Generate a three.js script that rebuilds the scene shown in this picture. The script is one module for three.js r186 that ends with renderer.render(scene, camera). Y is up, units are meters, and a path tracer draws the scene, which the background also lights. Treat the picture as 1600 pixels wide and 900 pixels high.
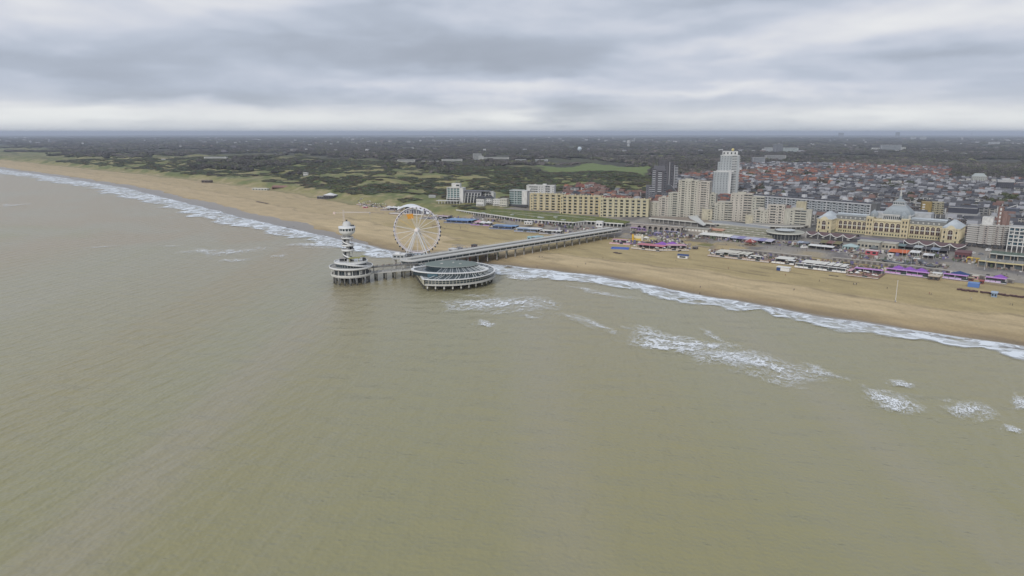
import * as THREE from 'three';
import { mergeGeometries } from 'three/addons/utils/BufferGeometryUtils.js';

// ---------------------------------------------------------------- camera, sky, sun, exposure
const scene = new THREE.Scene();
const EYE = 118.3, FOCAL = 1086, PITCH = Math.atan((450 - 206.5) / FOCAL);      // drone height in metres
const camera = new THREE.PerspectiveCamera(2 * Math.atan(450 / FOCAL) * 180 / Math.PI, 16 / 9, 1, 400000);
camera.position.set(0, EYE, 0);
camera.rotation.x = -PITCH;
camera.updateMatrixWorld();
const renderer = new THREE.WebGLRenderer({ antialias: true });
renderer.toneMapping = THREE.LinearToneMapping;
renderer.toneMappingExposure = 1.2;
renderer.shadowMap.enabled = true;

// ---------------------------------------------------------------- seeded random and noise
function rng(seed) { let a = seed >>> 0; return () => { a = (a + 0x6D2B79F5) >>> 0; let t = Math.imul(a ^ (a >>> 15), 1 | a); t = (t + Math.imul(t ^ (t >>> 7), 61 | t)) ^ t; return ((t ^ (t >>> 14)) >>> 0) / 4294967296; }; }
const PERM = new Float32Array(65536); { const r = rng(77); for (let i = 0; i < 65536; i++) PERM[i] = r(); }
function hash2(x, y) { return PERM[((x & 255) << 8) | ((y + (x >> 8) * 37) & 255)]; }
const fade = t => t * t * (3 - 2 * t);
function vnoise(x, y, px, py) {
  let ix = Math.floor(x), iy = Math.floor(y), fx = x - ix, fy = y - iy; fx = fx * fx * (3 - 2 * fx); fy = fy * fy * (3 - 2 * fy); let jx = ix + 1, jy = iy + 1;
  if (px > 0) { ix = ((ix % px) + px) % px; jx = ((jx % px) + px) % px; } if (py > 0) { iy = ((iy % py) + py) % py; jy = ((jy % py) + py) % py; }
  const a = hash2(ix, iy), b = hash2(jx, iy), c = hash2(ix, jy), d = hash2(jx, jy);
  return a + (b - a) * fx + (c - a) * fy + (a - b - c + d) * fx * fy;
}
function fbm(x, y, oct, px, py) { let s = 0, a = 0.5, n = 0; const tiled = px > 0; px = px || 0; py = py || 0; for (let i = 0; i < oct; i++) { s += a * (tiled ? vnoise(x, y, px, py) : vnoise(x + 17.3 * i, y + 9.1 * i, 0, 0)); n += a; x *= 2; y *= 2; px *= 2; py *= 2; a *= 0.5; } return s / n; }
const clamp = (x, a = 0, b = 1) => Math.min(b, Math.max(a, x));
const smooth = (a, b, x) => { const t = clamp((x - a) / (b - a)); return t * t * (3 - 2 * t); };
const lerp = (a, b, t) => a + (b - a) * t;
const mix3 = (a, b, t) => [lerp(a[0], b[0], t), lerp(a[1], b[1], t), lerp(a[2], b[2], t)];
const srgb = h => { const c = new THREE.Color(h); return [c.r, c.g, c.b]; };

// ---------------------------------------------------------------- overcast sky
const SKY_BASE = 0.545;
{
  const W = 3072, H = 1536, data = new Float32Array(W * H * 4);
  // long banks of cloud: azimuth from north and elevation of the middle, half sizes (degrees), tilt, strength (+ light, - dark)
  const banks = [[-31, 3.9, 13, 1.3, 0.0, -0.13], [-24, 2.6, 10, 0.55, 0, -0.08], [-3, 5.6, 9.5, 1.25, 0.012, -0.22], [4, 4.6, 5, 0.5, 0.06, -0.10], [-14, 6.6, 7, 1.4, 0, -0.07], [-35, 8.0, 9, 2.2, 0, 0.13], [-22, 8.4, 7, 1.4, 0, 0.05], [-20, 4.2, 6, 0.9, 0.03, 0.10], [-13, 3.5, 4, 0.5, 0.05, 0.10],
    [-1, 3.3, 7, 0.75, 0.03, 0.16], [-27, 1.25, 15, 0.7, 0, 0.12], [16, 3.0, 9, 0.5, 0, 0.16], [7, 1.1, 5.5, 1.3, 0, -0.12], [27, 1.3, 9, 0.8, 0, 0.12], [16, 9.6, 9, 1.3, 0.04, -0.12], [31, 5.0, 8, 0.5, 0, -0.10], [25, 7.3, 5, 1.0, 0.05, 0.13], [33, 7.6, 5, 0.9, 0, 0.09], [15, 6.2, 5, 0.7, 0.10, 0.12], [9, 5.4, 3.5, 0.8, 0.05, 0.06],
    [-1, 0.9, 1.6, 0.35, 0, 0.16], [-8, 9.7, 3, 0.7, 0, -0.06], [6, 9.0, 5, 1, 0, 0.04], [0, 1.5, 3, 0.4, 0.02, 0.08]];
  const r = rng(5);
  for (let k = 0; k < 150; k++) { const az = 42 + r() * 276; const lo = r() < 0.6; banks.push([az > 180 ? az - 360 : az, lo ? 0.8 + r() * 9 : 9 + r() * 34, 7 + r() * 10, 0.6 + r() * 1.6 + (lo ? 0 : 3), (r() - 0.5) * 0.08, (r() - 0.5) * 0.3]); }
  const NB = banks.length, B = new Float64Array(NB * 6); banks.forEach((q, k) => B.set(q, k * 6));
  const row = (j, cosines, sines) => {
    const el = ((j + 0.5) / H - 0.5) * Math.PI, eld = el * 180 / Math.PI, hz = smooth(3.5, 0.5, eld), k = 1 / (Math.sin(Math.max(el, 0)) + 0.045);
    for (let i = 0; i < W; i++) {
      const o = (j * W + i) * 4; data[o + 3] = 1;
      if (eld < -1) { data[o] = 0.50; data[o + 1] = 0.53; data[o + 2] = 0.565; continue; }
      let az = (i + 0.5) / W * 360 - 90; if (az > 180) az -= 360;
      const u = cosines[i] * k, v = sines[i] * k;                 // the cloud base as a sheet 1 km up, curved away at the horizon
      const wx = fbm(u * 0.9 + 3, v * 0.9 + 8, 3, 0, 0) - 0.5, wz = fbm(u * 0.9 + 31, v * 0.9 - 8, 3, 0, 0) - 0.5;
      const n1 = fbm(u * 0.55 + wx * 1.4 + 40, v * 0.55 + wz * 1.4 + 20, 5, 0, 0) - 0.5, n2 = fbm(u * 1.5 + wx * 2 + 90, v * 1.5 + wz * 2, 4, 0, 0) - 0.5;
      const wa = (fbm(az * 0.16 + 5, eld * 0.5 + 7, 5, 0, 0) - 0.5) * 8, we = (fbm(az * 0.22 + 50, eld * 0.9 + 3, 5, 0, 0) - 0.5) * 1.9;
      let lift = 0;
      for (let m = 0; m < NB; m++) {
        let d = az + wa - B[m * 6]; if (d > 180) d -= 360; else if (d < -180) d += 360;
        const x = d / B[m * 6 + 2]; if (x > 2.4 || x < -2.4) continue;
        const y = (eld + we - B[m * 6 + 1] - d * B[m * 6 + 4]) / B[m * 6 + 3], amp = B[m * 6 + 5]; if (y > 2.6 || y < -2.6) continue;
        lift += amp * Math.exp(-x * x - y * y * (amp < 0 ? (y < 0 ? 2.6 : 0.6) : 1));
      }
      const high = smooth(11, 24, eld), q0 = fbm(az * 0.085 + wx * 0.9 + 12, eld * 0.34 + wz * 0.8, 5, 0, 0), q1 = fbm(az * 0.33 + wx * 2, eld * 1.25 + wz * 2 + 30, 5, 0, 0);
      const dens = lerp(0.73 + (q0 - 0.5) * 0.54 + (q1 - 0.5) * 0.34, 0.66 + n1 * 0.9 + n2 * 0.3, high) + 0.06 * smooth(1.5, 5.5, eld) - 0.21 * smooth(2.5, 0.9, eld) - lift * 1.7;
      const L = clamp(lerp(0.725, 0.355, smooth(0.18, 1.18, dens)) * SKY_BASE / 0.545 + (q1 - 0.5) * 0.07 + (q0 - 0.5) * 0.05, 0.28, 0.86) * lerp(0.86, 1, smooth(-0.1, 1.1, eld));
      const warm = smooth(0.5, 0.78, L), blue = smooth(0.62, 0.42, L), h = hz * 0.5;
      let r = lerp(0.945, 1.0, warm), g = lerp(0.985, 1.005, warm), b = lerp(1.10, 0.99, warm);
      r = lerp(r, 0.885, blue); g = lerp(g, 0.985, blue); b = lerp(b, 1.165, blue); r = lerp(r, 0.985, h); g = lerp(g, 1.02, h); b = lerp(b, 1.0, h);
      data[o] = L * r; data[o + 1] = L * g; data[o + 2] = L * b;
    }
  };
  const ca = new Float64Array(W), sa = new Float64Array(W); for (let i = 0; i < W; i++) { const a = ((i + 0.5) / W - 0.5) * 2 * Math.PI; ca[i] = Math.cos(a); sa[i] = Math.sin(a); }
  for (let j = 0; j < H; j++) row(j, ca, sa);
  const sky = new THREE.DataTexture(data, W, H, THREE.RGBAFormat, THREE.FloatType);
  sky.mapping = THREE.EquirectangularReflectionMapping; sky.magFilter = THREE.LinearFilter; sky.needsUpdate = true;
  scene.background = sky; scene.environment = sky;
}
const sun = new THREE.DirectionalLight(new THREE.Color(1.0, 0.97, 0.92), 1.5);
sun.position.set(-420, 760, 520); sun.target.position.set(150, 0, -750);
sun.castShadow = true; sun.shadow.radius = 30; sun.shadow.mapSize.set(2048, 2048);
Object.assign(sun.shadow.camera, { left: -900, right: 900, top: 900, bottom: -900, near: 1, far: 4000 });
scene.add(sun, sun.target);
scene.fog = new THREE.FogExp2(0xcbd4e4, 5.6e-5);

// ---------------------------------------------------------------- places: pixel of the photograph -> point on the land, coast axes
const SP = Math.sin(PITCH), CP = Math.cos(PITCH);
function ground(px, py, h = 0) { py = Math.max(py, 208.6); const X = (px - 800) / FOCAL, Y = (450 - py) / FOCAL, k = (h - EYE) / (Y * CP - SP); return [X * k, (-Y * SP - CP) * k]; }
const ES = [0.719, 0.695], NT = [0.695, -0.719];                                // along the shore, inland
const toST = (x, z) => [x * ES[0] + (z + 615) * ES[1], x * NT[0] + (z + 615) * NT[1]];
const toXZ = (s, t) => [s * ES[0] + t * NT[0], -615 + s * ES[1] + t * NT[1]];
function curve(pts) { return s => { if (s <= pts[0][0]) return pts[0][1]; for (let i = 1; i < pts.length; i++) if (s <= pts[i][0]) { const [a, b] = [pts[i - 1], pts[i]]; return lerp(a[1], b[1], (s - a[0]) / (b[0] - a[0])); } return pts[pts.length - 1][1]; }; }
const waterRaw = curve([[-6000, 10], [-3000, 45], [-2253, 55], [-1722, 70], [-1230, 68], [-772, 25], [-477, -7], [-333, -13], [-214, -22], [-134, -28], [-70, -15], [0, 0], [60, 15], [125, 17], [184, 14], [231, 15], [274, 15], [311, 19], [344, 23], [375, 27], [800, 62], [4000, 80]]);
const waterline = s => (waterRaw(s - 25) + waterRaw(s) + waterRaw(s + 25)) / 3 + (fbm(s / 26, 3.3, 3) - 0.5) * 7;
const footRaw = curve([[-6000, 150], [-3275, 214], [-1796, 252], [-1355, 259], [-993, 247], [-701, 225], [-546, 203], [-446, 206], [-330, 192], [-250, 205], [-46, 197], [20, 215], [50, 238], [75, 236], [89, 202], [141, 214], [190, 230], [252, 228], [301, 224], [345, 226], [4000, 260]]);
const isTown = s => smooth(-330, -240, s);
const foot = s => footRaw(s) + (fbm(s / 40, 8.8, 3) - 0.5) * 26 * (1 - isTown(s));
function landHeight(s, t) {
  const w = waterline(s), f = foot(s), d = t - w, town = isTown(s), inland = t - f;
  let beach = d < 0 ? d * 0.04 : 0.02 + Math.min(d, 60) * 0.025 + Math.max(0, Math.min(d - 60, 140)) * 0.012;
  if (inland < -6) return beach;
  const dune = beach + smooth(-6, 34, inland) * (7 + 5 * fbm(s / 70, t / 50, 3)) + smooth(20, 130, inland) * ((fbm(s / 120 + 9, t / 90, 4) - 0.42) * 26) * (1 - 0.75 * smooth(900, 2200, inland)) - smooth(300, 2600, inland) * 6;
  const built = beach + smooth(-2, 2, inland) * (6 - beach) + smooth(110, 150, inland) * 2.5 - smooth(500, 1500, inland) * 2.5;
  const far = smooth(2400, 4200, Math.hypot(s, inland));
  return Math.max(lerp(lerp(dune, built, town), 5, far), 0.6);
}
const curve0 = D => { const d = Math.min(Math.max(0, D - 3000), 60000); return d * d / 3.2e7; };                 // the ground falls away with distance
function onLand(px, py, lift = 0) { let h = 6, p; for (let k = 0; k < 6; k++) { p = ground(px, py, h + lift); h = landHeight(...toST(...p)) - curve0(Math.min(Math.hypot(...p), 32000)); } return [p[0], h, p[1]]; }

// ---------------------------------------------------------------- names, labels and small geometry helpers
const used = {};
function numbered(name) { const k = used[name] = (used[name] ?? -1) + 1; return k ? `${name}_${String(k).padStart(3, '0')}` : name; }
function tag(o, label, category, group, kind) { Object.assign(o.userData, label ? { label } : {}, category ? { category } : {}, group ? { group } : {}, kind ? { kind } : {}); return o; }
function thing(name, label, category, [x, y, z] = [0, 0, 0], turn = 0, group) { const o = new THREE.Group(); o.name = numbered(name); o.position.set(x, y, z); o.rotation.y = turn; tag(o, label, category, group); scene.add(o); return o; }
function shadows(m) { m.castShadow = m.receiveShadow = true; return m; }
function part(name, geo, mat, parent, label) { const m = shadows(new THREE.Mesh(Array.isArray(geo) ? merge(geo) : geo, mat)); m.name = name; if (label) m.userData.label = label; parent.add(m); return m; }
function struct(name, geo, mat, label) { const m = shadows(new THREE.Mesh(geo, mat)); m.name = numbered(name); m.userData.kind = 'structure'; if (label) m.userData.label = label; scene.add(m); return m; }
function stuff(o, name, label, category) { o.name = numbered(name); o.userData.kind = 'stuff'; o.userData.label = label; if (category) o.userData.category = category; scene.add(o); return o; }
function copyOf(o, name, label, [x, y, z], turn = 0, scale) { const c = o.clone(); c.name = numbered(name); c.userData = { ...o.userData, label }; c.position.set(x, y, z); c.rotation.y = turn; if (scale) c.scale.set(...scale); scene.add(c); return c; }
function merge(list) { return list.length === 1 ? list[0] : mergeGeometries(list.map(g => { g = g.index ? g.toNonIndexed() : g.clone(); for (const k of Object.keys(g.attributes)) if (!['position', 'normal', 'uv'].includes(k)) g.deleteAttribute(k); return g; })); }
const UNIT = new THREE.BoxGeometry(1, 1, 1); UNIT.translate(0, 0.5, 0);            // shared box that stands on its base
function bx(w, h, d, x = 0, y = 0, z = 0, ry = 0) { const g = new THREE.BoxGeometry(w, h, d); g.translate(0, h / 2, 0); if (ry) g.rotateY(ry); g.translate(x, y, z); return g; }   // y = underside
function box(name, w, h, d, x, y, z, mat, parent, ry = 0) { const m = shadows(new THREE.Mesh(UNIT, mat)); m.name = name; m.scale.set(w, h, d); m.position.set(x, y, z); m.rotation.y = ry; parent.add(m); return m; }
function cyl(r0, r1, h, x = 0, y = 0, z = 0, n = 12) { const g = new THREE.CylinderGeometry(r1, r0, h, n); g.translate(x, y + h / 2, z); return g; }
function bar(a, b, r, n = 6) { const A = new THREE.Vector3(...a), B = new THREE.Vector3(...b), d = B.clone().sub(A), g = new THREE.CylinderGeometry(r, r, d.length(), n); g.translate(0, d.length() / 2, 0); g.applyQuaternion(new THREE.Quaternion().setFromUnitVectors(new THREE.Vector3(0, 1, 0), d.normalize())); g.translate(...a); return g; }
function prism(pts, y0, h) { const s = new THREE.Shape(pts.map(([x, z]) => new THREE.Vector2(x, -z))); const g = new THREE.ExtrudeGeometry(s, { depth: h, bevelEnabled: false }); g.rotateX(-Math.PI / 2); g.translate(0, y0, 0); return g; }
function ring(r0, r1, y, h, a0 = 0, a1 = Math.PI * 2, n = 64) { const pts = []; for (let i = 0; i <= n; i++) { const a = lerp(a0, a1, i / n); pts.push([Math.cos(a) * r1, Math.sin(a) * r1]); } for (let i = n; i >= 0; i--) { const a = lerp(a0, a1, i / n); pts.push([Math.cos(a) * r0, Math.sin(a) * r0]); } return prism(pts, y, h); }
function tex(n, m, f, colour = true, rep) { const d = new Uint8Array(n * m * 4); for (let j = 0; j < m; j++) for (let i = 0; i < n; i++) { const v = f(i / n, j / m), o = (j * n + i) * 4; d[o] = clamp(v[0]) * 255; d[o + 1] = clamp(v[1]) * 255; d[o + 2] = clamp(v[2]) * 255; d[o + 3] = v.length > 3 ? clamp(v[3]) * 255 : 255; } const t = new THREE.DataTexture(d, n, m, THREE.RGBAFormat); t.wrapS = t.wrapT = THREE.RepeatWrapping; t.magFilter = THREE.LinearFilter; t.minFilter = THREE.LinearMipmapLinearFilter; t.generateMipmaps = true; if (colour) t.colorSpace = THREE.SRGBColorSpace; if (rep) t.repeat.set(...rep); t.needsUpdate = true; return t; }
function std(color, roughness = 0.8, extra = {}) { const m = new THREE.MeshStandardMaterial({ roughness, ...extra }); if (Array.isArray(color)) m.color.setRGB(...color); else m.color.set(color); return m; }

// graded spacing: step near 0, growing towards the ends
function graded(marks) { const out = [marks[0][0]]; for (let i = 1; i < marks.length; i++) { const [a] = marks[i - 1], [b, step] = marks[i]; const n = Math.max(1, Math.round((b - a) / step)); for (let k = 1; k <= n; k++) out.push(a + (b - a) * k / n); } return out; }
function geometricTo(from, to, first, q = 1.12) { const out = []; let x = from, d = first; while (Math.abs(x - from) < Math.abs(to - from)) { x += Math.sign(to - from) * d; d *= q; out.push(x); } return out; }
function sheet(us, vs, f, keep) { // f(u, v) -> {p:[x,y,z], c:[r,g,b], uv:[a,b]}; only cells for which keep(u, v) holds
  const n = us.length, m = vs.length, pos = new Float32Array(n * m * 3), col = new Float32Array(n * m * 3), uv = new Float32Array(n * m * 2), idx = [];
  for (let j = 0; j < m; j++) for (let i = 0; i < n; i++) { const k = j * n + i, q = f(us[i], vs[j]); pos.set(q.p, k * 3); col.set(q.c, k * 3); uv.set(q.uv, k * 2); }
  for (let j = 0; j + 1 < m; j++) for (let i = 0; i + 1 < n; i++) { if (keep && !keep((us[i] + us[i + 1]) / 2, (vs[j] + vs[j + 1]) / 2)) continue; const a = j * n + i; idx.push(a, a + 1, a + n, a + 1, a + n + 1, a + n); }
  const g = new THREE.BufferGeometry(); g.setAttribute('position', new THREE.BufferAttribute(pos, 3)); g.setAttribute('color', new THREE.BufferAttribute(col, 3)); g.setAttribute('uv', new THREE.BufferAttribute(uv, 2)); g.setIndex(idx); g.computeVertexNormals();
  return g;
}
// ---------------------------------------------------------------- water
const inside = (poly, x, y) => { let c = false; for (let i = 0, j = poly.length - 1; i < poly.length; j = i++) { const [xi, yi] = poly[i], [xj, yj] = poly[j]; if ((yi > y) !== (yj > y) && x < (xj - xi) * (y - yi) / (yj - yi) + xi) c = !c; } return c; };
const pxPoly = (pts, h = 6) => pts.map(([a, b]) => ground(a, b, h));
{
  const TILE = 256, N = 1024, r = rng(11), waves = [];
  const add = (count, ang, spread, l0, l1, slope) => { for (let i = 0; i < count; i++) { const a = ang + (r() + r() - 1) * spread, l = l0 * Math.pow(l1 / l0, r()), k = TILE / l; const kx = Math.round(Math.cos(a) * k), ky = Math.round(Math.sin(a) * k), kk = Math.hypot(kx, ky); if (!kk) continue; waves.push([kx, ky, slope * TILE / (kk * 2 * Math.PI) * (0.5 + r()), r() * 6.283]); } };
  add(14, Math.atan2(0.92, -0.39) , 1.0, 6, 26, 0.013);          // swell running to the shore
  add(26, 0.35, 0.55, 3, 14, 0.016);                               // wind sea from the west
  add(40, 0.9, 2.2, 1.2, 5, 0.019);                                // ripples
  const hgt = new Float32Array(N * N); let lo = 1e9, hi = -1e9;
  const SIN = new Float32Array(N); for (let i = 0; i < N; i++) SIN[i] = Math.sin(i / N * 2 * Math.PI);
  for (const [kx, ky, amp, ph] of waves) { const p0 = Math.round(ph / 6.2832 * N); for (let j = 0; j < N; j++) { let q = (j * ky + p0) % N; if (q < 0) q += N; for (let i = 0; i < N; i++) { const c = SIN[q]; hgt[j * N + i] += amp * (c + 0.35 * c * c); q = (q + kx) % N; if (q < 0) q += N; } } }
  for (const v of hgt) { lo = Math.min(lo, v); hi = Math.max(hi, v); }
  const bump = tex(N, N, (u, v) => { const h = (hgt[Math.round(v * N) * N + Math.round(u * N)] - lo) / (hi - lo); return [h, h, h]; }, false);
  const olive = [0.284, 0.262, 0.118], brown = [0.330, 0.264, 0.152], pale = [0.325, 0.292, 0.19];
  const xs = [...geometricTo(-620, -12000, 8).reverse(), ...graded([[-620], [460, 4]]), ...geometricTo(460, 4000, 8)], zs = [...geometricTo(-60, 2500, 8).reverse(), ...graded([[-60], [-720, 4]]), ...geometricTo(-720, -16000, 8)];
  const geo = sheet(xs, zs, (x, z) => {
    const [s, t] = toST(x, z), d = waterline(s) - t, D = Math.hypot(x, z), near = smooth(900, 500, D) * smooth(4, 60, d);
    const q = x * 0.39 - z * 0.92 + (fbm(x / 90, z / 90, 3) - 0.5) * 46, q2 = x * 0.93 + z * 0.36 + (fbm(x / 60 + 30, z / 60, 2) - 0.5) * 40;
    const h = ((fbm(q / 13, (x * 0.92 + z * 0.39) / 38, 3) - 0.5) * 0.62 + (fbm(q2 / 9 + 50, (z * 0.93 - x * 0.36) / 30, 2) - 0.5) * 0.34) * near;
    const n = fbm(x / 210 + 3, z / 210, 4), n2 = fbm(x / 60, z / 60 + 40, 3);
    let c = mix3(olive, brown, smooth(0.37, 0.57, n + (x - 40) * 0.0007 + (z + 330) * -0.0009)); c = mix3(c, pale, 0.75 * smooth(0.42, 0.72, n2) + 0.5 * smooth(60, 0, d));
    return { p: [x, h - 0.02 - curve0(D), z], c, uv: [x / TILE, z / TILE] };
  });
  const m = std([1, 1, 1], 0.32, { vertexColors: true, bumpMap: bump, bumpScale: (hi - lo) * 1.0 });
  struct('sea', geo, m, 'murky olive brown sea with low wind waves below the beach');
}

// ---------------------------------------------------------------- beach, dunes and land
const field = pxPoly([[838, 264], [1014, 263], [1018, 272], [1000, 297], [925, 297], [866, 288], [838, 274]]), fieldTurf = pxPoly([[836, 263.5], [1014, 262.5], [1018, 272], [1000, 284], [925, 283], [866, 275]]);
const townArea = pxPoly([[820, 331], [838, 306], [1010, 312], [1060, 288], [1130, 276], [1150, 263], [1300, 258], [1480, 262], [1482, 285], [1700, 285], [2300, 700], [1600, 560]]);
const inTown = (x, z) => inside(townArea, x + (fbm(x / 40, z / 40, 2) - 0.5) * 40, z);
const grain = tex(512, 512, (u, v) => { const a = 0.86 + 0.14 * fbm(u * 24, v * 24, 3, 24, 24) + (vnoise(u * 180, v * 180, 180, 180) - 0.5) * 0.10; return [a, a, a * 0.985]; }, true);
function beachColour(s, t) {
  const w = waterline(s), d = t - w, f = foot(s), wob = (fbm(s / 45, t / 30, 4) - 0.5);
  const wet = [0.33, 0.248, 0.152], damp = [0.45, 0.338, 0.188], dry = [0.60, 0.465, 0.275], upper = [0.46, 0.360, 0.180], film = [0.25, 0.215, 0.17];
  let c = mix3(film, wet, smooth(-2, 9, d + wob * 12)); c = mix3(c, damp, smooth(8, 20, d + wob * 16)); c = mix3(c, dry, smooth(22, 40, d + wob * 20));
  const tide = 70 + (s < -150 ? 25 : 0) + wob * 26, up = smooth(tide, tide + 10, d + (fbm(s / 14, t / 9, 2) - 0.5) * 8);
  c = mix3(c, upper, up * (s < -320 ? 0.45 : 0.92));
  const line = Math.exp(-Math.pow((d - tide - 2) / 2.4, 2)) * (0.35 + 0.6 * vnoise(s / 9, 1)) + 0.5 * Math.exp(-Math.pow((d - tide * 0.72 - wob * 30) / 1.8, 2)) * vnoise(s / 16, 7);   // wrack lines left by the tide
  c = mix3(c, [0.15, 0.115, 0.062], clamp(line * 0.75));
  const track = smooth(0.70, 0.80, fbm(s / 60, t / 5.5 + s * 0.01, 3)) * smooth(tide, tide + 20, d);         // wheel tracks and trodden paths
  c = mix3(c, [0.205, 0.155, 0.085], track * 0.65);
  const n = fbm(s / 22 + 5, t / 7, 4) - 0.5; const k = 1 + n * 0.5; c = c.map(v => v * k);
  const lane = f - 30 + (fbm(s / 90, 2.2, 2) - 0.5) * 22, rut = Math.exp(-Math.pow((t - lane) / 2.6, 2)) + 0.8 * Math.exp(-Math.pow((t - lane + 13 + vnoise(s / 50, 8) * 8) / 2.0, 2)) + 0.7 * Math.exp(-Math.pow((t - w - 46 - (vnoise(s / 70, 5) - 0.5) * 18) / 1.7, 2));       // lanes driven along the beach
  c = mix3(c, [0.25, 0.19, 0.125], clamp(rut * 0.45 * smooth(0.2, 0.6, vnoise(s / 45, 3))));
  if (s < -420) c = mix3(c, [0.50, 0.385, 0.245], 0.35);
  return c;
}
function landColour(x, z, s, t, h) {
  const D = Math.hypot(x, z), inl = t - foot(s), n = fbm(x / 46, z / 46, 4), n2 = fbm(x / 17 + 40, z / 17, 3);
  const marram = [0.285, 0.260, 0.110], green = [0.165, 0.188, 0.062], scrub = [0.068, 0.070, 0.038], sand = [0.42, 0.34, 0.20], wood = [0.060, 0.058, 0.043];
  let c = mix3(marram, green, smooth(0.38, 0.62, n)); c = mix3(c, scrub, smooth(0.50, 0.60, 0.55 * fbm(x / 95 + 7, z / 95, 4) + 0.45 * fbm(x / 34, z / 34 + 11, 3)) * 0.6 * smooth(20, 90, inl)); c = c.map(v => v * (0.72 + 0.56 * fbm(x / 8, z / 8 + 9, 2))); c = mix3(c, sand, smooth(0.60, 0.72, n2) * 0.75 * smooth(900, 30, inl) + 0.5 * smooth(14, 0, inl) );
  const woods = smooth(1500, 2100, D + (fbm(x / 300, z / 300, 3) - 0.5) * 900) * smooth(450, 1050, inl + (fbm(x / 200, z / 200, 3) - 0.5) * 500);
  c = mix3(c, mix3(wood, [0.075, 0.078, 0.038], smooth(0.5, 0.66, fbm(x / 260, z / 260, 3))), woods);
  // farmland, glasshouses and villages towards the horizon
  const far = smooth(5200, 8500, D); if (far > 0) { const p = hash2(Math.floor(x / 420 + (fbm(x / 2000, z / 2000, 2)) * 3), Math.floor(z / 620)); const q = fbm(x / 1300, z / 2400, 4); let f = mix3([0.065, 0.070, 0.05], [0.125, 0.14, 0.075], smooth(0.35, 0.75, p)); if (p > 0.84) f = [0.30, 0.30, 0.29]; f = mix3(f, [0.035, 0.038, 0.03], smooth(0.48, 0.58, q)); c = mix3(c, f, far); }
  if (inside(fieldTurf, x + (n2 - 0.5) * 30, z + (n - 0.5) * 40)) c = mix3([0.145, 0.205, 0.058], [0.180, 0.215, 0.075], fbm(x / 60, z / 14, 3));
  if (inTown(x, z)) c = mix3([0.13, 0.125, 0.12], [0.19, 0.18, 0.17], n2);
  if (isTown(s) > 0.5 && inl < 140) { c = mix3([0.27, 0.245, 0.225], [0.37, 0.335, 0.295], n2); c = mix3(c, [0.42, 0.33, 0.19], smooth(0.52, 0.66, fbm(x / 34 + 60, z / 34, 3)) * smooth(60, 5, inl) * (s < 150 ? 1 : 0.5)); c = mix3(c, [0.17, 0.155, 0.16], smooth(0.58, 0.66, fbm(x / 22, z / 22 + 70, 2)) * 0.8); }
  return c;
}
const S = [...geometricTo(-3300, -46000, 16, 1.14).reverse(), ...graded([[-3300], [-900, 10], [760, 7]]), ...geometricTo(760, 46000, 12, 1.14)];
{
  const bt = graded([[-45], [275, 3]]), bs = [...geometricTo(-2400, -7000, 12).reverse(), ...graded([[-2400], [-700, 8], [520, 3.5]]), ...geometricTo(520, 3000, 8)];
  const g = sheet(bs, bt, (s, t) => { const [x, z] = toXZ(s, t); return { p: [x, landHeight(s, t) - 0.3 * smooth(-14, -5, t - foot(s)) + (fbm(s / 6, t / 5, 2) - 0.5) * 0.35 * smooth(50, 80, t - waterline(s)), z], c: beachColour(s, t), uv: [s / 23, t / 23] }; }, (s, t) => t < foot(s) - 3 && t > waterline(s) - 30);
  { // sand still wet from the last wave, smooth enough to mirror the sky
    const ws = bs.filter(s => s > -5200 && s < 1500), vs = [0, 0.2, 0.45, 0.75, 1], wg = sheet(ws, vs, (s, v) => { const wide = lerp(34, 11, smooth(-420, -120, s)) * (0.55 + 0.9 * fbm(s / 38, 4.4, 3)), t = waterline(s) - 6 + v * wide, [x, z] = toXZ(s, t); return { p: [x, Math.max(landHeight(s, t), -0.05) + 0.07, z], c: mix3([0.20, 0.165, 0.13], [0.27, 0.205, 0.13], v), uv: [s / 23, t / 23] }; });
    struct('wet_sand', wg, std([1, 1, 1], 0.28, { vertexColors: true, map: grain }), 'smooth wet sand along the edge of the surf');
  }
  struct('beach', g, std([1, 1, 1], 0.93, { vertexColors: true, map: grain, bumpMap: grain, bumpScale: 0.25 }), 'wide sandy beach between the sea and the boulevard');
  const T = [...graded([[140], [300, 4], [1500, 9], [3600, 30]]), ...geometricTo(3600, 46000, 36, 1.13)];
  const l = sheet(S, T, (s, t) => { const [x, z] = toXZ(s, t), h = landHeight(s, t); return { p: [x, h - curve0(Math.hypot(x, z)), z], c: landColour(x, z, s, t, h), uv: [x / 37, z / 37] }; }, (s, t) => t > foot(s) - 9);
  struct('terrain', l, std([1, 1, 1], 0.95, { vertexColors: true, map: grain }), 'low dunes, woodland floor and flat country reaching the horizon');
}

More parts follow.
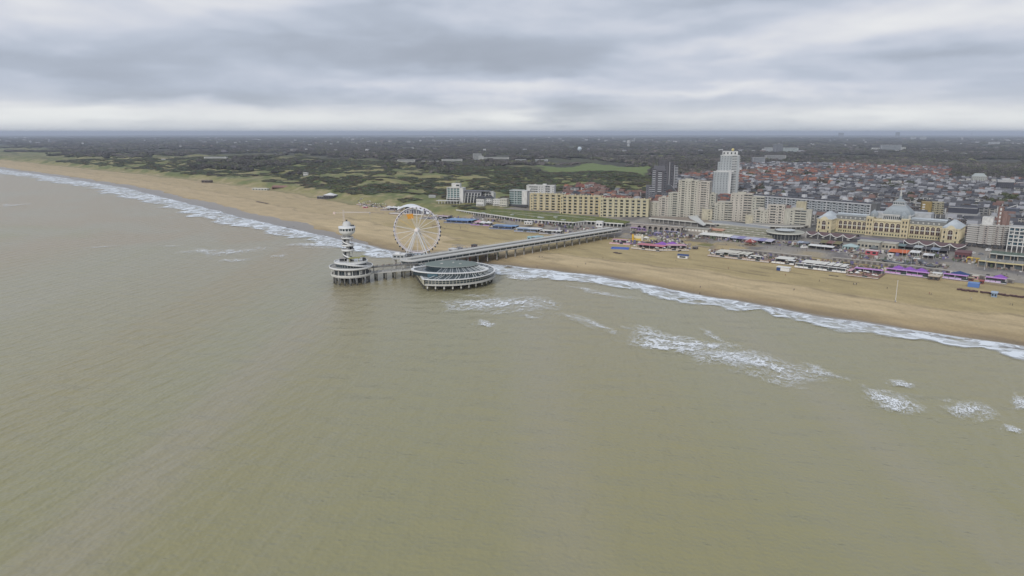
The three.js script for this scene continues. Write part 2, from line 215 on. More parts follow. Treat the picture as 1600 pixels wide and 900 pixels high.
// ---------------------------------------------------------------- woods and scrub that read as one mass
function crownShape(seed, tufts, flat) { // many small leaf clumps round a few inner lobes, open between
  const r = rng(seed), lobes = [], list = [];
  for (let i = 0; i < 7; i++) lobes.push([(r() - 0.5) * 0.9, 0.35 + r() * 0.4 * flat, (r() - 0.5) * 0.9, 0.20 + r() * 0.18]);
  const pos = [], nor = [];
  const tri = (c, s) => { const a = r() * 6.283, b = (r() - 0.3) * 1.4; const u = new THREE.Vector3(Math.cos(a), 0, Math.sin(a)), v = new THREE.Vector3(-Math.sin(a) * Math.sin(b), Math.cos(b) * 0.9, Math.cos(a) * Math.sin(b)); for (const [p, q] of [[-1, -0.5], [1, -0.6], [0.1, 1]]) pos.push(c[0] + (u.x * p + v.x * q) * s, c[1] + (u.y * p + v.y * q) * s, c[2] + (u.z * p + v.z * q) * s); };
  for (let i = 0; i < tufts; i++) { const l = lobes[i % lobes.length], th = r() * 6.283, ph = Math.acos(r() * 1.5 - 0.5), q = l[3] * (0.8 + r() * 0.35); tri([l[0] + Math.sin(ph) * Math.cos(th) * q, Math.max(0.02, l[1] * (flat < 0.8 ? 0.75 : 1) + Math.cos(ph) * q * flat), l[2] + Math.sin(ph) * Math.sin(th) * q], 0.055 + r() * 0.05); }
  const g = new THREE.BufferGeometry(); g.setAttribute('position', new THREE.BufferAttribute(new Float32Array(pos), 3)); g.computeVertexNormals(); list.push(g);
  for (const l of lobes) { const k = new THREE.IcosahedronGeometry(l[3] * 0.86, 0); k.scale(1, flat, 1); k.translate(l[0], l[1] * (flat < 0.8 ? 0.75 : 1), l[2]); k.deleteAttribute('uv'); list.push(k); }
  return mergeGeometries(list);
}
const leafMat = std([1, 1, 1], 0.95);
function scatter(parent, geos, places) { const mats = [[], [], []], cols = [[], [], []]; const q = new THREE.Quaternion(), up = new THREE.Vector3(0, 1, 0);
  places.forEach((p, i) => { const k = i % geos.length; mats[k].push(new THREE.Matrix4().compose(new THREE.Vector3(p.x, p.y, p.z), q.setFromAxisAngle(up, (i * 2.399) % 6.283), new THREE.Vector3(p.w, p.h, p.w)).clone()); cols[k].push(p.c); });
  geos.forEach((g, k) => { if (!mats[k].length) return; const im = new THREE.InstancedMesh(g, leafMat, mats[k].length); im.name = 'foliage'; mats[k].forEach((m, i) => { im.setMatrixAt(i, m); im.setColorAt(i, new THREE.Color().setRGB(...cols[k][i])); }); shadows(im); parent.add(im); });
}
const treeGeos = [crownShape(1, 130, 1), crownShape(2, 130, 0.95), crownShape(3, 130, 1.1)], bushGeos = [crownShape(4, 80, 0.6), crownShape(5, 80, 0.55), crownShape(6, 80, 0.65)];
const clearings = [];   // discs kept free of trees: [x, z, radius]
const cleared = (x, z) => clearings.some(([a, b, c]) => (x - a) ** 2 + (z - b) ** 2 < c * c);
// ---------------------------------------------------------------- the pier
const TH = Math.atan2(-ES[1], ES[0]);                       // turn that lays local +x along the shore and local -z inland
const concrete = std([0.36, 0.35, 0.33], 0.85), paleConcrete = std([0.52, 0.51, 0.48], 0.8), whiteSteel = std([0.72, 0.72, 0.71], 0.45), greySteel = std([0.26, 0.27, 0.28], 0.55), darkSteel = std([0.055, 0.058, 0.062], 0.6), wet = std([0.075, 0.072, 0.060], 0.7), glass = std([0.035, 0.05, 0.058], 0.12, { metalness: 0.0, envMapIntensity: 1 }), blueGlass = std([0.06, 0.12, 0.15], 0.12), deckMat = std([0.20, 0.185, 0.165], 0.9), pale = std([0.62, 0.61, 0.57], 0.75);
const pileGeo = mergeGeometries([cyl(0.62, 0.55, 1, 0, 0, 0, 10)]), pileWet = mergeGeometries([cyl(0.66, 0.66, 1, 0, 0, 0, 10)]);
function pile(parent, x, z, top, mat = concrete, w = 1) { const p = shadows(new THREE.Mesh(pileGeo, mat)); p.name = 'pile'; p.position.set(x, 1.6, z); p.scale.set(w, top - 1.6, w); parent.add(p); const q = shadows(new THREE.Mesh(pileWet, wet)); q.name = 'wet_foot'; q.position.y = -4.6 / (top - 1.6); q.scale.set(1, 4.6 / (top - 1.6), 1); p.add(q); return p; }
const personMats = ['#23262e', '#3a2f2a', '#2c3f63', '#7a2a28', '#1d1f22', '#6b6458', '#8d8a84', '#394a36'].map(c => std(c, 0.9));
{ // two-storey pier bridge with a rounded outer end
  const [x, z] = toXZ(-38.5, -93), LEN = 292, W = 17.4, R = W / 2;
  const b = thing('pier_bridge', 'long two-level pier bridge with twin pale roof walks and dark glazed sides', 'pier', [x, 0, z], TH - 0.027);
  const plan = (r, inset) => { const pts = []; for (let i = 0; i <= 16; i++) { const a = Math.PI * i / 16; pts.push([-Math.cos(a) * r, -R + Math.sin(a) * r * 0.9]); } pts.push([r, -LEN], [-r, -LEN]); return pts; };
  part('lower_deck', prism(plan(R), 9.0, 0.7), concrete, b); part('deck_paving', prism(plan(R - 0.6), 9.705, 0.02), std([0.13, 0.125, 0.12], 0.9), b);   const roofRing = (r1, r0, y, h) => { const o = plan(r1), i = plan(r0).slice(0, 17).reverse(); return prism([...o.slice(0, 17), [r1, -LEN], [r0, -LEN], ...i, [-r0, -LEN], [-r1, -LEN]], y, h); };
  part('roof_walk', roofRing(R + 0.5, 3.3, 12.2, 0.65), std([0.50, 0.495, 0.47], 0.85), b); part('roof_edge', roofRing(R + 0.6, R - 0.4, 12.86, 0.35), pale, b); part('inner_parapet', roofRing(3.9, 3.2, 12.86, 0.4), pale, b); part('lower_hall', roofRing(R - 1.3, 3.8, 9.7, 2.5), std([0.30, 0.30, 0.295], 0.8), b);
  part('deck_edge', roofRing(R + 0.25, R - 0.4, 9.7, 0.45), pale, b);
  for (const sx of [-1, 1]) for (let k = 0; k < 46; k++) box('inner_pane', 0.1, 2.2, 5.4, sx * 3.72, 9.85, -R - 6 - k * 6, glass, b);
  const pane = new THREE.BoxGeometry(0.12, 2.1, 3.4), post = new THREE.BoxGeometry(0.3, 2.5, 0.3);
  for (const sx of [-1, 1]) for (let k = 0; k < 72; k++) { const zz = -R - 3 - k * 3.85; if (zz < -LEN + 2) break; if (sx > 0 || k > 0) { const p = shadows(new THREE.Mesh(pane, glass)); p.name = 'pane'; p.position.set(sx * (R - 0.7), 11.1, zz); b.add(p); } if (k % 2 === 0) { const q = shadows(new THREE.Mesh(post, pale)); q.name = 'post'; q.position.set(sx * (R - 0.55), 10.95, zz - 1.92); b.add(q); } }
  for (let k = 0; k < 8; k++) { const a = Math.PI * (k + 0.5) / 8, p = shadows(new THREE.Mesh(pane, glass)); p.name = 'pane'; p.position.set(-Math.cos(a) * (R - 0.7), 11.1, -R + Math.sin(a) * (R - 0.7) * 0.9); p.rotation.y = a + Math.PI; b.add(p); }
  for (const sx of [-1, 1]) part('railing', [bx(0.06, 0.08, LEN - R, sx * (R + 0.36), 14.35, -R - (LEN - R) / 2), ...Array.from({ length: 90 }, (_, k) => bx(0.06, 0.75, 0.06, sx * (R + 0.36), 13.6, -R - 1 - k * 3.12))], whiteSteel, b);
  const colours = { 5: std([0.42, 0.10, 0.07], 0.7), 6: std([0.45, 0.32, 0.05], 0.7), 7: std([0.30, 0.33, 0.07], 0.7), 8: std([0.12, 0.22, 0.11], 0.7), 9: std([0.09, 0.2, 0.2], 0.7) };
  for (let k = 0; k < 23; k++) { const zz = -20 - k * 12; const s1 = -38.5 + (-zz) * 0.027, t1 = -93 - zz, gnd = landHeight(s1, t1); for (const sx of [-1, 1]) { const p = pile(b, sx * 5.6, zz, 9.0, k >= 5 && sx < 0 && k <= 9 ? colours[k] : concrete, 0.9); if (gnd > 1) p.children[0].material = p.material; } part('cross_beam', bx(14.5, 0.8, 1.0, 0, 8.25, zz), concrete, b); }
}
{ // deck that carries the wheel and the stalls, on the far side of the bridge
  const [x, z] = toXZ(-57, -64), d = thing('pier_deck', 'grey pier deck on piles carrying the ferris wheel and stalls', 'pier', [x, 0, z], TH - 0.027);
  part('deck_slab', bx(22, 0.8, 108, 0, 8.2, -42), deckMat, d); part('deck_rim', [bx(0.4, 1.0, 108, -11.2, 8.1, -42), bx(22.8, 1.0, 0.4, 0, 8.1, 12.2)], pale, d);
  part('railing', [bx(0.07, 0.07, 108, -11, 10.1, -42), bx(22, 0.07, 0.07, 0, 10.1, 12), ...Array.from({ length: 36 }, (_, k) => bx(0.07, 1.1, 0.07, -11, 9, 11 - k * 3))], greySteel, d);
  for (let k = 0; k < 9; k++) for (const px of [-8, 6]) pile(d, px, 7 - k * 12.2, 8.2);
}
{ // ferris wheel
  const yc = 33.6, R = 20.4, wx = -84.3, wz = -613.4, w = thing('ferris_wheel', 'tall white ferris wheel with dark cabins standing on the pier deck', 'ferris wheel', [wx, 0, wz], -0.06);
  const rimM = std([0.78, 0.74, 0.79], 0.45), spokeM = std([0.70, 0.67, 0.62], 0.5), gold = std([0.62, 0.45, 0.17], 0.5);
  for (const s of [-1.5, 1.5]) { const g = new THREE.TorusGeometry(R, 0.28, 6, 96); g.translate(0, yc, s); part('rim', g, rimM, w); const g2 = new THREE.TorusGeometry(R - 1.4, 0.10, 5, 72); g2.translate(0, yc, s); part('inner_rim', g2, rimM, w); }
  for (let k = 0; k < 18; k++) { const a = (k + 0.5) / 18 * Math.PI * 2, c = Math.cos(a), s = Math.sin(a); part('spoke', [bar([c * 1.6, yc + s * 1.6, -2.2], [c * (R - 1), yc + s * (R - 1), -1.4], 0.15), bar([c * 1.6, yc + s * 1.6, 2.2], [c * (R - 1), yc + s * (R - 1), 1.4], 0.17)], k > 5 && k < 8 ? gold : spokeM, w); }
  part('rim_ties', Array.from({ length: 36 }, (_, k) => { const a = k / 36 * Math.PI * 2, c = Math.cos(a), s = Math.sin(a); return mergeGeometries([bar([c * R, yc + s * R, -1.5], [c * R, yc + s * R, 1.5], 0.1, 5), bar([c * R, yc + s * R, 1.5], [c * (R - 1.4), yc + s * (R - 1.4), 1.5], 0.1, 5)]); }), rimM, w);
  const hub = part('hub', (() => { const g = new THREE.CylinderGeometry(1.7, 1.7, 6.4, 20); g.rotateX(Math.PI / 2); g.translate(0, yc, 0); return g; })(), whiteSteel, w);
  part('hub_cap', (() => { const g = new THREE.CylinderGeometry(1.1, 1.9, 0.8, 20); g.rotateX(Math.PI / 2); g.translate(0, yc, 3.6); return g; })(), std([0.8, 0.74, 0.7], 0.4), hub);
  for (const sz of [-1, 1]) for (const sx of [-1, 1]) { part('leg', [bar([sx * 0.7, yc, sz * 3.2], [sx * 11.2, 9, sz * 6.5], 0.42, 8), bar([sx * 0.4, yc - 2, sz * 3.2], [sx * 8.4, 9, sz * 5.4], 0.24, 8)], whiteSteel, w); }
  part('base_frame', [bx(25, 0.8, 1.0, 0, 9.0, 6.3), bx(25, 0.8, 1.0, 0, 9.0, -6.3), ...[-11, -4, 4, 11].map(q => bx(0.9, 0.7, 13, q, 9.05, 0))], whiteSteel, w);
  part('boarding_platform', [bx(17, 0.5, 8, 0, 10.4, 0), bx(17, 1.1, 0.12, 0, 10.9, 3.9), bx(17, 1.1, 0.12, 0, 10.9, -3.9), ...[-7, 0, 7].map(q => bx(0.4, 1.4, 6, q, 9, 0))], std([0.5, 0.56, 0.6], 0.5), w);
  const banner = new THREE.BoxGeometry(5.4, 3.6, 0.15); part('orange_banner', (() => { const s = new THREE.Shape(); s.moveTo(-8.9, 14.2); s.lineTo(-2.9, 14.6); s.lineTo(-2.4, 10.6); s.lineTo(-7.3, 9.8); s.closePath(); const g = new THREE.ExtrudeGeometry(s, { depth: 0.15, bevelEnabled: false }); g.translate(0, yc, 1.7); return g; })(), std([0.62, 0.27, 0.02], 0.7), w); banner.dispose();
  const cab = mergeGeometries([(() => { const g = new THREE.CylinderGeometry(0.75, 0.62, 1.5, 8); g.translate(0, -1.4, 0); return g; })()]), cabRoof = (() => { const g = new THREE.ConeGeometry(0.85, 0.5, 8); g.translate(0, -0.4, 0); return g; })();
  for (let k = 0; k < 36; k++) { const a = k / 36 * Math.PI * 2, c = shadows(new THREE.Mesh(cab, darkSteel)); c.name = 'gondola'; c.position.set(Math.cos(a) * (R + 0.5), yc + Math.sin(a) * (R + 0.5), 0); const q = shadows(new THREE.Mesh(cabRoof, k % 2 ? darkSteel : whiteSteel)); q.name = 'gondola_roof'; c.add(q); w.add(c); }
}
{ // gate house on stilts at the end of the bridge
  const [x, , z] = [-97.5, 0, -594], g = thing('gate_house', 'small grey gate house on four thick legs at the outer end of the bridge', 'gate house', [x, 0, z], -0.1);
  for (const a of [-4, 4]) for (const c of [-2.5, 2.5]) { const p = pile(g, a, c, 11.2, paleConcrete, 1.1); p.name = 'leg'; }
  part('cabin', [bx(10.5, 3.4, 7.2, 0, 11.8, 0)], std([0.42, 0.43, 0.43], 0.7), g); part('floor_slab', bx(11.6, 0.6, 8.2, 0, 11.2, 0), paleConcrete, g); part('roof', [bx(11.4, 0.4, 8, 0, 15.2, 0), bx(4, 1.4, 3.4, -1.5, 15.6, 0)], whiteSteel, g);
  for (const q of [-3.2, 0, 3.2]) box('window', 2, 1.3, 0.2, q, 12.9, 3.62, glass, g);
}
{ // round restaurant, stepped up in glass rings, cut straight on its seaward left side
  const [cx, cz] = toXZ(4, -81), o = thing('round_restaurant', 'round stepped glass restaurant on white piles beside the pier bridge', 'restaurant', [cx, 0, cz], 0);
  // the straight cut runs from (-37,-84) to (21,-118) in shore axes
  const P0 = toXZ(-37, -84), P1 = toXZ(21, -118), A0 = [P0[0] - cx, P0[1] - cz], A1 = [P1[0] - cx, P1[1] - cz];
  const ang0 = Math.atan2(A1[1], A1[0]), ang1 = Math.atan2(A0[1], A0[0]);            // from the lower left corner round by the right to the bridge end
  const sweep = ((ang0 - ang1) % (2 * Math.PI) + 2 * Math.PI) % (2 * Math.PI);
  const arc = (r, n = 72) => Array.from({ length: n + 1 }, (_, i) => { const a = ang0 - sweep * i / n; return [Math.cos(a) * r, Math.sin(a) * r]; });
  const mixIn = (r, k) => arc(r).map(([a, b]) => [a, b]);
  const tier2 = ([x, z]) => [x * 0.97 + 4.2, z * 0.565 + 14], tier3 = ([x, z]) => [x + 4.4, z * 0.66 + 3.2], flat = p => p, round = r => Array.from({ length: 73 }, (_, i) => [Math.cos(i / 36 * Math.PI) * r, Math.sin(i / 36 * Math.PI) * r]);
  const slab = (r, y, h, f = flat) => prism(mixIn(r).map(f), y, h);
  const band = (r0, r1, y, h, f = flat) => prism([...arc(r1), ...arc(r0).reverse()].map(f), y, h);
  const cream = std([0.52, 0.50, 0.42], 0.75), greenRoof = std([0.165, 0.20, 0.18], 0.75), slope = std([0.045, 0.06, 0.066], 0.45), mullion = std([0.66, 0.68, 0.66], 0.5);
  part('floor_slab', slab(40, 4.5, 0.8), paleConcrete, o); part('hall', slab(38.4, 5.3, 3.6), cream, o); part('lower_roof_edge', band(38.6, 40.0, 8.8, 0.6), whiteSteel, o);
  const cone = (r0, y0, r1, y1, f0, f1) => { const a = arc(r0).map(f0), b = arc(r1).map(f1), p = [], idx = []; a.forEach((q, i) => p.push(q[0], y0, q[1], b[i][0], y1, b[i][1])); for (let i = 0; i + 1 < a.length; i++) { const k = i * 2; idx.push(k, k + 1, k + 2, k + 2, k + 1, k + 3); } const g = new THREE.BufferGeometry(); g.setAttribute('position', new THREE.Float32BufferAttribute(p, 3)); g.setIndex(idx); g.computeVertexNormals(); return g.toNonIndexed(); };
  part('terrace', slab(38.4, 9.0, 0.2), std([0.36, 0.37, 0.37], 0.8), o); part('lower_glass_roof', cone(38.4, 9.2, 31, 10.9, flat, tier2), slope, o); part('upper_hall', prism(round(30.4).map(tier2), 9.25, 3.15), glass, o); part('upper_roof_edge', prism([...round(31.7), ...round(29.4).reverse()].map(tier2), 12.3, 0.7), whiteSteel, o);
  part('upper_glass_roof', cone(29.5, 12.75, 20.6, 13.6, tier2, tier3), slope, o); part('top_hall', prism(round(20.2).map(tier3), 12.4, 2.3), glass, o); part('top_roof', [(() => { const g = new THREE.CylinderGeometry(20.6, 21.6, 0.6, 64); g.scale(1, 1, 0.66); g.translate(4.4, 14.95, 3.2); return g; })()], greenRoof, o); part('roof_vents', [bx(2, 0.5, 1.4, -3, 15.25, 5), bx(1.2, 0.6, 1.2, 6, 15.25, 1), bx(1.8, 0.4, 1, 12, 15.25, 6)], paleConcrete, o);
  part('top_roof_edge', ring(20.9, 21.5, 14.45, 0.3).scale(1, 1, 0.66).translate(4.4, 0, 3.2), mullion, o);
  for (let k = 0; k < 62; k++) { const a = ang0 - sweep * (k + 0.5) / 62, c = Math.cos(a), s = Math.sin(a), q2 = (r, y) => { const [x, z] = tier2([c * r, s * r]); return [x, y, z]; }, q3 = (r, y) => { const [x, z] = tier3([c * r, s * r]); return [x, y, z]; }, w0 = 38.4 * sweep / 62;
    if (k % 3 !== 1) { part('glazing_bar', [bar([c * 38.3, 9.3, s * 38.3], q2(31, 11.05), 0.24, 4)], mullion, o); part('glazing_bar', [bar(q2(29.6, 12.85), q3(20.6, 13.75), 0.2, 4)], mullion, o); }
    const win = box('window', w0 * 0.84, 1.35, 0.2, c * 38.44, 5.7, s * 38.44, glass, o, -a + Math.PI / 2); win.rotation.y = -a + Math.PI / 2; box('window', w0 * 0.84, 1.2, 0.2, c * 38.44, 7.35, s * 38.44, glass, o, -a + Math.PI / 2); box('glazing_bar', 0.25, 1.6, 0.25, q2(30.6, 0)[0], 10.8, q2(30.6, 0)[2], mullion, o); }
    { const mx = (A0[0] + A1[0]) / 2, mz = (A0[1] + A1[1]) / 2, L = Math.hypot(A1[0] - A0[0], A1[1] - A0[1]), yaw = -Math.atan2(A1[1] - A0[1], A1[0] - A0[0]); const wall = box('side_wall', L * 0.985, 4.1, 0.5, mx, 4.9, mz, std([0.50, 0.47, 0.36], 0.8), o, yaw); wall.name = 'side_wall'; box('side_ledge', L, 0.5, 1.6, mx, 8.95, mz, whiteSteel, o, yaw); for (let k = 0; k < 9; k++) box('window', 3, 1.5, 0.3, lerp(A0[0], A1[0], (k + 0.9) / 10.2) * 1.004, 5.9, lerp(A0[1], A1[1], (k + 0.9) / 10.2) * 1.004 + 0.1, glass, o, yaw); }
  { const a = ang0 - 0.10, c = Math.cos(a), s = Math.sin(a); box('blue_glass_corner', 8, 3.4, 5, c * 30, 8.6, s * 30, blueGlass, o, -a + Math.PI / 2); }
  for (let k = 0; k < 25; k++) { const a = ang0 - 0.03 - (sweep - 0.1) * k / 24; pile(o, Math.cos(a) * 37, Math.sin(a) * 37, 4.5, pale, 1.05); const a2 = a - 0.06; if (k % 2) pile(o, Math.cos(a2) * 27, Math.sin(a2) * 27, 4.5, concrete, 1.2); if (k % 4 === 1) pile(o, Math.cos(a2) * 15, Math.sin(a2) * 15, 4.5, concrete, 1.3); }
  for (let k = 1; k < 8; k++) pile(o, lerp(A0[0], A1[0], k / 8) * 0.94, lerp(A0[1], A1[1], k / 8) * 0.94, 4.5, wet, 1.2);
}
{ // tower island
  const cx = -129.5, cz = -549.7, o = thing('tower_island', 'round two-storey pier island with white rims standing on dark piles', 'pier', [cx, 0, cz], 0);
  part('lower_slab', ring(0.01, 16, 6.3, 0.9), paleConcrete, o); part('lower_hall', ring(0.01, 13.2, 7.2, 5.2), std([0.16, 0.16, 0.16], 0.6), o); part('lower_rim', ring(15.6, 16.3, 7.2, 1.0), pale, o);
  part('terrace_slab', ring(0.01, 17, 12.4, 0.7), concrete, o); part('terrace_rim', ring(16.7, 17.3, 12.9, 1.1), whiteSteel, o);
  part('upper_hall', ring(0.01, 12, 13.1, 3.4), std([0.30, 0.31, 0.31], 0.6), o); part('upper_roof', ring(0.01, 13.2, 16.5, 0.55), whiteSteel, o); part('upper_rim', ring(12.7, 13.3, 17.0, 0.7), whiteSteel, o);
  for (let k = 0; k < 34; k++) { const a = k / 34 * Math.PI * 2, c = Math.cos(a), s = Math.sin(a); box('window', 1.7, 2.0, 0.2, c * 12.0, 13.9, s * 12.0, glass, o, -a + Math.PI / 2); if (k % 3) box('window', 2.0, 2.8, 0.2, c * 13.2, 8.3, s * 13.2, k % 4 ? glass : pale, o, -a + Math.PI / 2); if (k % 2) { const p = box('post', 0.35, 5.3, 0.35, c * 15.4, 7.2, s * 15.4, pale, o); p.name = 'post'; } }
  { const h = []; for (let i = 0; i <= 20; i++) { const a = lerp(1.55, 0.1, i / 20); h.push(bx(2.2, 0.9, 1.4, Math.cos(a) * 14.6, lerp(16.6, 13.0, i / 20), Math.sin(a) * 14.6, -a)); } part('curved_ramp', h, whiteSteel, o); }
  part('yellow_canopy', [bx(9, 0.5, 5, 3.5, 20.2, 3, 0.3), bx(0.3, 3, 0.3, 0, 17.2, 4), bx(0.3, 3, 0.3, 7, 17.2, 3), bx(3.6, 0.6, 3.2, 9.6, 20.8, -1)], std([0.30, 0.29, 0.10], 0.8), o);
  part('roof_stalls', [bx(4, 2.6, 3, -7, 17.05, -1), bx(5, 3.2, 4, -3, 17.05, -4), bx(2.4, 2, 2.4, 10, 17.05, -4)], darkSteel, o); part('awning', [bx(6, 0.35, 3.6, -6, 19.7, 1), bx(4.6, 0.35, 3.4, 8, 19.5, -4.4)], std([0.42, 0.40, 0.38], 0.8), o);
  for (let k = 0; k < 18; k++) { const a = k / 18 * Math.PI * 2; pile(o, Math.cos(a) * 14, Math.sin(a) * 14, 6.3, std([0.16, 0.155, 0.145], 0.85), 1.0); if (k % 2) pile(o, Math.cos(a) * 7.5, Math.sin(a) * 7.5, 6.3, wet, 1.2); }
  // lookout tower with its spiral stair and the crane above
  const t = thing('lookout_tower', 'white lookout tower with winding stair and drum cabin on the pier island', 'tower', [cx - 1.8, 17, cz], 0);
  part('core', [cyl(1.5, 1.5, 24, 0, 0, 0, 16)], std([0.46, 0.46, 0.45], 0.7), t);
  for (let k = 0; k < 6; k++) { const a = k / 6 * Math.PI * 2 + 0.3; part('mast', [bar([Math.cos(a) * 3.7, 0, Math.sin(a) * 3.7], [Math.cos(a) * 3.7, 24, Math.sin(a) * 3.7], 0.2)], std([0.36, 0.36, 0.36], 0.6), t); }
  const helix = (r, h0, h1, a0, a1, wide, high) => { const n = 40, p = [], idx = []; for (let i = 0; i <= n; i++) { const a = lerp(a0, a1, i / n), y = lerp(h0, h1, i / n); for (const [rr, yy] of [[r, y], [r, y + high], [r + wide, y + high], [r + wide, y]]) p.push(Math.cos(a) * rr, yy, Math.sin(a) * rr); } for (let i = 0; i < n; i++) for (let j = 0; j < 4; j++) { const a = i * 4 + j, b = i * 4 + (j + 1) % 4; idx.push(a, b, a + 4, b, b + 4, a + 4); } const g = new THREE.BufferGeometry(); g.setAttribute('position', new THREE.Float32BufferAttribute(p, 3)); g.setIndex(idx); const q = g.toNonIndexed(); q.computeVertexNormals(); return q; };
  part('stair_flight', helix(1.6, -0.5, 19, -0.6, 11, 2.6, 0.3), darkSteel, t); part('stair_parapet', helix(4.2, 0.2, 20, -0.6, 11, 0.15, 1.1), whiteSteel, t);
  part('landing', [ring(1.5, 5.0, 8.6, 0.5), ring(1.5, 4.6, 12.6, 0.4), ring(1.5, 4.6, 18.6, 0.4)], concrete, t); part('landing_rim', [ring(4.8, 5.1, 9.1, 1.2), ring(4.5, 4.75, 13, 1.0), ring(4.5, 4.75, 19, 0.8)], whiteSteel, t);
  const cab = new THREE.LatheGeometry([[2.2, 20.6], [5.2, 22.6], [6.2, 23.8], [6.4, 25.1]].map(p => new THREE.Vector2(...p)), 32); part('cabin_bowl', cab, whiteSteel, t); part('cabin_windows', new THREE.LatheGeometry([[6.15, 25.1], [6.25, 27.1]].map(p => new THREE.Vector2(...p)), 32), glass, t); part('cabin_roof', new THREE.LatheGeometry([[6.6, 27.0], [6.7, 28.2], [3.6, 28.6], [0.01, 28.7]].map(p => new THREE.Vector2(...p)), 32), whiteSteel, t);
  for (let k = 0; k < 16; k++) { const a = k / 16 * Math.PI * 2; box('mullion', 0.5, 2.1, 0.25, Math.cos(a) * 6.25, 25.1, Math.sin(a) * 6.25, whiteSteel, t, -a + Math.PI / 2); }
  part('cap', new THREE.LatheGeometry([[3.3, 28.6], [3.2, 30.6], [2.2, 32], [0.01, 32.5]].map(p => new THREE.Vector2(...p)), 24), std([0.55, 0.55, 0.54], 0.6), t); part('roof_equipment', [bx(2.6, 1.0, 1.4, 4.6, 28.6, 0.5), bx(1.2, 1.6, 1.2, 0, 32, 0), bar([-3, 28.6, 1], [-3, 32.5, 1], 0.08)], darkSteel, t);
  const c = thing('bungee_crane', 'thin pale crane with a long horizontal jib on the lookout tower roof', 'crane', [cx - 4, 49.3, cz - 0.5], 0);
  part('mast', [bar([-0.4, 0, -0.4], [-0.4, 9.2, -0.4], 0.09), bar([0.4, 0, -0.4], [0.4, 9.2, -0.4], 0.09), bar([0.4, 0, 0.4], [0.4, 9.2, 0.4], 0.09), bar([-0.4, 0, 0.4], [-0.4, 9.2, 0.4], 0.09), ...Array.from({ length: 8 }, (_, k) => bar([k % 2 ? -0.4 : 0.4, k * 1.1, 0.4], [k % 2 ? 0.4 : -0.4, k * 1.1 + 1.1, 0.4], 0.06))], std([0.62, 0.55, 0.50], 0.6), c);
  part('jib', [bar([-7.4, 6.6, -0.3], [21.5, 7.0, -0.3], 0.12), bar([-7.4, 6.6, 0.3], [21.5, 7.0, 0.3], 0.12), bar([0, 7.5, 0], [21.5, 7.2, 0], 0.10), ...Array.from({ length: 18 }, (_, k) => bar([k * 1.2, 6.75, k % 2 ? 0.3 : -0.3], [k * 1.2 + 1.2, 7.4, 0], 0.06))], std([0.62, 0.57, 0.53], 0.6), c); part('counterweight', bx(1.6, 1.7, 1.3, -7.2, 5.6, 0), std([0.66, 0.52, 0.46], 0.7), c); part('stay', [bar([0, 9.2, 0], [14, 7.3, 0], 0.04), bar([0, 9.2, 0], [-7, 7, 0], 0.04)], greySteel, c); part('hoist_rope', [bar([21, 6.9, 0], [21, 0.8, 0], 0.07)], std([0.55, 0.5, 0.46], 0.7), c); part('hook_block', [bx(0.7, 0.9, 0.5, 21, 6, 0)], greySteel, c);
}
{ // walkway between island and bridge, upper footbridge with people behind its railing
  const a = [-116, -556], b = [-83, -572], L = Math.hypot(b[0] - a[0], b[1] - a[1]) + 4, yaw = -Math.atan2(b[1] - a[1], b[0] - a[0]);
  const w = thing('connecting_walkway', 'two-level walkway on dark piles joining the tower island to the bridge', 'walkway', [a[0], 0, a[1]], yaw);
  part('lower_deck', bx(L, 0.8, 9, L / 2, 6.1, 0), paleConcrete, w); part('upper_deck', bx(L, 0.5, 6, L / 2, 10.4, -1), deckMat, w); part('railing', [bx(L, 0.1, 0.1, L / 2, 12, 2), bx(L, 0.1, 0.1, L / 2, 11.4, 2), ...Array.from({ length: 18 }, (_, k) => bx(0.14, 1.5, 0.14, k * L / 17, 10.6, 2))], greySteel, w); part('lower_railing', [bx(L, 0.1, 0.1, L / 2, 8, 4.4), ...Array.from({ length: 14 }, (_, k) => bx(0.1, 1.1, 0.1, k * L / 13, 6.9, 4.4))], whiteSteel, w);
  { const arch = []; for (let k = 0; k < 12; k++) { const u = k / 12, v = (k + 1) / 12, f = q => 6.9 + 3.4 * Math.sin(Math.PI * q); arch.push(bar([3 + u * 15, f(u), 3], [3 + v * 15, f(v), 3], 0.22)); } part('arch', arch, concrete, w); }
  for (let k = 0; k < 5; k++) { part('post', bx(0.7, 3.6, 0.7, 3 + k * 7.8, 6.9, 1.2), concrete, w); for (const q of [-3, 3]) { pile(w, 5 + k * 7.6, q, 6.1, std([0.15, 0.145, 0.13], 0.85), 1.1); } }
}
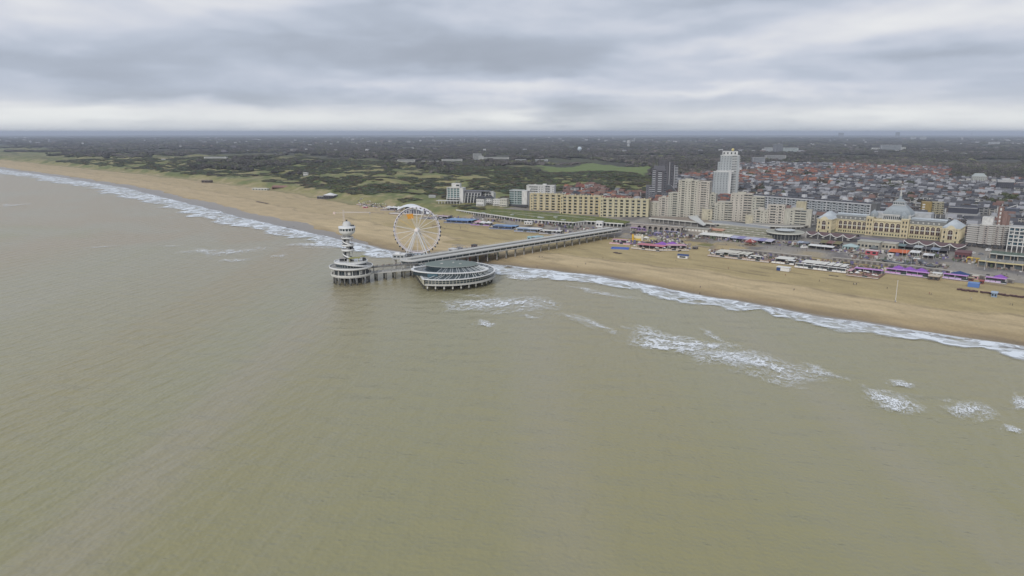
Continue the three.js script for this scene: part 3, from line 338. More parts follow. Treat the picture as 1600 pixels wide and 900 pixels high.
{ // stalls on the wheel deck
  const stall = (px, py, h0, w, hh, d, name, label, wall, roofM, turn = TH) => { const [x, z] = ground(px, py, h0), k = thing(name, label, 'stall', [x, h0, z], turn); part('wall', bx(w, hh, d), wall, k); part('roof', bx(w + 0.7, 0.3, d + 0.7, 0, hh, 0), roofM, k); box('shutter', w * 0.7, hh * 0.45, 0.15, 0, hh * 0.38, d / 2 + 0.03, darkSteel, k); return k; };
  stall(708, 396, 9, 7, 4.4, 5, 'deck_kiosk', 'white box kiosk on the pier deck right of the ferris wheel', std([0.72, 0.7, 0.7], 0.6), whiteSteel);
  stall(741, 388, 9, 4.5, 3.4, 4, 'deck_kiosk', 'dark red kiosk on the pier deck beside the bridge', std([0.10, 0.045, 0.045], 0.8), darkSteel);
  stall(652, 405, 9, 4, 3.2, 3.6, 'deck_kiosk', 'brown ticket kiosk in front of the ferris wheel legs', std([0.16, 0.11, 0.085], 0.8), std([0.3, 0.28, 0.26], 0.8));
  stall(640, 404, 9, 3.6, 4.2, 3, 'deck_kiosk', 'dark booth beside the left leg of the ferris wheel', darkSteel, greySteel);
  stall(690, 399, 9, 5, 2.6, 3, 'deck_kiosk', 'low grey stall right of the ferris wheel legs', std([0.34, 0.34, 0.33], 0.8), std([0.5, 0.48, 0.46], 0.7));
  stall(836, 374, 9.2, 8, 3.0, 5, 'deck_kiosk', 'pale turquoise kiosk beside the middle of the bridge', std([0.24, 0.42, 0.48], 0.6), std([0.36, 0.52, 0.58], 0.6)).position.y = 9;
  const [x, z] = ground(717, 394, 9), r = thing('lattice_ride', 'open grey lattice ride frame behind the white deck kiosk', 'ride', [x, 9, z], TH);
  part('frame', [...[-6, -2, 2, 6].flatMap(a => [-3, 3].map(c => bar([a, 0, c], [a, 6.4, c], 0.15))), ...[2.2, 4.3, 6.4].flatMap(h => [-3, 3].map(c => bar([-6, h, c], [6, h, c], 0.13))), ...[-6, -2, 2, 6].map(a => bar([a, 6.4, -3], [a, 6.4, 3], 0.13))], greySteel, r); part('platform', [bx(12.4, 0.3, 6.4, 0, 2.2, 0), bx(5, 2, 4, 1, 2.5, 0)], std([0.2, 0.2, 0.22], 0.7), r);
}
// ---------------------------------------------------------------- buildings: where they stand
// the place along a facade line (t = t0 + k (s - s0), in shore axes) that lies in a column of the photograph, and how high a row reaches there
function along(px, s0, t0, k, h) { const X = (px - 800) / FOCAL; const f = s => { const [x, z] = toXZ(s, t0 + k * (s - s0)); return x - X * ((EYE - h) * SP - z * CP); }; const a = f(s0), b = f(s0 + 1) - a; return s0 - a / b; }
function heightAt(py, z) { const Y = (450 - py) / FOCAL; return EYE + z * (SP - Y * CP) / (CP + Y * SP); }
function site(px0, py0, px1, pyTop, k = 0, h) { const p = onLand(px0, py0), y = h ?? p[1]; const g = ground(px0, py0, y), [s0, t0] = toST(...g), s1 = along(px1, s0, t0, k, y), [x1, z1] = toXZ(s1, t0 + k * (s1 - s0)); return { x: g[0], y, z: g[1], s0, t0, k, turn: TH + Math.atan(k), w: Math.hypot(x1 - g[0], z1 - g[1]), h: heightAt(pyTop, (g[1] * 1 + z1 * 0)) - y, at: px => { const s = along(px, s0, t0, k, y), [a, b] = toXZ(s, t0 + k * (s - s0)); return Math.sign(s - s0) * Math.hypot(a - g[0], b - g[1]); } }; }
const speck = (n, lo, hi, sx, sy) => tex(128, 128, (u, v) => { const a = lerp(lo, hi, fbm(u * sx, v * sy, 4, sx, sy)) + (vnoise(u * 64, v * 64, 64, 64) - 0.5) * 0.05; return [a, a, a]; }, true);
const weather = speck(1, 0.80, 1.04, 6, 4);
const wallOf = (c, r = 0.85) => { const m = std(c, r, { map: weather }); return m; };
const WIN = std([0.030, 0.036, 0.042], 0.15), WINP = std([0.11, 0.13, 0.14], 0.2), ROOFG = std([0.22, 0.22, 0.22], 0.9), ROOFL = std([0.40, 0.40, 0.39], 0.85), WHITE = wallOf([0.70, 0.69, 0.66]), DARK = std([0.07, 0.07, 0.075], 0.8);
// one stretch of facade, x from 0 to w, front at z = 0: solid bays (s), open loggias (L), small windows (w)
function facade(parent, x0, z0, w, floors, fh, d, pattern, wallM, opt = {}) {
  const { y0 = 0, set = 1.5, slabM = wallM, paneM = WIN, parapet = 1.3, roofM = ROOFL, top = 1.0, seed = 1, balconyM = wallM, small = true } = opt, r = rng(seed), H = floors * fh;
  const weights = { s: 1.7, L: 1.9, w: 2.1, n: 0.5 }, sum = [...pattern].reduce((a, c) => a + weights[c], 0), walls = [bx(w, H, d - set, x0 + w / 2, y0, z0 - set - (d - set) / 2)], ledges = [];
  let x = x0; const smallOnes = [];
  for (const c of pattern) { const q = weights[c] / sum * w;
    if (c === 'L') { for (let f = 0; f < floors; f++) { const yy = y0 + f * fh; box('window', q * 0.86, fh * 0.72, 0.12, x + q / 2, yy + 0.25, z0 - set + 0.08, r() < 0.22 ? WINP : paneM, parent); box('balcony', q, parapet, 0.18, x + q / 2, yy + 0.05, z0 - 0.12, balconyM, parent); ledges.push(bx(q, 0.28, set, x + q / 2, yy - 0.23 + 0.0, z0 - set / 2)); } }
    else { walls.push(bx(q, H, set, x + q / 2, y0, z0 - set / 2 + 0.002)); if (c === 'w') for (let f = 0; f < floors; f++) { const g = [x + q / 2, y0 + f * fh + 0.9, z0]; if (small) box('window', q * 0.34, fh * 0.42, 0.14, ...g, r() < 0.3 ? WINP : paneM, parent); else smallOnes.push(bx(q * 0.24, fh * 0.36, 0.14, ...g)); } }
    x += q; }
  part('wall', walls, wallM, parent); if (ledges.length) part('floor_slab', ledges, slabM, parent); if (smallOnes.length) { const m = part('small_window', smallOnes, paneM, parent); m.userData.kind = 'stuff'; }
  part('parapet', [bx(w + 0.3, top, 0.35, x0 + w / 2, y0 + H, z0 - 0.1), bx(w + 0.3, top, 0.35, x0 + w / 2, y0 + H, z0 - d + 0.1), bx(0.35, top, d - 0.6, x0 + 0.02, y0 + H, z0 - d / 2), bx(0.35, top, d - 0.6, x0 + w - 0.02, y0 + H, z0 - d / 2)], opt.trimM ?? wallM, parent); part('roof', bx(w - 0.7, 0.25, d - 0.7, x0 + w / 2, y0 + H, z0 - d / 2), roofM, parent);
  return H;
}
function endWindows(parent, x, z0, d, floors, fh, n, y0 = 0, m = WIN) { for (let f = 0; f < floors; f++) for (let k = 0; k < n; k++) box('window', 0.14, fh * 0.45, d / n * 0.4, x, y0 + f * fh + 0.9, z0 - (k + 0.5) * d / n, m, parent); }
const exclude = [];   // footprints kept free of the small houses: [x, z, radius]

// ---------------------------------------------------------------- yellow apartment blocks behind the grass-roofed gallery
{
  const yellow = wallOf([0.59, 0.51, 0.325]), yellow2 = wallOf([0.58, 0.525, 0.35]), edge = wallOf([0.56, 0.40, 0.10]);
  const rows = [[828, 328.5, 876, 302.5, 0.5, 'wLsLsLsLsL', 'yellow six-storey flats with an ochre end wall, farthest of the three', yellow], [875, 334.5, 938, 305.5, 0.5, 'wLsLsLsLsLsLsLs', 'yellow six-storey flats standing between two like blocks', yellow], [937, 339, 1012.5, 310, 0.48, 'wLsLsLsLsLsLsLsLs', 'paler yellow six-storey flats nearest the cream stepped blocks', yellow2]];
  for (const [a, b, c, d, k, pat, label, m] of rows) {
    const q = site(a, b, c, d, k), t = thing('apartment_block', label, 'apartment block', [q.x, q.y, q.z], q.turn, 'yellow flats behind the gallery'), fl = 6, fh = (q.h - 1) / fl;
    facade(t, 0, 0, q.w, fl, fh, 13, pat, m, { seed: a, set: 1.7 }); part('end_wall', bx(0.4, q.h - 1.4, 13, -0.22, 0, -6.5), edge, t);
    for (let i = 0; i < pat.length / 2; i++) part('dormer', [bx(3.2, 1.9, 4, 2 + i * q.w / (pat.length / 2), q.h - 1, -4.2), bx(1.2, 2.6, 1.2, 4.6 + i * q.w / (pat.length / 2), q.h - 1, -8)], m, t);
    for (let i = 1; i < 6; i++) part('drain_pipe', bx(0.28, q.h - 1, 0.28, i * q.w / 6, 0, 0.16), WHITE, t); exclude.push([q.x + 20, q.z - 10, 40]);
  }
}
// ---------------------------------------------------------------- cream stepped blocks, three clusters
{
  const creams = [wallOf([0.53, 0.50, 0.42]), wallOf([0.55, 0.505, 0.435]), wallOf([0.515, 0.495, 0.42])], sand = wallOf([0.56, 0.51, 0.38]);
  const clusters = [
    ['cream_tower_block', 'tallest cream stepped tower block, left of the white tower', [1015, 337, 0.30], [[1015, 1028, 315.5, 'ww', 0], [1028, 1043, 308.5, 'wLw', 0], [1043, 1060, 301, 'wwLLw', 1], [1058, 1088, 281.5, 'wLwwLw', 2.5], [1088, 1106, 283.5, 'wLLw', 1.5], [1105, 1116, 303, 'wLw', -2]], 14],
    ['cream_apartment_block', 'cream stepped apartment block in front of the white tower', [1097, 343, 0.30], [[1097, 1113, 326, 'sw', 5], [1111, 1121, 319.5, 'Lw', 3], [1119, 1142, 315, 'wwLL', 1.5], [1139, 1172, 302.5, 'wwwLL', 0], [1172, 1191, 307.5, 'wLL', -1]], 12],
    ['cream_apartment_block', 'cream stepped apartment block nearest the yellow palace with a plain square tower', [1165, 351.5, 0.26], [[1165, 1176, 335.5, 's', 5], [1175, 1199, 327.5, 'wLww', 3], [1197, 1224, 320, 'wLLwLw', 1.5], [1222, 1266, 327, 'swLLs', 0]], 10]];
  clusters.forEach(([name, label, [a, b, k], segs, dep], ci) => {
    const q = site(a, b, segs[segs.length - 1][1], segs[0][2], k), t = thing(name, label, 'apartment block', [q.x, q.y, q.z], q.turn, 'cream stepped blocks behind the boulevard');
    segs.forEach(([p0, p1, top, pat, fwd], i) => { const x0 = q.at(p0), x1 = q.at(p1), fl = Math.max(3, Math.round((heightAt(top, q.z + (x0 + x1) / 2 * 0.45) - q.y - 1) / 3.0)), fh = (heightAt(top, q.z + (x0 + x1) / 2 * 0.45) - q.y - 1) / fl; facade(t, x0, fwd * 0.8, x1 - x0, fl, fh, dep + fwd, pat, pat === 's' || pat === 'sw' ? sand : creams[(i + ci) % 3], { seed: p0, set: 1.3, small: false, parapet: 1.35 });
      if (i % 2) part('roof_house', bx((x1 - x0) * 0.4, 2.6, 4, (x0 + x1) / 2, fl * fh + 0.25, -5), creams[i % 3], t);
      for (let f = 0; f < fl; f++) if (i === segs.length - 1 || segs[i + 1][2] > top) box('window', 0.12, fh * 0.45, 2.2, x1 + 0.0, f * fh + 0.9, fwd * 0.8 - 5, WIN, t); });
    if (ci === 2) { const x0 = q.at(1240), x1 = q.at(1255.5), hh = heightAt(315, q.z + 25) - q.y; part('square_tower', [bx(x1 - x0, hh, 9, (x0 + x1) / 2, 0, -9)], wallOf([0.50, 0.45, 0.32]), t); }
    exclude.push([q.x + 30, q.z - 10, 50]);
  });
}
// ---------------------------------------------------------------- white tower block
{
  const cool = wallOf([0.46, 0.485, 0.49]), white = wallOf([0.68, 0.68, 0.66]), q = site(1113, 311.5, 1139, 268, 0.62), t = thing('white_tower_block', 'tall pale grey tower block in two volumes with a gold ball on its roof', 'tower block', [q.x, q.y, q.z], q.turn);
  const tall = (px0, px1, top, z0, d, m, pat, fl, opt) => { const x0 = q.at(px0), x1 = q.at(px1), H = heightAt(top, q.z) - q.y, fh = (H - 1) / fl; facade(t, x0, z0, x1 - x0, fl, fh, d, pat, m, { small: false, set: 1.2, seed: px0, top: 1.0, ...opt }); return [x0, x1, H, fh]; };
  const lo = tall(1113, 1136, 268, 0, 18, cool, 'wwwww', 16, { trimM: white }); part('white_pier', bx(4.4, lo[2] + 2.5, 9, lo[1] + 2.2, 0, -5), white, t); part('white_cap', bx(lo[1] - lo[0] + 4, 2.2, 1.2, (lo[0] + lo[1]) / 2 + 6, lo[2] - 0.2, -3), white, t);
  const hi = tall(1123.5, 1153, 243, -19, 18, cool, 'wwwwLLs', 26, { balconyM: white, trimM: white }); tall(1120, 1124, 254, -20, 14, cool, 'w', 23, {});
  part('penthouse', [bx(hi[1] - hi[0] - 6, 6.6, 13, (hi[0] + hi[1]) / 2, hi[2], -28)], white, t); for (let k = 0; k < 4; k++) box('window', 2, 3, 0.2, lerp(hi[0] + 5, hi[1] - 5, k / 3.4), hi[2] + 1.8, -21.45, WIN, t);
  for (let f = 0; f < 26; f++) { box('balcony', 1.6, 1.1, 9, hi[1] + 0.8, f * hi[3] + 0.1, -26, white, t); box('window', 0.2, hi[3] * 0.6, 7, hi[1] + 0.05, f * hi[3] + 0.7, -26, WIN, t); }
  const ball = part('roof_ball', (() => { const g = new THREE.SphereGeometry(2.4, 16, 12); g.translate((hi[0] + hi[1]) / 2 + 4, hi[2] + 9, -27); return g; })(), std([0.55, 0.47, 0.22], 0.5), t); exclude.push([q.x + 15, q.z - 15, 40]);
}
// ---------------------------------------------------------------- dark towers
{
  const brown = wallOf([0.125, 0.12, 0.13]), grey = wallOf([0.19, 0.19, 0.21]), white = wallOf([0.5, 0.5, 0.52]);
  const a = site(1018, 314, 1040, 266, 0.75), t = thing('dark_tower_block', 'dark grey tower block with a sloping top and pale balcony columns, nearest the yellow flats', 'tower block', [a.x, a.y, a.z], a.turn, 'dark towers behind the yellow flats');
  const fh = 3; const f1 = Math.round(a.h / fh); facade(t, 0, 0, a.w * 0.26, f1, fh, 15, 'Ln', grey, { balconyM: white, small: false, seed: 3 }); facade(t, a.w * 0.27, 1.2, a.w * 0.5, f1 - 1, fh, 17, 'sLLs', brown, { balconyM: white, slabM: white, small: false, seed: 4 }); facade(t, a.w * 0.78, -1, a.w * 0.22, f1 - 2, fh, 15, 'nL', grey, { balconyM: grey, small: false, seed: 5 });
  { const s = new THREE.Shape(); s.moveTo(0, 0); s.lineTo(15, 0); s.lineTo(15, 7.5); s.closePath(); const g = new THREE.ExtrudeGeometry(s, { depth: a.w * 0.8, bevelEnabled: false }); g.rotateY(Math.PI / 2); g.translate(a.w * 0.1, f1 * fh - 2, 0); part('sloping_top', g, brown, t); }
  { const w = site(1011.5, 314, 1018.5, 290, 0.75); const g = new THREE.Group(); const x0 = -9; facade(t, x0, -3, 9, Math.round(w.h / fh), fh, 12, 'wL', grey, { small: false, seed: 7, balconyM: white }); }
  facade(t, -2, 6, a.w + 4, 4, 3.2, 10, 'wwLLww', grey, { small: false, seed: 9 });
  const b = site(1027.5, 300, 1043, 252.5, 0.75), u = thing('dark_tower_block', 'plain dark brown tower block half hidden behind the sloping-topped one', 'tower block', [b.x, b.y, b.z], b.turn, 'dark towers behind the yellow flats'); facade(u, 0, 0, b.w, Math.round(b.h / 3), 3, 20, 'nwwn', brown, { small: false, seed: 12 }); part('roof_house', bx(6, 3, 6, b.w / 2, b.h, -9), brown, u);
  const c = site(1043, 300, 1058, 254, 0.8), v = thing('dark_tower_block', 'dark tower block striped with white end walls and balconies, rightmost of the dark towers', 'tower block', [c.x, c.y, c.z], c.turn, 'dark towers behind the yellow flats');
  { const fl = Math.round(c.h / 3); facade(v, 0, 0, c.w * 0.6, fl, 3, 18, 'LwLw', brown, { balconyM: grey, small: false, seed: 13 }); part('white_end_wall', [bx(1.6, fl * 3 + 1.5, 4, 1.4, 0, 0.5), bx(1.2, fl * 3 - 4, 2, c.w * 0.62, 0, 0.6)], white, v); facade(v, c.w * 0.66, -3, c.w * 0.34, fl - 2, 3, 15, 'L', grey, { balconyM: white, slabM: white, small: false, seed: 15 }); }
  const d = site(1042, 306, 1058, 286, 0.75), wd = thing('sloping_glass_building', 'low dark building with a long sloping roof at the foot of the dark towers', 'building', [d.x, d.y, d.z], d.turn); { const s = new THREE.Shape(); s.moveTo(0, 0); s.lineTo(d.w, 0); s.lineTo(d.w, 6); s.lineTo(d.w * 0.35, 19); s.lineTo(0, 19); s.closePath(); const g = new THREE.ExtrudeGeometry(s, { depth: 16, bevelEnabled: false }); g.translate(0, 0, -16); part('wall', g, wallOf([0.13, 0.13, 0.14]), wd); for (let k = 0; k < 5; k++) box('window', d.w * 0.28, 1.6, 0.2, d.w * 0.18, 2 + k * 3.3, 0, WINP, wd); part('roof_edge', bar([d.w, 6.2, 0], [d.w * 0.35, 19.2, 0], 0.4), white, wd); }
  for (const p of [a, b, c, d]) exclude.push([p.x + 8, p.z - 8, 34]);
}
// ---------------------------------------------------------------- white hotel at the dune edge and the houses beside it
{
  const white = wallOf([0.64, 0.635, 0.60]), greenish = std([0.10, 0.15, 0.15], 0.18), q = site(697, 317.5, 717.5, 294, 0.55), t = thing('beach_hotel', 'white terraced beach hotel with a grid of green-glass balconies and a rear wing', 'hotel', [q.x, q.y, q.z], q.turn), fl = 7, fh = q.h / fl;
  facade(t, 0, -4, q.w, fl, fh, 12, 'nLnLnLnLn', white, { paneM: greenish, seed: 61, set: 1.4, parapet: 0.9, balconyM: std([0.30, 0.42, 0.42], 0.3) });
  for (let f = 0; f < 3; f++) part('terrace', [bx(q.w + 0.4, 0.4, 7 - f * 1.8, q.w / 2, f * fh + 0.3, -4 + (7 - f * 1.8) / 2), bx(q.w, 0.9, 0.2, q.w / 2, f * fh + 0.7, 3 - f * 1.8)], white, t);
  for (let k = 0; k < 5; k++) part('fin_wall', (() => { const s = new THREE.Shape(); s.moveTo(0, 0); s.lineTo(4.6, 0); s.quadraticCurveTo(1.2, fh * 1.8, 0, fh * 3.6); s.closePath(); const g = new THREE.ExtrudeGeometry(s, { depth: 0.5, bevelEnabled: false }); g.rotateY(-Math.PI / 2); g.translate(0.25 + k * q.w / 4.1, 0, -4); return g; })(), white, t);
  part('side_wall', bx(5.2, q.h + 0.6, 13, q.w + 2.6, 0, -10), wallOf([0.70, 0.69, 0.67]), t); part('penthouse', bx(q.w * 0.62, 6.2, 8, q.w * 0.66, q.h + 1, -9.5), WHITE, t); box('window', 5, 2.4, 0.2, q.w * 0.82, q.h + 3, -5.45, WIN, t); part('antenna', bar([q.w * 0.7, q.h + 7, -9], [q.w * 0.7, q.h + 13, -9], 0.18), greySteel, t); part('entrance_hall', [bx(q.w + 14, 0.7, 10, q.w / 2 - 5, 4.2, 6), ...Array.from({ length: 8 }, (_, k) => bx(0.8, 4.2, 0.8, -8 + k * 4.8, 0, 9.5))], white, t);
  const wx = q.w + 6, W = 26; part('rear_wing', bx(W, 18, 14, wx + W / 2, 0, -18), std([0.20, 0.20, 0.22], 0.8), t); for (let k = 0; k < 6; k++) part('fin_wall', (() => { const s = new THREE.Shape(); s.moveTo(0, 0); s.lineTo(7, 0); s.lineTo(2, 12); s.lineTo(0, 14.5); s.closePath(); const g = new THREE.ExtrudeGeometry(s, { depth: 0.8, bevelEnabled: false }); g.rotateY(-Math.PI / 2); g.translate(wx + 1.2 + k * 4.8, 1, -11); return g; })(), white, t);
  for (let k = 0; k < 5; k++) for (let f = 0; f < 4; f++) box('window', 3.6, 2.1, 0.2, wx + 3.4 + k * 4.8, 2 + f * 3.6, -10.9 + (3 - f) * 0.9, WIN, t); part('wing_roof', bx(W + 14, 0.8, 16, wx + W / 2 + 4, 18, -18), std([0.14, 0.14, 0.155], 0.7), t); facade(t, wx + W, -17, 15, 5, 3.3, 12, 'LnLnLn', white, { seed: 64, balconyM: greySteel }); part('side_wall', bx(2.4, 16, 12, wx + W + 16.4, 0, -22), white, t);
  clearings.push([q.x + 25, q.z - 15, 42]); exclude.push([q.x + 20, q.z, 40]);
  const villa = (a, b, c, d, k, label, m, roofM, fl2 = 2, hip = false, group) => { const v = site(a, b, c, d, k), g = thing('seaside_house', label, 'house', [v.x, v.y, v.z], v.turn, group), fh2 = (v.h - (hip ? 3.5 : 0.8)) / fl2, pat = v.w > 14 ? 'wwwwww' : 'wwww'; facade(g, 0, 0, v.w, fl2, fh2, 10, pat, m, { seed: a, set: 0.4, roofM, top: hip ? 0.2 : 0.7 }); if (hip) { const s = new THREE.Shape(); s.moveTo(-0.5, 0); s.lineTo(v.w + 0.5, 0); s.lineTo(v.w - 3, 3.4); s.lineTo(3, 3.4); s.closePath(); const e = new THREE.ExtrudeGeometry(s, { depth: 11, bevelEnabled: false }); e.translate(0, fh2 * fl2 + 0.25, -10.5); part('roof', e, roofM, g); } part('porch', [bx(v.w * 0.6, 0.25, 2.4, v.w / 2, 2.6, 1.2), bx(0.2, 2.6, 0.2, v.w * 0.22, 0, 2.2), bx(0.2, 2.6, 0.2, v.w * 0.78, 0, 2.2)], WHITE, g); part('chimney', bx(0.8, 1.6, 0.8, v.w * 0.7, v.h, -6), brickD, g); clearings.push([v.x + 8, v.z, 14]); return g; };
  const brickD = wallOf([0.16, 0.10, 0.085]);
  villa(744, 322, 756, 307, 0.5, 'white house under a broad dark roof beside the beach hotel', WHITE, std([0.055, 0.057, 0.065], 0.7), 2, true); villa(756, 319, 768, 306.5, 0.5, 'white villa with tall windows and a dark hipped roof', WHITE, std([0.06, 0.06, 0.068], 0.7), 3, true); villa(770, 321.5, 781, 311, 0.5, 'low white flat-roofed house left of the glass building', WHITE, ROOFL, 3); villa(781, 323, 792, 310, 0.5, 'cream flat-roofed house touching the glass building', wallOf([0.60, 0.58, 0.50]), ROOFL, 3);
  villa(742, 328.5, 757, 323.5, 0.5, 'low dark restaurant with white awnings before the white houses', wallOf([0.30, 0.28, 0.27]), std([0.6, 0.6, 0.6], 0.7), 1);
  { const v = site(796, 322, 815, 297.5, 0.5), g = thing('glass_apartment_building', 'green glass apartment building with a blank white side wall', 'apartment block', [v.x, v.y, v.z], v.turn); facade(g, 0, 0, v.w, 7, (v.h - 0.6) / 7, 16, 'LLnLnLL', wallOf([0.52, 0.56, 0.54]), { paneM: std([0.07, 0.11, 0.11], 0.2), balconyM: std([0.30, 0.38, 0.365], 0.3), parapet: 1.0, seed: 70 }); part('side_wall', bx(8, v.h, 15, v.w + 4, 0, -8), WHITE, g); part('plinth', bx(v.w + 12, 3, 4, v.w / 2 + 4, 0, 2.4), DARK, g); part('lift_house', bx(3, 3, 5, v.w + 9.5, v.h - 0.5, -9), WHITE, g); clearings.push([v.x + 10, v.z - 8, 26]); }
  { const v = site(823, 316, 866, 293, 0.55), g = thing('white_hotel', 'long white hotel rising behind the farthest yellow flats', 'hotel', [v.x, v.y, v.z - 25], v.turn); facade(g, 0, 0, v.w * 1.03, 7, v.h * 1.05 / 7, 14, 'swwwwwwsLLsw', wallOf([0.62, 0.61, 0.59]), { small: false, seed: 75 }); for (let f = 4; f < 7; f++) box('window', v.w * 0.32, 1.3, 0.16, v.w * 0.26, f * v.h * 1.05 / 7 + 1, 0.02, WIN, g); part('roof_house', [bx(6, 3, 6, v.w * 0.65, v.h * 1.05, -6), bx(3, 2, 4, v.w * 0.3, v.h * 1.05, -6)], WHITE, g); clearings.push([v.x + 22, v.z - 32, 40]); }
}
// ---------------------------------------------------------------- long pale slab with a scalloped roof line
{
  const wall = wallOf([0.40, 0.425, 0.44]), white = wallOf([0.66, 0.66, 0.67]), q = site(1190, 329, 1358, 309, -0.12), t = thing('long_slab_block', 'very long pale grey slab block with a scalloped dark roof behind the yellow palace', 'apartment block', [q.x, q.y, q.z], q.turn), fl = 6, fh = 3.2, x0 = q.at(1171), w = q.w - x0;
  const n = 6; for (let k = 0; k < n; k++) { facade(t, x0 + k * w / n, 0, w / n - 0.9, fl, fh, 12, 'LwLwLwL', wall, { seed: 80 + k, balconyM: wallOf([0.55, 0.57, 0.58]), small: true, set: 1.3, top: 0.5 }); part('stair_tower', bx(0.9, fl * fh + 1.6, 3, x0 + (k + 1) * w / n - 0.45, 0, -0.9), white, t); part('roof_lift_house', bx(5.2, 6.4, 5, x0 + (k + 0.62) * w / n, fl * fh + 0.3, -13.5), white, t); }
  part('white_fascia', bx(w + 1, 1.3, 0.7, x0 + w / 2, fl * fh + 0.6, 0.5), white, t); for (let k = 0; k < 20; k++) part('roof_vault', (() => { const g = new THREE.CylinderGeometry(3.1, 3.1, 9, 12, 1, false, -Math.PI / 2, Math.PI); g.rotateX(-Math.PI / 2); g.scale(w / 20 / 6.2, 0.55, 1); g.translate(x0 + (k + 0.5) * w / 20, fl * fh + 1.9, -5); return g; })(), std([0.085, 0.087, 0.10], 0.8, { side: THREE.DoubleSide }), t);
  part('end_block', bx(7, fl * fh + 3, 12, q.w + 3, 0, -7), wallOf([0.17, 0.17, 0.17]), t); for (let k = 0; k < 9; k++) exclude.push([...(() => { const a = lerp(x0, q.w, k / 8); return [q.x + Math.cos(q.turn) * a, q.z - Math.sin(q.turn) * a - 4]; })(), 30]);
}
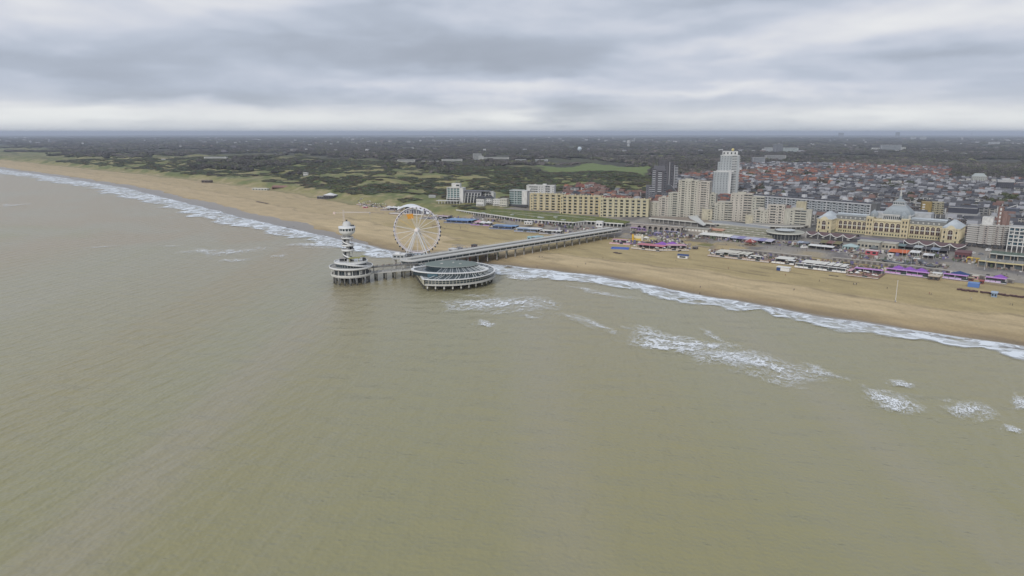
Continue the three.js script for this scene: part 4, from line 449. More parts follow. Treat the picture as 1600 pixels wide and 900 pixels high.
// ---------------------------------------------------------------- yellow palace hotel with its dome
{
  const q = site(1275, 364, 1496, 342, 0.075), t = thing('palace_hotel', 'grand ochre yellow palace hotel with arched windows, end pavilions and a pale dome', 'hotel', [q.x, q.y, q.z], q.turn);
  const ochre = wallOf([0.60, 0.505, 0.32]), trim = wallOf([0.74, 0.66, 0.46]), slate = std([0.34, 0.375, 0.395], 0.7, { map: weather }), roofP = std([0.57, 0.61, 0.63], 0.6, { map: weather }), mansard = std([0.20, 0.20, 0.19], 0.85, { map: weather }), stone = wallOf([0.58, 0.57, 0.52]), paneM = std([0.085, 0.050, 0.042], 0.2), lowM = wallOf([0.60, 0.53, 0.33]);
  const X = px => q.at(px), pr = 20;   // wings stand back pr metres
  const back = px => { const s = along(px, q.s0 - pr * 0.075, q.t0 + pr, 0.075, q.y); const [a, b] = toXZ(s, q.t0 + pr + 0.075 * (s - q.s0)), dx = a - q.x, dz = b - q.z; return dx * Math.cos(q.turn) - dz * Math.sin(q.turn); };
  const arch = (w, h) => { const s = new THREE.Shape(); s.moveTo(-w / 2, 0); s.lineTo(w / 2, 0); s.lineTo(w / 2, h - w / 2); s.absarc(0, h - w / 2, w / 2, 0, Math.PI); s.lineTo(-w / 2, 0); return s; };
  const frameShape = (w, h, e) => { const s = arch(w + 2 * e, h + e); s.holes.push(arch(w, h)); return s; };
  const paneG = new THREE.ExtrudeGeometry(arch(3.6, 8.6), { depth: 0.1, bevelEnabled: false }), frameG = new THREE.ExtrudeGeometry(frameShape(3.6, 8.6, 0.75), { depth: 0.7, bevelEnabled: false }), barG = mergeGeometries([bx(0.22, 8.2, 0.15, 0, 0, 0.15), bx(3.6, 1.2, 0.15, 0, 3.4, 0.15), bx(3.6, 0.2, 0.15, 0, 6.6, 0.15)]);
  const archWindow = (x, y, z, sc = 1, ry = 0) => { const p = shadows(new THREE.Mesh(paneG, paneM)); p.name = 'arched_window'; p.position.set(x, y, z + 0.02); p.scale.setScalar(sc); p.rotation.y = ry; const f = shadows(new THREE.Mesh(frameG, trim)); f.name = 'frame'; p.add(f); const b = shadows(new THREE.Mesh(barG, stone)); b.name = 'glazing_bar'; p.add(b); t.add(p); return p; };
  const small = (x, y, z, w = 1.1, h = 1.8, ry = 0) => box('window', w, h, 0.14, x, y, z, WIN, t, ry);
  // wings
  for (const [a, b] of [[X(1297) - 1, back(1352.5)], [back(1418.5), X(1468) + 1]]) { const w = b - a, m = (a + b) / 2, a2 = a > 60 ? a + 0.5 : back(1308.5), w2 = (a > 60 ? back(1468) : b) - a2; part('wing', [bx(w, 15.5, 20, m, 0, -pr - 10)], ochre, t); part('wing_base', bx(w, 4.6, 0.5, m, 0, -pr + 0.25), lowM, t); part('cornice', [bx(w, 0.7, 0.9, m, 14.8, -pr + 0.4), bx(w, 0.4, 0.6, m, 4.6, -pr + 0.3)], trim, t); part('mansard', (() => { const s = new THREE.Shape(); s.moveTo(0, 0); s.lineTo(-2.2, 4.4); s.lineTo(-9, 6.2); s.lineTo(-17, 4.4); s.lineTo(-19, 0); s.closePath(); const g = new THREE.ExtrudeGeometry(s, { depth: w, bevelEnabled: false }); g.rotateY(Math.PI / 2); g.rotateY(Math.PI); g.translate(b, 15.5, -pr); g.scale(1, 1, 1); return g; })(), mansard, t); part('roof', bx(w, 0.35, 15.5, m, 20.6, -pr - 10.2), roofP, t); part('roof_slope', [(() => { const g = new THREE.BoxGeometry(w, 0.3, 8); g.rotateX(0.26); g.translate(m, 20.6, -pr - 5.4); return g; })(), (() => { const g = new THREE.BoxGeometry(w, 0.3, 8); g.rotateX(-0.26); g.translate(m, 20.6, -pr - 13); return g; })()], roofP, t);
    for (let k = 0; k < 6; k++) { const x = a2 + (k + 0.5) * w2 / 6; archWindow(x, 5.4, -pr, 0.98); small(x - 1, 1.6, -pr + 0.5); small(x + 1.2, 1.6, -pr + 0.5); box('dormer', 1.4, 1.7, 1.2, x, 16.4, -pr - 0.8, stone, t); } }
  // centre
  { const a = back(1352.5), b = back(1418.5), c0 = back(1363.5), c1 = back(1406.5), w = b - a, m = (a + b) / 2, z = -pr + 2.5; part('centre', bx(w, 17, 26, m, 0, z - 13.2), ochre, t); part('centre_base', bx(c1 - c0, 4.8, 0.6, (c0 + c1) / 2, 0, z + 0.1), lowM, t); part('cornice', [bx(c1 - c0 + 0.6, 0.9, 1, (c0 + c1) / 2, 16.4, z + 0.3), bx(c1 - c0, 0.5, 0.7, (c0 + c1) / 2, 4.8, z + 0.3)], trim, t); part('balustrade', [bx(c1 - c0, 1.2, 0.3, (c0 + c1) / 2, 17.3, z), ...Array.from({ length: 8 }, (_, k) => bx(0.7, 1.9, 0.7, lerp(c0, c1, k / 7), 17.3, z))], trim, t);
    for (let k = 0; k < 5; k++) { const x = c0 + (k + 0.5) * (c1 - c0) / 5; archWindow(x, 5.6, z - 0.2, 1.08); small(x - 1.2, 1.7, z + 0.45); small(x + 1.2, 1.7, z + 0.45); }
    for (const [p0, p1] of [[a, c0], [c1, b]]) { const mm = (p0 + p1) / 2, ww = p1 - p0; part('stair_tower', [bx(ww, 20.5, 9, mm, 0, z - 2.5)], ochre, t); part('tower_trim', [bx(ww + 0.5, 0.9, 9.4, mm, 19.8, z - 2.5), bx(0.6, 20, 0.4, p0 + 0.5, 0, z + 2.1), bx(0.6, 20, 0.4, p1 - 0.5, 0, z + 2.1), bx(ww, 0.5, 0.4, mm, 9.6, z + 2.15)], trim, t); for (const dx of [-1.4, 1.4]) for (const y of [2, 6.4, 11.4, 15.8]) small(mm + dx, y, z + 2.02, 1.2, 2.2); part('turret_dome', (() => { const g = new THREE.LatheGeometry([[3.9, 0], [4.1, 1.6], [3.9, 3.4], [2.9, 5.2], [1.2, 6.4], [0.5, 7], [0.01, 8.4]].map(p => new THREE.Vector2(...p)), 20); g.translate(mm + (p0 > m ? -2.5 : 2.5), 20.7, z - 4.5); return g; })(), slate, t); for (const e of [p0 + 0.8, p1 - 0.8]) part('pinnacle', [cyl(0.4, 0.35, 2.2, e, 20.7, z + 1.6), cyl(0.7, 0.05, 1.0, e, 22.9, z + 1.6)], stone, t); }
    const cz = z - 15, cx = back(1396); part('drum', [bx(27, 6.4, 20, cx, 17, cz)], wallOf([0.62, 0.62, 0.60]), t); part('drum_cornice', [bx(28.2, 0.9, 21.2, cx, 23.1, cz), bx(30, 0.8, 23, cx, 17, cz)], WHITE, t); for (let k = 0; k < 14; k++) { const x = cx - 11.8 + k * 1.815; small(x, 18.7, cz + 10.02, 1.1, 3.2); if (k < 9) { box('window', 0.14, 3.2, 1.1, cx + 13.5, 18.7, cz - 8.4 + k * 2.1, WIN, t); } }
    const dome = new THREE.CylinderGeometry(0.66, 1, 1, 4, 6); { const P = dome.attributes.position; for (let i = 0; i < P.count; i++) { const y = P.getY(i) + 0.5, r0 = Math.hypot(P.getX(i), P.getZ(i)); if (r0 > 1e-6) { const want = lerp(1, 0.40, Math.pow(y, 1.6)), have = lerp(1, 0.66, y); P.setX(i, P.getX(i) * want / have); P.setZ(i, P.getZ(i) * want / have); } } dome.rotateY(Math.PI / 4); dome.scale(27.6 / 1.414, 10, 20.6 / 1.414); dome.translate(cx, 29, cz); } const dg = dome.toNonIndexed(); dg.computeVertexNormals(); part('dome', dg, slate, t); for (const e of [-1, 1]) part('dome_rib', [bar([cx + e * 13.7, 24, cz + 10.2], [cx + e * 5.6, 34, cz + 4.2], 0.32)], roofP, t); for (let k = 0; k < 5; k++) part('dome_dormer', [bx(1.5, 1.7, 2.0, cx - 8 + k * 4, 25.0, cz + 8.9), cyl(1.0, 0.1, 1, cx - 8 + k * 4, 26.7, cz + 9.1, 4)], slate, t);
    part('lantern', [bx(11, 3.2, 8.4, cx, 33.9, cz)], wallOf([0.5, 0.53, 0.54]), t); part('lantern_gallery', [bx(12.2, 0.5, 9.6, cx, 33.6, cz), bx(11.8, 0.4, 9.2, cx, 37.1, cz)], WHITE, t); for (let k = 0; k < 6; k++) small(cx - 4.5 + k * 1.8, 34.6, cz + 4.22, 1.0, 1.9); part('lantern_roof', [(() => { const g = new THREE.ConeGeometry(7.4, 3.8, 4); g.rotateY(Math.PI / 4); g.scale(1, 1, 0.75); g.translate(cx, 39.4, cz); return g; })(), cyl(1.6, 1.2, 4.2, cx, 39.4, cz, 10)], slate, t); part('spire', [cyl(1.3, 0.16, 6, cx, 43.6, cz, 10), bar([cx, 49, cz], [cx, 55.4, cz], 0.2), (() => { const g = new THREE.SphereGeometry(0.6, 10, 8); g.translate(cx, 55.4, cz); return g; })()], stone, t); part('rear_hall', [bx(40, 15, 24, cx + 4, 0, cz - 22), bx(26, 9, 20, cx - 14, 14, cz - 20), bx(22, 11, 18, cx + 18, 14, cz - 20)], wallOf([0.50, 0.51, 0.52]), t); }
  // end pavilions
  for (const [a, b, mm] of [[0, X(1297), -1], [X(1468.5), X(1496.5), 1]]) { const w = b - a, c = (a + b) / 2, D = 40; part('pavilion', bx(w, 16, D, c, 0, -D / 2), ochre, t); part('pavilion_base', [bx(w + 0.4, 4.4, 0.4, c, 0, 0.1), bx(0.4, 4.4, D, b + 0.1, 0, -D / 2)], lowM, t); part('cornice', [bx(w + 1.2, 0.8, 0.8, c, 15.4, 0.25), bx(0.8, 0.8, D, b + 0.25, 15.4, -D / 2), bx(w + 0.8, 0.4, 0.5, c, 4.4, 0.2), bx(0.5, 0.4, D, b + 0.2, 4.4, -D / 2)], trim, t); part('gable', [(() => { const s = new THREE.Shape(); s.moveTo(-4, 0); s.lineTo(4, 0); s.quadraticCurveTo(2.4, 2.6, 0, 3); s.quadraticCurveTo(-2.4, 2.6, -4, 0); const g = new THREE.ExtrudeGeometry(s, { depth: 0.6, bevelEnabled: false }); g.translate(c, 16.2, -0.3); return g; })()], trim, t); archWindow(c, 4.9, 0.1, 1.12); for (let k = 0; k < 6; k++) if (k !== 2 && k !== 3) { part('pilaster', bx(0.8, 11, 0.5, a + (k + 0.5) * w / 6, 4.5, 0.2), trim, t); } for (const dx of [-0.33, 0.33]) for (const y of [1.5, 6.2, 11]) small(c + dx * w, y, 0.32, 1.2, 2.2);
    for (let k = 0; k < 8; k++) { const zz = -3 - k * 4.6; part('pilaster', bx(0.5, 11, 0.8, b + 0.2, 4.5, zz + 2.3), trim, t); for (const y of [1.4, 6, 10.8]) box('window', 0.14, 2.4, 1.5, b + (y < 2 ? 0.32 : 0.02), y, zz, WIN, t); } part('hip_roof', (() => { const g = new THREE.CylinderGeometry(0.16, 1, 1, 4); g.rotateY(Math.PI / 4); g.scale((w + 1) / 1.414, 7, (mm < 0 ? 36 : 36) / 1.414); g.translate(c, 19.8, -19); return g.toNonIndexed(); })(), roofP, t); }
  for (let k = 0; k < 8; k++) exclude.push([...(() => { const a = q.w * k / 7; return [q.x + Math.cos(q.turn) * a + 14, q.z - Math.sin(q.turn) * a - 14]; })(), 42]);
}
// ---------------------------------------------------------------- blocks right of and behind the palace
{
  const ochre = wallOf([0.34, 0.245, 0.09]), q = site(1438, 340, 1453.5, 316, 0.35), t = thing('ochre_block', 'ochre five-storey block on stilts behind the palace hotel', 'apartment block', [q.x, q.y, q.z], q.turn); const fh = (q.h - 6) / 5;
  part('stilts', Array.from({ length: 10 }, (_, k) => bx(0.7, 5.6, 0.7, 1 + (k % 5) * (q.w * 2.1) / 4.4, 0, k < 5 ? -1.5 : -10)), WHITE, t); facade(t, 0, 0, q.w, 5, fh, 13, 'sss', ochre, { y0: 5.6, set: 0.3 }); for (let k = 0; k < 4; k++) box('window', 3, 1.7, 0.16, q.w * 0.2, 6.6 + k * fh * 1.15, 0, WHITE, t); facade(t, q.w + 0.6, -0.6, q.w * 1.15, 5, fh, 12, 'LwLwL', wallOf([0.40, 0.36, 0.25]), { y0: 5.6, seed: 101 }); exclude.push([q.x + 12, q.z, 34]);
  const h = site(1476, 344, 1526, 324, 0.1), u = thing('dark_roofed_hall', 'wide low hall with a dark blue-grey roof and pale front behind the palace right wing', 'hall', [h.x, h.y, h.z], h.turn); part('wall', bx(h.w, 9, 34, h.w / 2, 0, -17), wallOf([0.42, 0.42, 0.43]), u); part('roof', bx(h.w * 0.9, 7, 26, h.w / 2, 9, -19), std([0.05, 0.052, 0.07], 0.7), u); part('roof_edge', [bx(h.w + 1, 0.8, 1, h.w / 2, 9, 0), bx(h.w * 0.92, 0.6, 1, h.w / 2, 16, -6)], ROOFL, u); for (let k = 0; k < 8; k++) box('window', 2.4, 2.4, 0.16, 4 + k * h.w / 8.6, 4, 0, WIN, u); exclude.push([h.x + 15, h.z - 15, 44], [h.x + 35, h.z, 40]);
  const b = site(1508, 384, 1574, 350, 0.05), v = thing('balcony_apartment_block', 'large pale apartment block striped with long balconies at the right edge', 'apartment block', [b.x, b.y, b.z], b.turn), white = wallOf([0.58, 0.56, 0.52]), fl = 9;
  const Hh = heightAt(350, b.z) - b.y, f2 = (Hh - 4) / fl; [[1508, 1529, 8, 2, 'LLL'], [1527, 1549, 9, 5, 'LwL'], [1547, 1562, 9, 3, 'LwL'], [1560, 1574, 9, 1, 'wLL']].forEach(([p, r2, n, fwd, pat], i) => { const x0 = b.at(p), x1 = b.at(r2); facade(v, x0, fwd, x1 - x0, n, f2, 14 + fwd, pat, wallOf([0.40, 0.36, 0.33]), { y0: 4, seed: 110 + i, balconyM: white, parapet: 1.25, set: 1.8, trimM: white }); }); part('ground_floor', bx(b.w, 4, 12, b.w / 2, 0, -6), wallOf([0.30, 0.27, 0.25]), v); for (let k = 0; k < 8; k++) { const g = cyl(1.7, 1.7, 0.5, 0, 0, 0, 16); g.rotateX(Math.PI / 2); part('arch', [(() => { const e = g.clone(); e.translate(4 + k * b.w / 8.3, 2.2, 0.3 + [2, 2, 2, 5, 5, 3, 3, 1][k]); return e; })()], DARK, v); } part('white_lift_house', bx(9, 8, 8, b.at(1537), 4 + 9 * f2, -4), WHITE, v); part('brick_shaft', [bx(4, 20, 5, b.at(1553), 4 + 8 * f2, -12), bx(4, 16, 5, b.at(1561), 4 + 8 * f2, -10), bx(3, 12, 4, b.at(1565), 4 + 8 * f2, -14)], wallOf([0.27, 0.175, 0.15]), v); for (let k = 0; k < 5; k++) box('shaft_window', 1.4, 2.4, 0.2, b.at(1553), 5 + 8 * f2 + k * 3.8, -9.45, WHITE, v);
  facade(v, b.at(1530), -16, 20, 12, f2 * 0.98, 12, 'LwLw', white, { seed: 119, balconyM: white });
  const c = site(1572, 394, 1604, 355, 0.05), w = thing('glass_grid_block', 'blue glass block gridded by white columns on stilts at the right edge', 'apartment block', [c.x, c.y, c.z], c.turn); { const H = c.h, n = 5, y0 = 7, e = (H - y0) / n; part('glass_core', bx(c.w, H - y0, 16, c.w / 2, y0, -9), std([0.045, 0.07, 0.10], 0.12), w); for (let f = 0; f <= n; f++) part('floor_edge', bx(c.w + 0.6, 0.9, 1.6, c.w / 2, y0 + f * e - 0.45, -0.4), WHITE, w); for (let k = 0; k < 5; k++) { part('column', bx(0.8, H, 0.8, k * c.w / 4, 0, 0.4), WHITE, w); for (let f = 0; f < n; f++) if (k < 4) { box('window', c.w / 4 * 0.42, e * 0.5, 0.2, (k + 0.32) * c.w / 4, y0 + f * e + 0.7, -0.95, f % 2 ? WINP : blueGlass, w); if ((f + k) % 3 === 0) box('panel', c.w / 4 * 0.4, e * 0.3, 0.2, (k + 0.72) * c.w / 4, y0 + f * e + 0.6, -0.9, WHITE, w); } } part('roof', bx(c.w, 0.4, 16, c.w / 2, H + 0.2, -9), ROOFL, w); }
  for (const p of [b, c]) exclude.push([p.x + 20, p.z - 12, 44]); exclude.push([b.x + 40, b.z + 10, 40]);
  const e = site(1568, 342, 1590, 326, 0.1), z = thing('dark_blue_block', 'dark blue-grey block with a white roof bracing behind the striped apartment block', 'building', [e.x, e.y, e.z], e.turn); part('wall', bx(e.w, e.h, 16, e.w / 2, 0, -8), wallOf([0.10, 0.11, 0.15]), z); part('roof', bx(e.w + 0.6, 0.5, 16.6, e.w / 2, e.h, -8), std([0.12, 0.125, 0.16], 0.8), z); part('roof_brace', [bar([2, e.h + 0.6, -2], [e.w * 0.8, e.h + 5, -9], 0.4), bar([e.w * 0.8, e.h, -9], [e.w * 0.8, e.h + 5, -9], 0.4)], WHITE, z); for (let f = 0; f < 4; f++) for (let k = 0; k < 4; k++) box('window', 2.6, 1.5, 0.15, (k + 0.5) * e.w / 4, 2 + f * 3.4, 0, WINP, z); exclude.push([e.x + 8, e.z - 8, 30]);
  const cl = site(1517, 288, 1541, 272, 0.3), y = thing('classical_hotel', 'pale classical hotel with a rounded roof above the far roofs', 'hotel', [cl.x, cl.y, cl.z], cl.turn); facade(y, 0, 0, cl.w, 5, cl.h * 0.75 / 5, 18, 'wwwwwww', wallOf([0.42, 0.43, 0.40]), { small: false }); part('mansard_roof', (() => { const g = new THREE.CylinderGeometry(0.55, 1, 1, 4); g.rotateY(Math.PI / 4); g.scale(cl.w / 1.414, cl.h * 0.3, 18 / 1.414); g.translate(cl.w / 2, cl.h * 0.92, -9); return g; })(), std([0.36, 0.39, 0.38], 0.7), y); exclude.push([cl.x + 15, cl.z, 40]);
  const dk = site(1557, 303, 1582, 281, 0.3), dt = thing('dark_office_block', 'dark office block with a pale top floor at the edge of the woods', 'office block', [dk.x, dk.y, dk.z], dk.turn); facade(dt, 0, 0, dk.w, 6, (dk.h - 5) / 6, 20, 'wwwwwwww', wallOf([0.085, 0.085, 0.10]), { small: false }); part('top_floor', [bx(dk.w + 2, 4.4, 20, dk.w / 2, dk.h - 4.6, -10), bx(dk.w * 0.5, 3, 10, dk.w / 2, dk.h - 0.2, -10)], wallOf([0.5, 0.5, 0.5]), dt); exclude.push([dk.x + 18, dk.z, 44]);
}
// ---------------------------------------------------------------- far landmarks, half lost in the haze
{
  const far = (name, label, cat, a, b, c, d, m, pat = 'wwww', dep = 16, k = 0.9) => { const q = site(a, b, c, d, k), t = thing(name, label, cat, [q.x, q.y, q.z], q.turn), fl = Math.max(2, Math.round(q.h / 3.6)); part('wall', bx(q.w, q.h, dep, q.w / 2, 0, -dep / 2), m, t); part('roof', bx(q.w + 0.6, 0.8, dep + 0.6, q.w / 2, q.h, -dep / 2), ROOFL, t); const n = Math.min(fl, 9); for (let f = 0; f < n; f++) box('window_row', q.w * 0.9, q.h / n * 0.4, 0.2, q.w / 2, (f + 0.3) * q.h / n, 0, WINP, t); clearings.push([q.x + q.w / 2, q.z - 8, q.w * 0.6 + 12]); for (let f = 1; f < 5; f++) clearings.push([q.x * (1 - f * 0.012) + q.w / 2, q.z * (1 - f * 0.012), q.w * 0.55 + 10]); return [t, q]; };
  const pale = wallOf([0.50, 0.51, 0.52]), grey = wallOf([0.24, 0.24, 0.26]), cream = wallOf([0.50, 0.49, 0.45]);
  far('distant_office_block', 'pale block at the left of the far cluster of towers', 'office block', 1195, 238, 1208, 230.5, pale); far('distant_tower_block', 'dark distant tower, first of three in the far cluster', 'tower block', 1208.5, 238, 1213, 225.5, grey); far('distant_tower_block', 'dark distant tower, middle of three in the far cluster', 'tower block', 1214, 238, 1218, 224.5, grey); far('distant_tower_block', 'dark distant tower, last of three beside the pale green block', 'tower block', 1218.6, 238, 1222.6, 226, grey); far('distant_office_block', 'long pale green-white block right of the distant dark towers', 'office block', 1224, 238, 1247, 231, wallOf([0.52, 0.57, 0.56]));
  far('distant_slab_block', 'hazy grey slab of flats below the distant dark towers', 'apartment block', 1176, 256, 1195, 246, wallOf([0.34, 0.34, 0.36])); far('distant_slab_block', 'long hazy row of flats right of the grey slab', 'apartment block', 1196, 250, 1228, 243, wallOf([0.38, 0.37, 0.37])); far('distant_office_block', 'long low grey building in the far woods on the right', 'office block', 1376, 235, 1408, 226.5, wallOf([0.34, 0.35, 0.37])); far('distant_office_block', 'small white box building at the end of the long low grey one', 'office block', 1408, 235, 1415, 230, WHITE);
  far('distant_tower_block', 'lone dark tower on the right horizon', 'tower block', 1399, 214.5, 1405.5, 206.5, grey); far('distant_tower_block', 'pale block pair on the right horizon, left one', 'tower block', 1423, 218, 1431, 213, pale); far('distant_tower_block', 'pale block pair on the right horizon, right one', 'tower block', 1438, 218.5, 1447, 213.5, pale); far('distant_tower_block', 'dark stump of a tower on the horizon above the dark cluster', 'tower block', 1310, 214, 1318, 207.5, grey); far('distant_office_block', 'white low building at the wood edge on the far right', 'office block', 1363, 234.5, 1376, 231, WHITE); far('distant_office_block', 'pale purple-grey blocks on the far right beyond the woods', 'office block', 1545, 226, 1562, 222, pale);
  far('distant_institution', 'long white institution wing at the edge of the woods, left part', 'building', 621, 254, 648, 250, cream); far('distant_institution', 'long white institution wing at the edge of the woods, middle part', 'building', 658, 256, 686, 251.8, cream); far('distant_institution', 'long white institution wing at the edge of the woods, right part', 'building', 690, 252.5, 722, 249, cream); far('distant_institution', 'grey institution block with a flat top among the trees', 'building', 739, 250, 752, 240.5, wallOf([0.4, 0.4, 0.38])); far('distant_institution', 'pale institution wing right of the grey block', 'building', 755, 251, 795, 246, cream); far('distant_institution', 'small white gable beside the grey institution block', 'building', 748, 252, 755, 244, WHITE); far('distant_institution', 'low pale roofs trailing right of the institution', 'building', 805, 252.5, 822, 249.5, pale); far('distant_institution', 'last low pale roof of the institution toward the field', 'building', 836, 252, 856, 249.5, pale);
  far('dune_house', 'small white house alone in the dark dunes', 'house', 474, 275, 480, 270, WHITE, 'w', 10); far('greenhouse', 'long white glasshouse roof in the dark woods on the left', 'greenhouse', 319, 247.5, 353, 245.4, WHITE, 'w', 20); far('dune_house', 'tiny white house at the edge of the left dunes', 'house', 252, 250.5, 257, 248.6, WHITE, 'w', 10); far('dune_house', 'white tent roof in the dunes left of the beach hotel', 'tent', 670, 309, 680, 306, WHITE, 'w', 8);
  const wt = onLand(905.5, 240), r = thing('radome', 'white ball-shaped radome above the far woods', 'radome', [wt[0], wt[1], wt[2]], 0); part('dome', (() => { const g = new THREE.IcosahedronGeometry(11.5, 2); g.translate(0, 25, 0); return g; })(), std([0.50, 0.57, 0.62], 0.6), r); part('tower', cyl(6, 5, 16, 0, 0, 0, 10), wallOf([0.4, 0.42, 0.44]), r);
  const w2 = onLand(982, 231), s2 = thing('water_tower', 'pale water tower standing above the far woods', 'water tower', [w2[0], w2[1], w2[2]], 0); part('shaft', cyl(10, 9, 34, 0, 0, 0, 12), pale, s2); part('tank', cyl(15, 15, 16, 0, 34, 0, 16), pale, s2); part('cap', cyl(16, 4, 6, 0, 50, 0, 16), ROOFL, s2);
  const m = onLand(1518, 214), ms = thing('lattice_mast', 'thin lattice mast breaking the right horizon', 'mast', [m[0], m[1], m[2]], 0); part('lattice', [[-6, -6], [6, -6], [6, 6], [-6, 6]].map(([a, b]) => bar([a, 0, b], [a * 0.1, 112, b * 0.1], 1.1)), greySteel, ms); part('crossbar', [bar([-24, 84, 0], [24, 84, 0], 1.2), bar([-16, 98, 0], [16, 98, 0], 1.0)], greySteel, ms);
  for (const [i, a, w, h] of [[0, 499.5, 3, 40], [1, 504, 5, 20], [2, 511, 4, 26], [3, 517, 7, 16], [4, 526, 6, 22], [5, 534, 8, 18], [6, 541, 5, 24], [7, 282, 3, 18], [8, 367, 4, 16]]) { const p = onLand(a, 208), t = thing('skyline_tower', `faint distant tower on the left horizon, ${['tallest and leftmost of its cluster', 'short one beside the tallest', 'slim one third from the left', 'broad low one in the middle', 'fourth broad one from the right', 'third from the right', 'rightmost of its cluster', 'alone far left', 'alone between the far left one and the cluster'][i].replace('fourth broad one from the right', 'mid-height one right of the broad low one').replace('third from the right', 'broad one next to the rightmost')}`, 'tower', [p[0], p[1], p[2]], 0); const sc = -p[2] / FOCAL; part('shaft', bx(w * 0.8 * sc, h * 2.4, w * 0.6 * sc, 0, 0, 0), wallOf([0.2, 0.21, 0.24]), t); part('top', bx(w * 0.4 * sc, h * 0.25, w * 0.3 * sc, 0, h * 2.4, 0), grey, t); }
}
// ---------------------------------------------------------------- grass-roofed gallery along the boulevard
const box3 = (pts, h) => pts.map(([a, b]) => ground(a, b, h));
const paving = std([0.27, 0.25, 0.23], 0.9, { map: weather }), steelW = std([0.66, 0.65, 0.62], 0.6), awnW = std([0.70, 0.68, 0.62], 0.75), brownDeck = std([0.18, 0.125, 0.085], 0.9);
{
  const RH = 10.4, front = [[713, 327.5], [738, 331], [760, 333.8], [790, 338], [816, 341.7], [838, 343.2], [860, 344.6], [880, 346.2], [897.6, 347.2], [914, 345], [927, 345.6], [950, 347.8], [974, 349.4]], backE = [[985, 345.5], [938, 338.5], [876, 333], [828, 329], [790, 326], [735, 324.2]];
  const F = box3(front, RH), Bk = box3(backE, RH + 0.5), o = thing('grass_roof_gallery', 'long low gallery under a sloping grass roof with a white edge and many posts', 'gallery', [F[0][0], 0, F[0][1]], 0), rel = p => [p[0] - F[0][0], p[1] - F[0][1]];
  const turf = std([1, 1, 1], 0.95, { map: tex(256, 256, (u, v) => { const n = fbm(u * 10, v * 10, 4, 10, 10), m = vnoise(u * 60, v * 60, 60, 60); const c = mix3([0.34, 0.40, 0.17], [0.47, 0.46, 0.23], smooth(0.35, 0.7, n)); return c.map(q => q * (0.78 + m * 0.34)); }, true, [0.035, 0.035]) });
  part('grass_roof', prism([...F, ...Bk].map(rel), RH - 0.9, 0.9), turf, o);
  part('roof_edge', F.slice(1).map((p, i) => { const a = rel(F[i]), b = rel(p), L = Math.hypot(b[0] - a[0], b[1] - a[1]); return bx(L + 0.4, 1.15, 0.9, (a[0] + b[0]) / 2, RH - 0.95, (a[1] + b[1]) / 2 + 0.3, -Math.atan2(b[1] - a[1], b[0] - a[0])); }), steelW, o);
  const back = F.map(p => { const [x, z] = rel(p); return [x + 5 * NT[0], z + 5 * NT[1]]; }); const postG = new THREE.BoxGeometry(0.7, 4.4, 0.7); postG.translate(0, 2.2, 0); const paneG = new THREE.BoxGeometry(1, 2.9, 0.15); paneG.translate(0, 1.45, 0); let nth = 0;
  for (let i = 1; i < F.length; i++) { const a = rel(F[i - 1]), b = rel(F[i]), L = Math.hypot(b[0] - a[0], b[1] - a[1]), n = Math.max(1, Math.round(L / 5.2)), ry = -Math.atan2(b[1] - a[1], b[0] - a[0]); const c = back[i - 1], d = back[i]; part('back_wall', bx(Math.hypot(d[0] - c[0], d[1] - c[1]) + 0.3, 4.6, 0.4, (c[0] + d[0]) / 2, 5.2, (c[1] + d[1]) / 2, ry), std([0.26, 0.245, 0.23], 0.85), o);
    for (let k = 0; k < n; k++) { const u = (k + 0.5) / n; const p = shadows(new THREE.Mesh(postG, steelW)); p.name = 'post'; p.position.set(lerp(a[0], b[0], u), 5.2, lerp(a[1], b[1], u)); o.add(p); const g = shadows(new THREE.Mesh(paneG, nth++ % 3 ? WIN : WINP)); g.name = 'shop_window'; g.scale.x = L / n * 0.7; g.position.set(lerp(c[0], d[0], u) - NT[0] * 0.32, 5.7, lerp(c[1], d[1], u) - NT[1] * 0.32); g.rotation.y = ry; o.add(g); } }
  const path = std([0.36, 0.34, 0.28], 0.9); for (const l of [[[770, 329], [870, 336], [930, 341.5]], [[830, 338], [868, 335.5], [905, 337.5]], [[800, 333], [850, 339]]]) part('roof_path', l.slice(1).map((p, i) => { const a = rel(ground(...l[i], RH + 0.5)), b = rel(ground(...p, RH + 0.5)), L = Math.hypot(b[0] - a[0], b[1] - a[1]); return bx(L + 1, 0.12, 2.2, (a[0] + b[0]) / 2, RH, (a[1] + b[1]) / 2, -Math.atan2(b[1] - a[1], b[0] - a[0])); }), path, o);
  part('roof_light', [[755, 333, 5], [845, 340.5, 9], [880, 344, 6], [868, 339.5, 5], [800, 336, 4]].map(([a, b, w]) => { const [x, z] = rel(ground(a, b, RH)); return bx(w, 0.9, 3.4, x, RH, z, TH); }), std([0.42, 0.44, 0.42], 0.5), o);
}
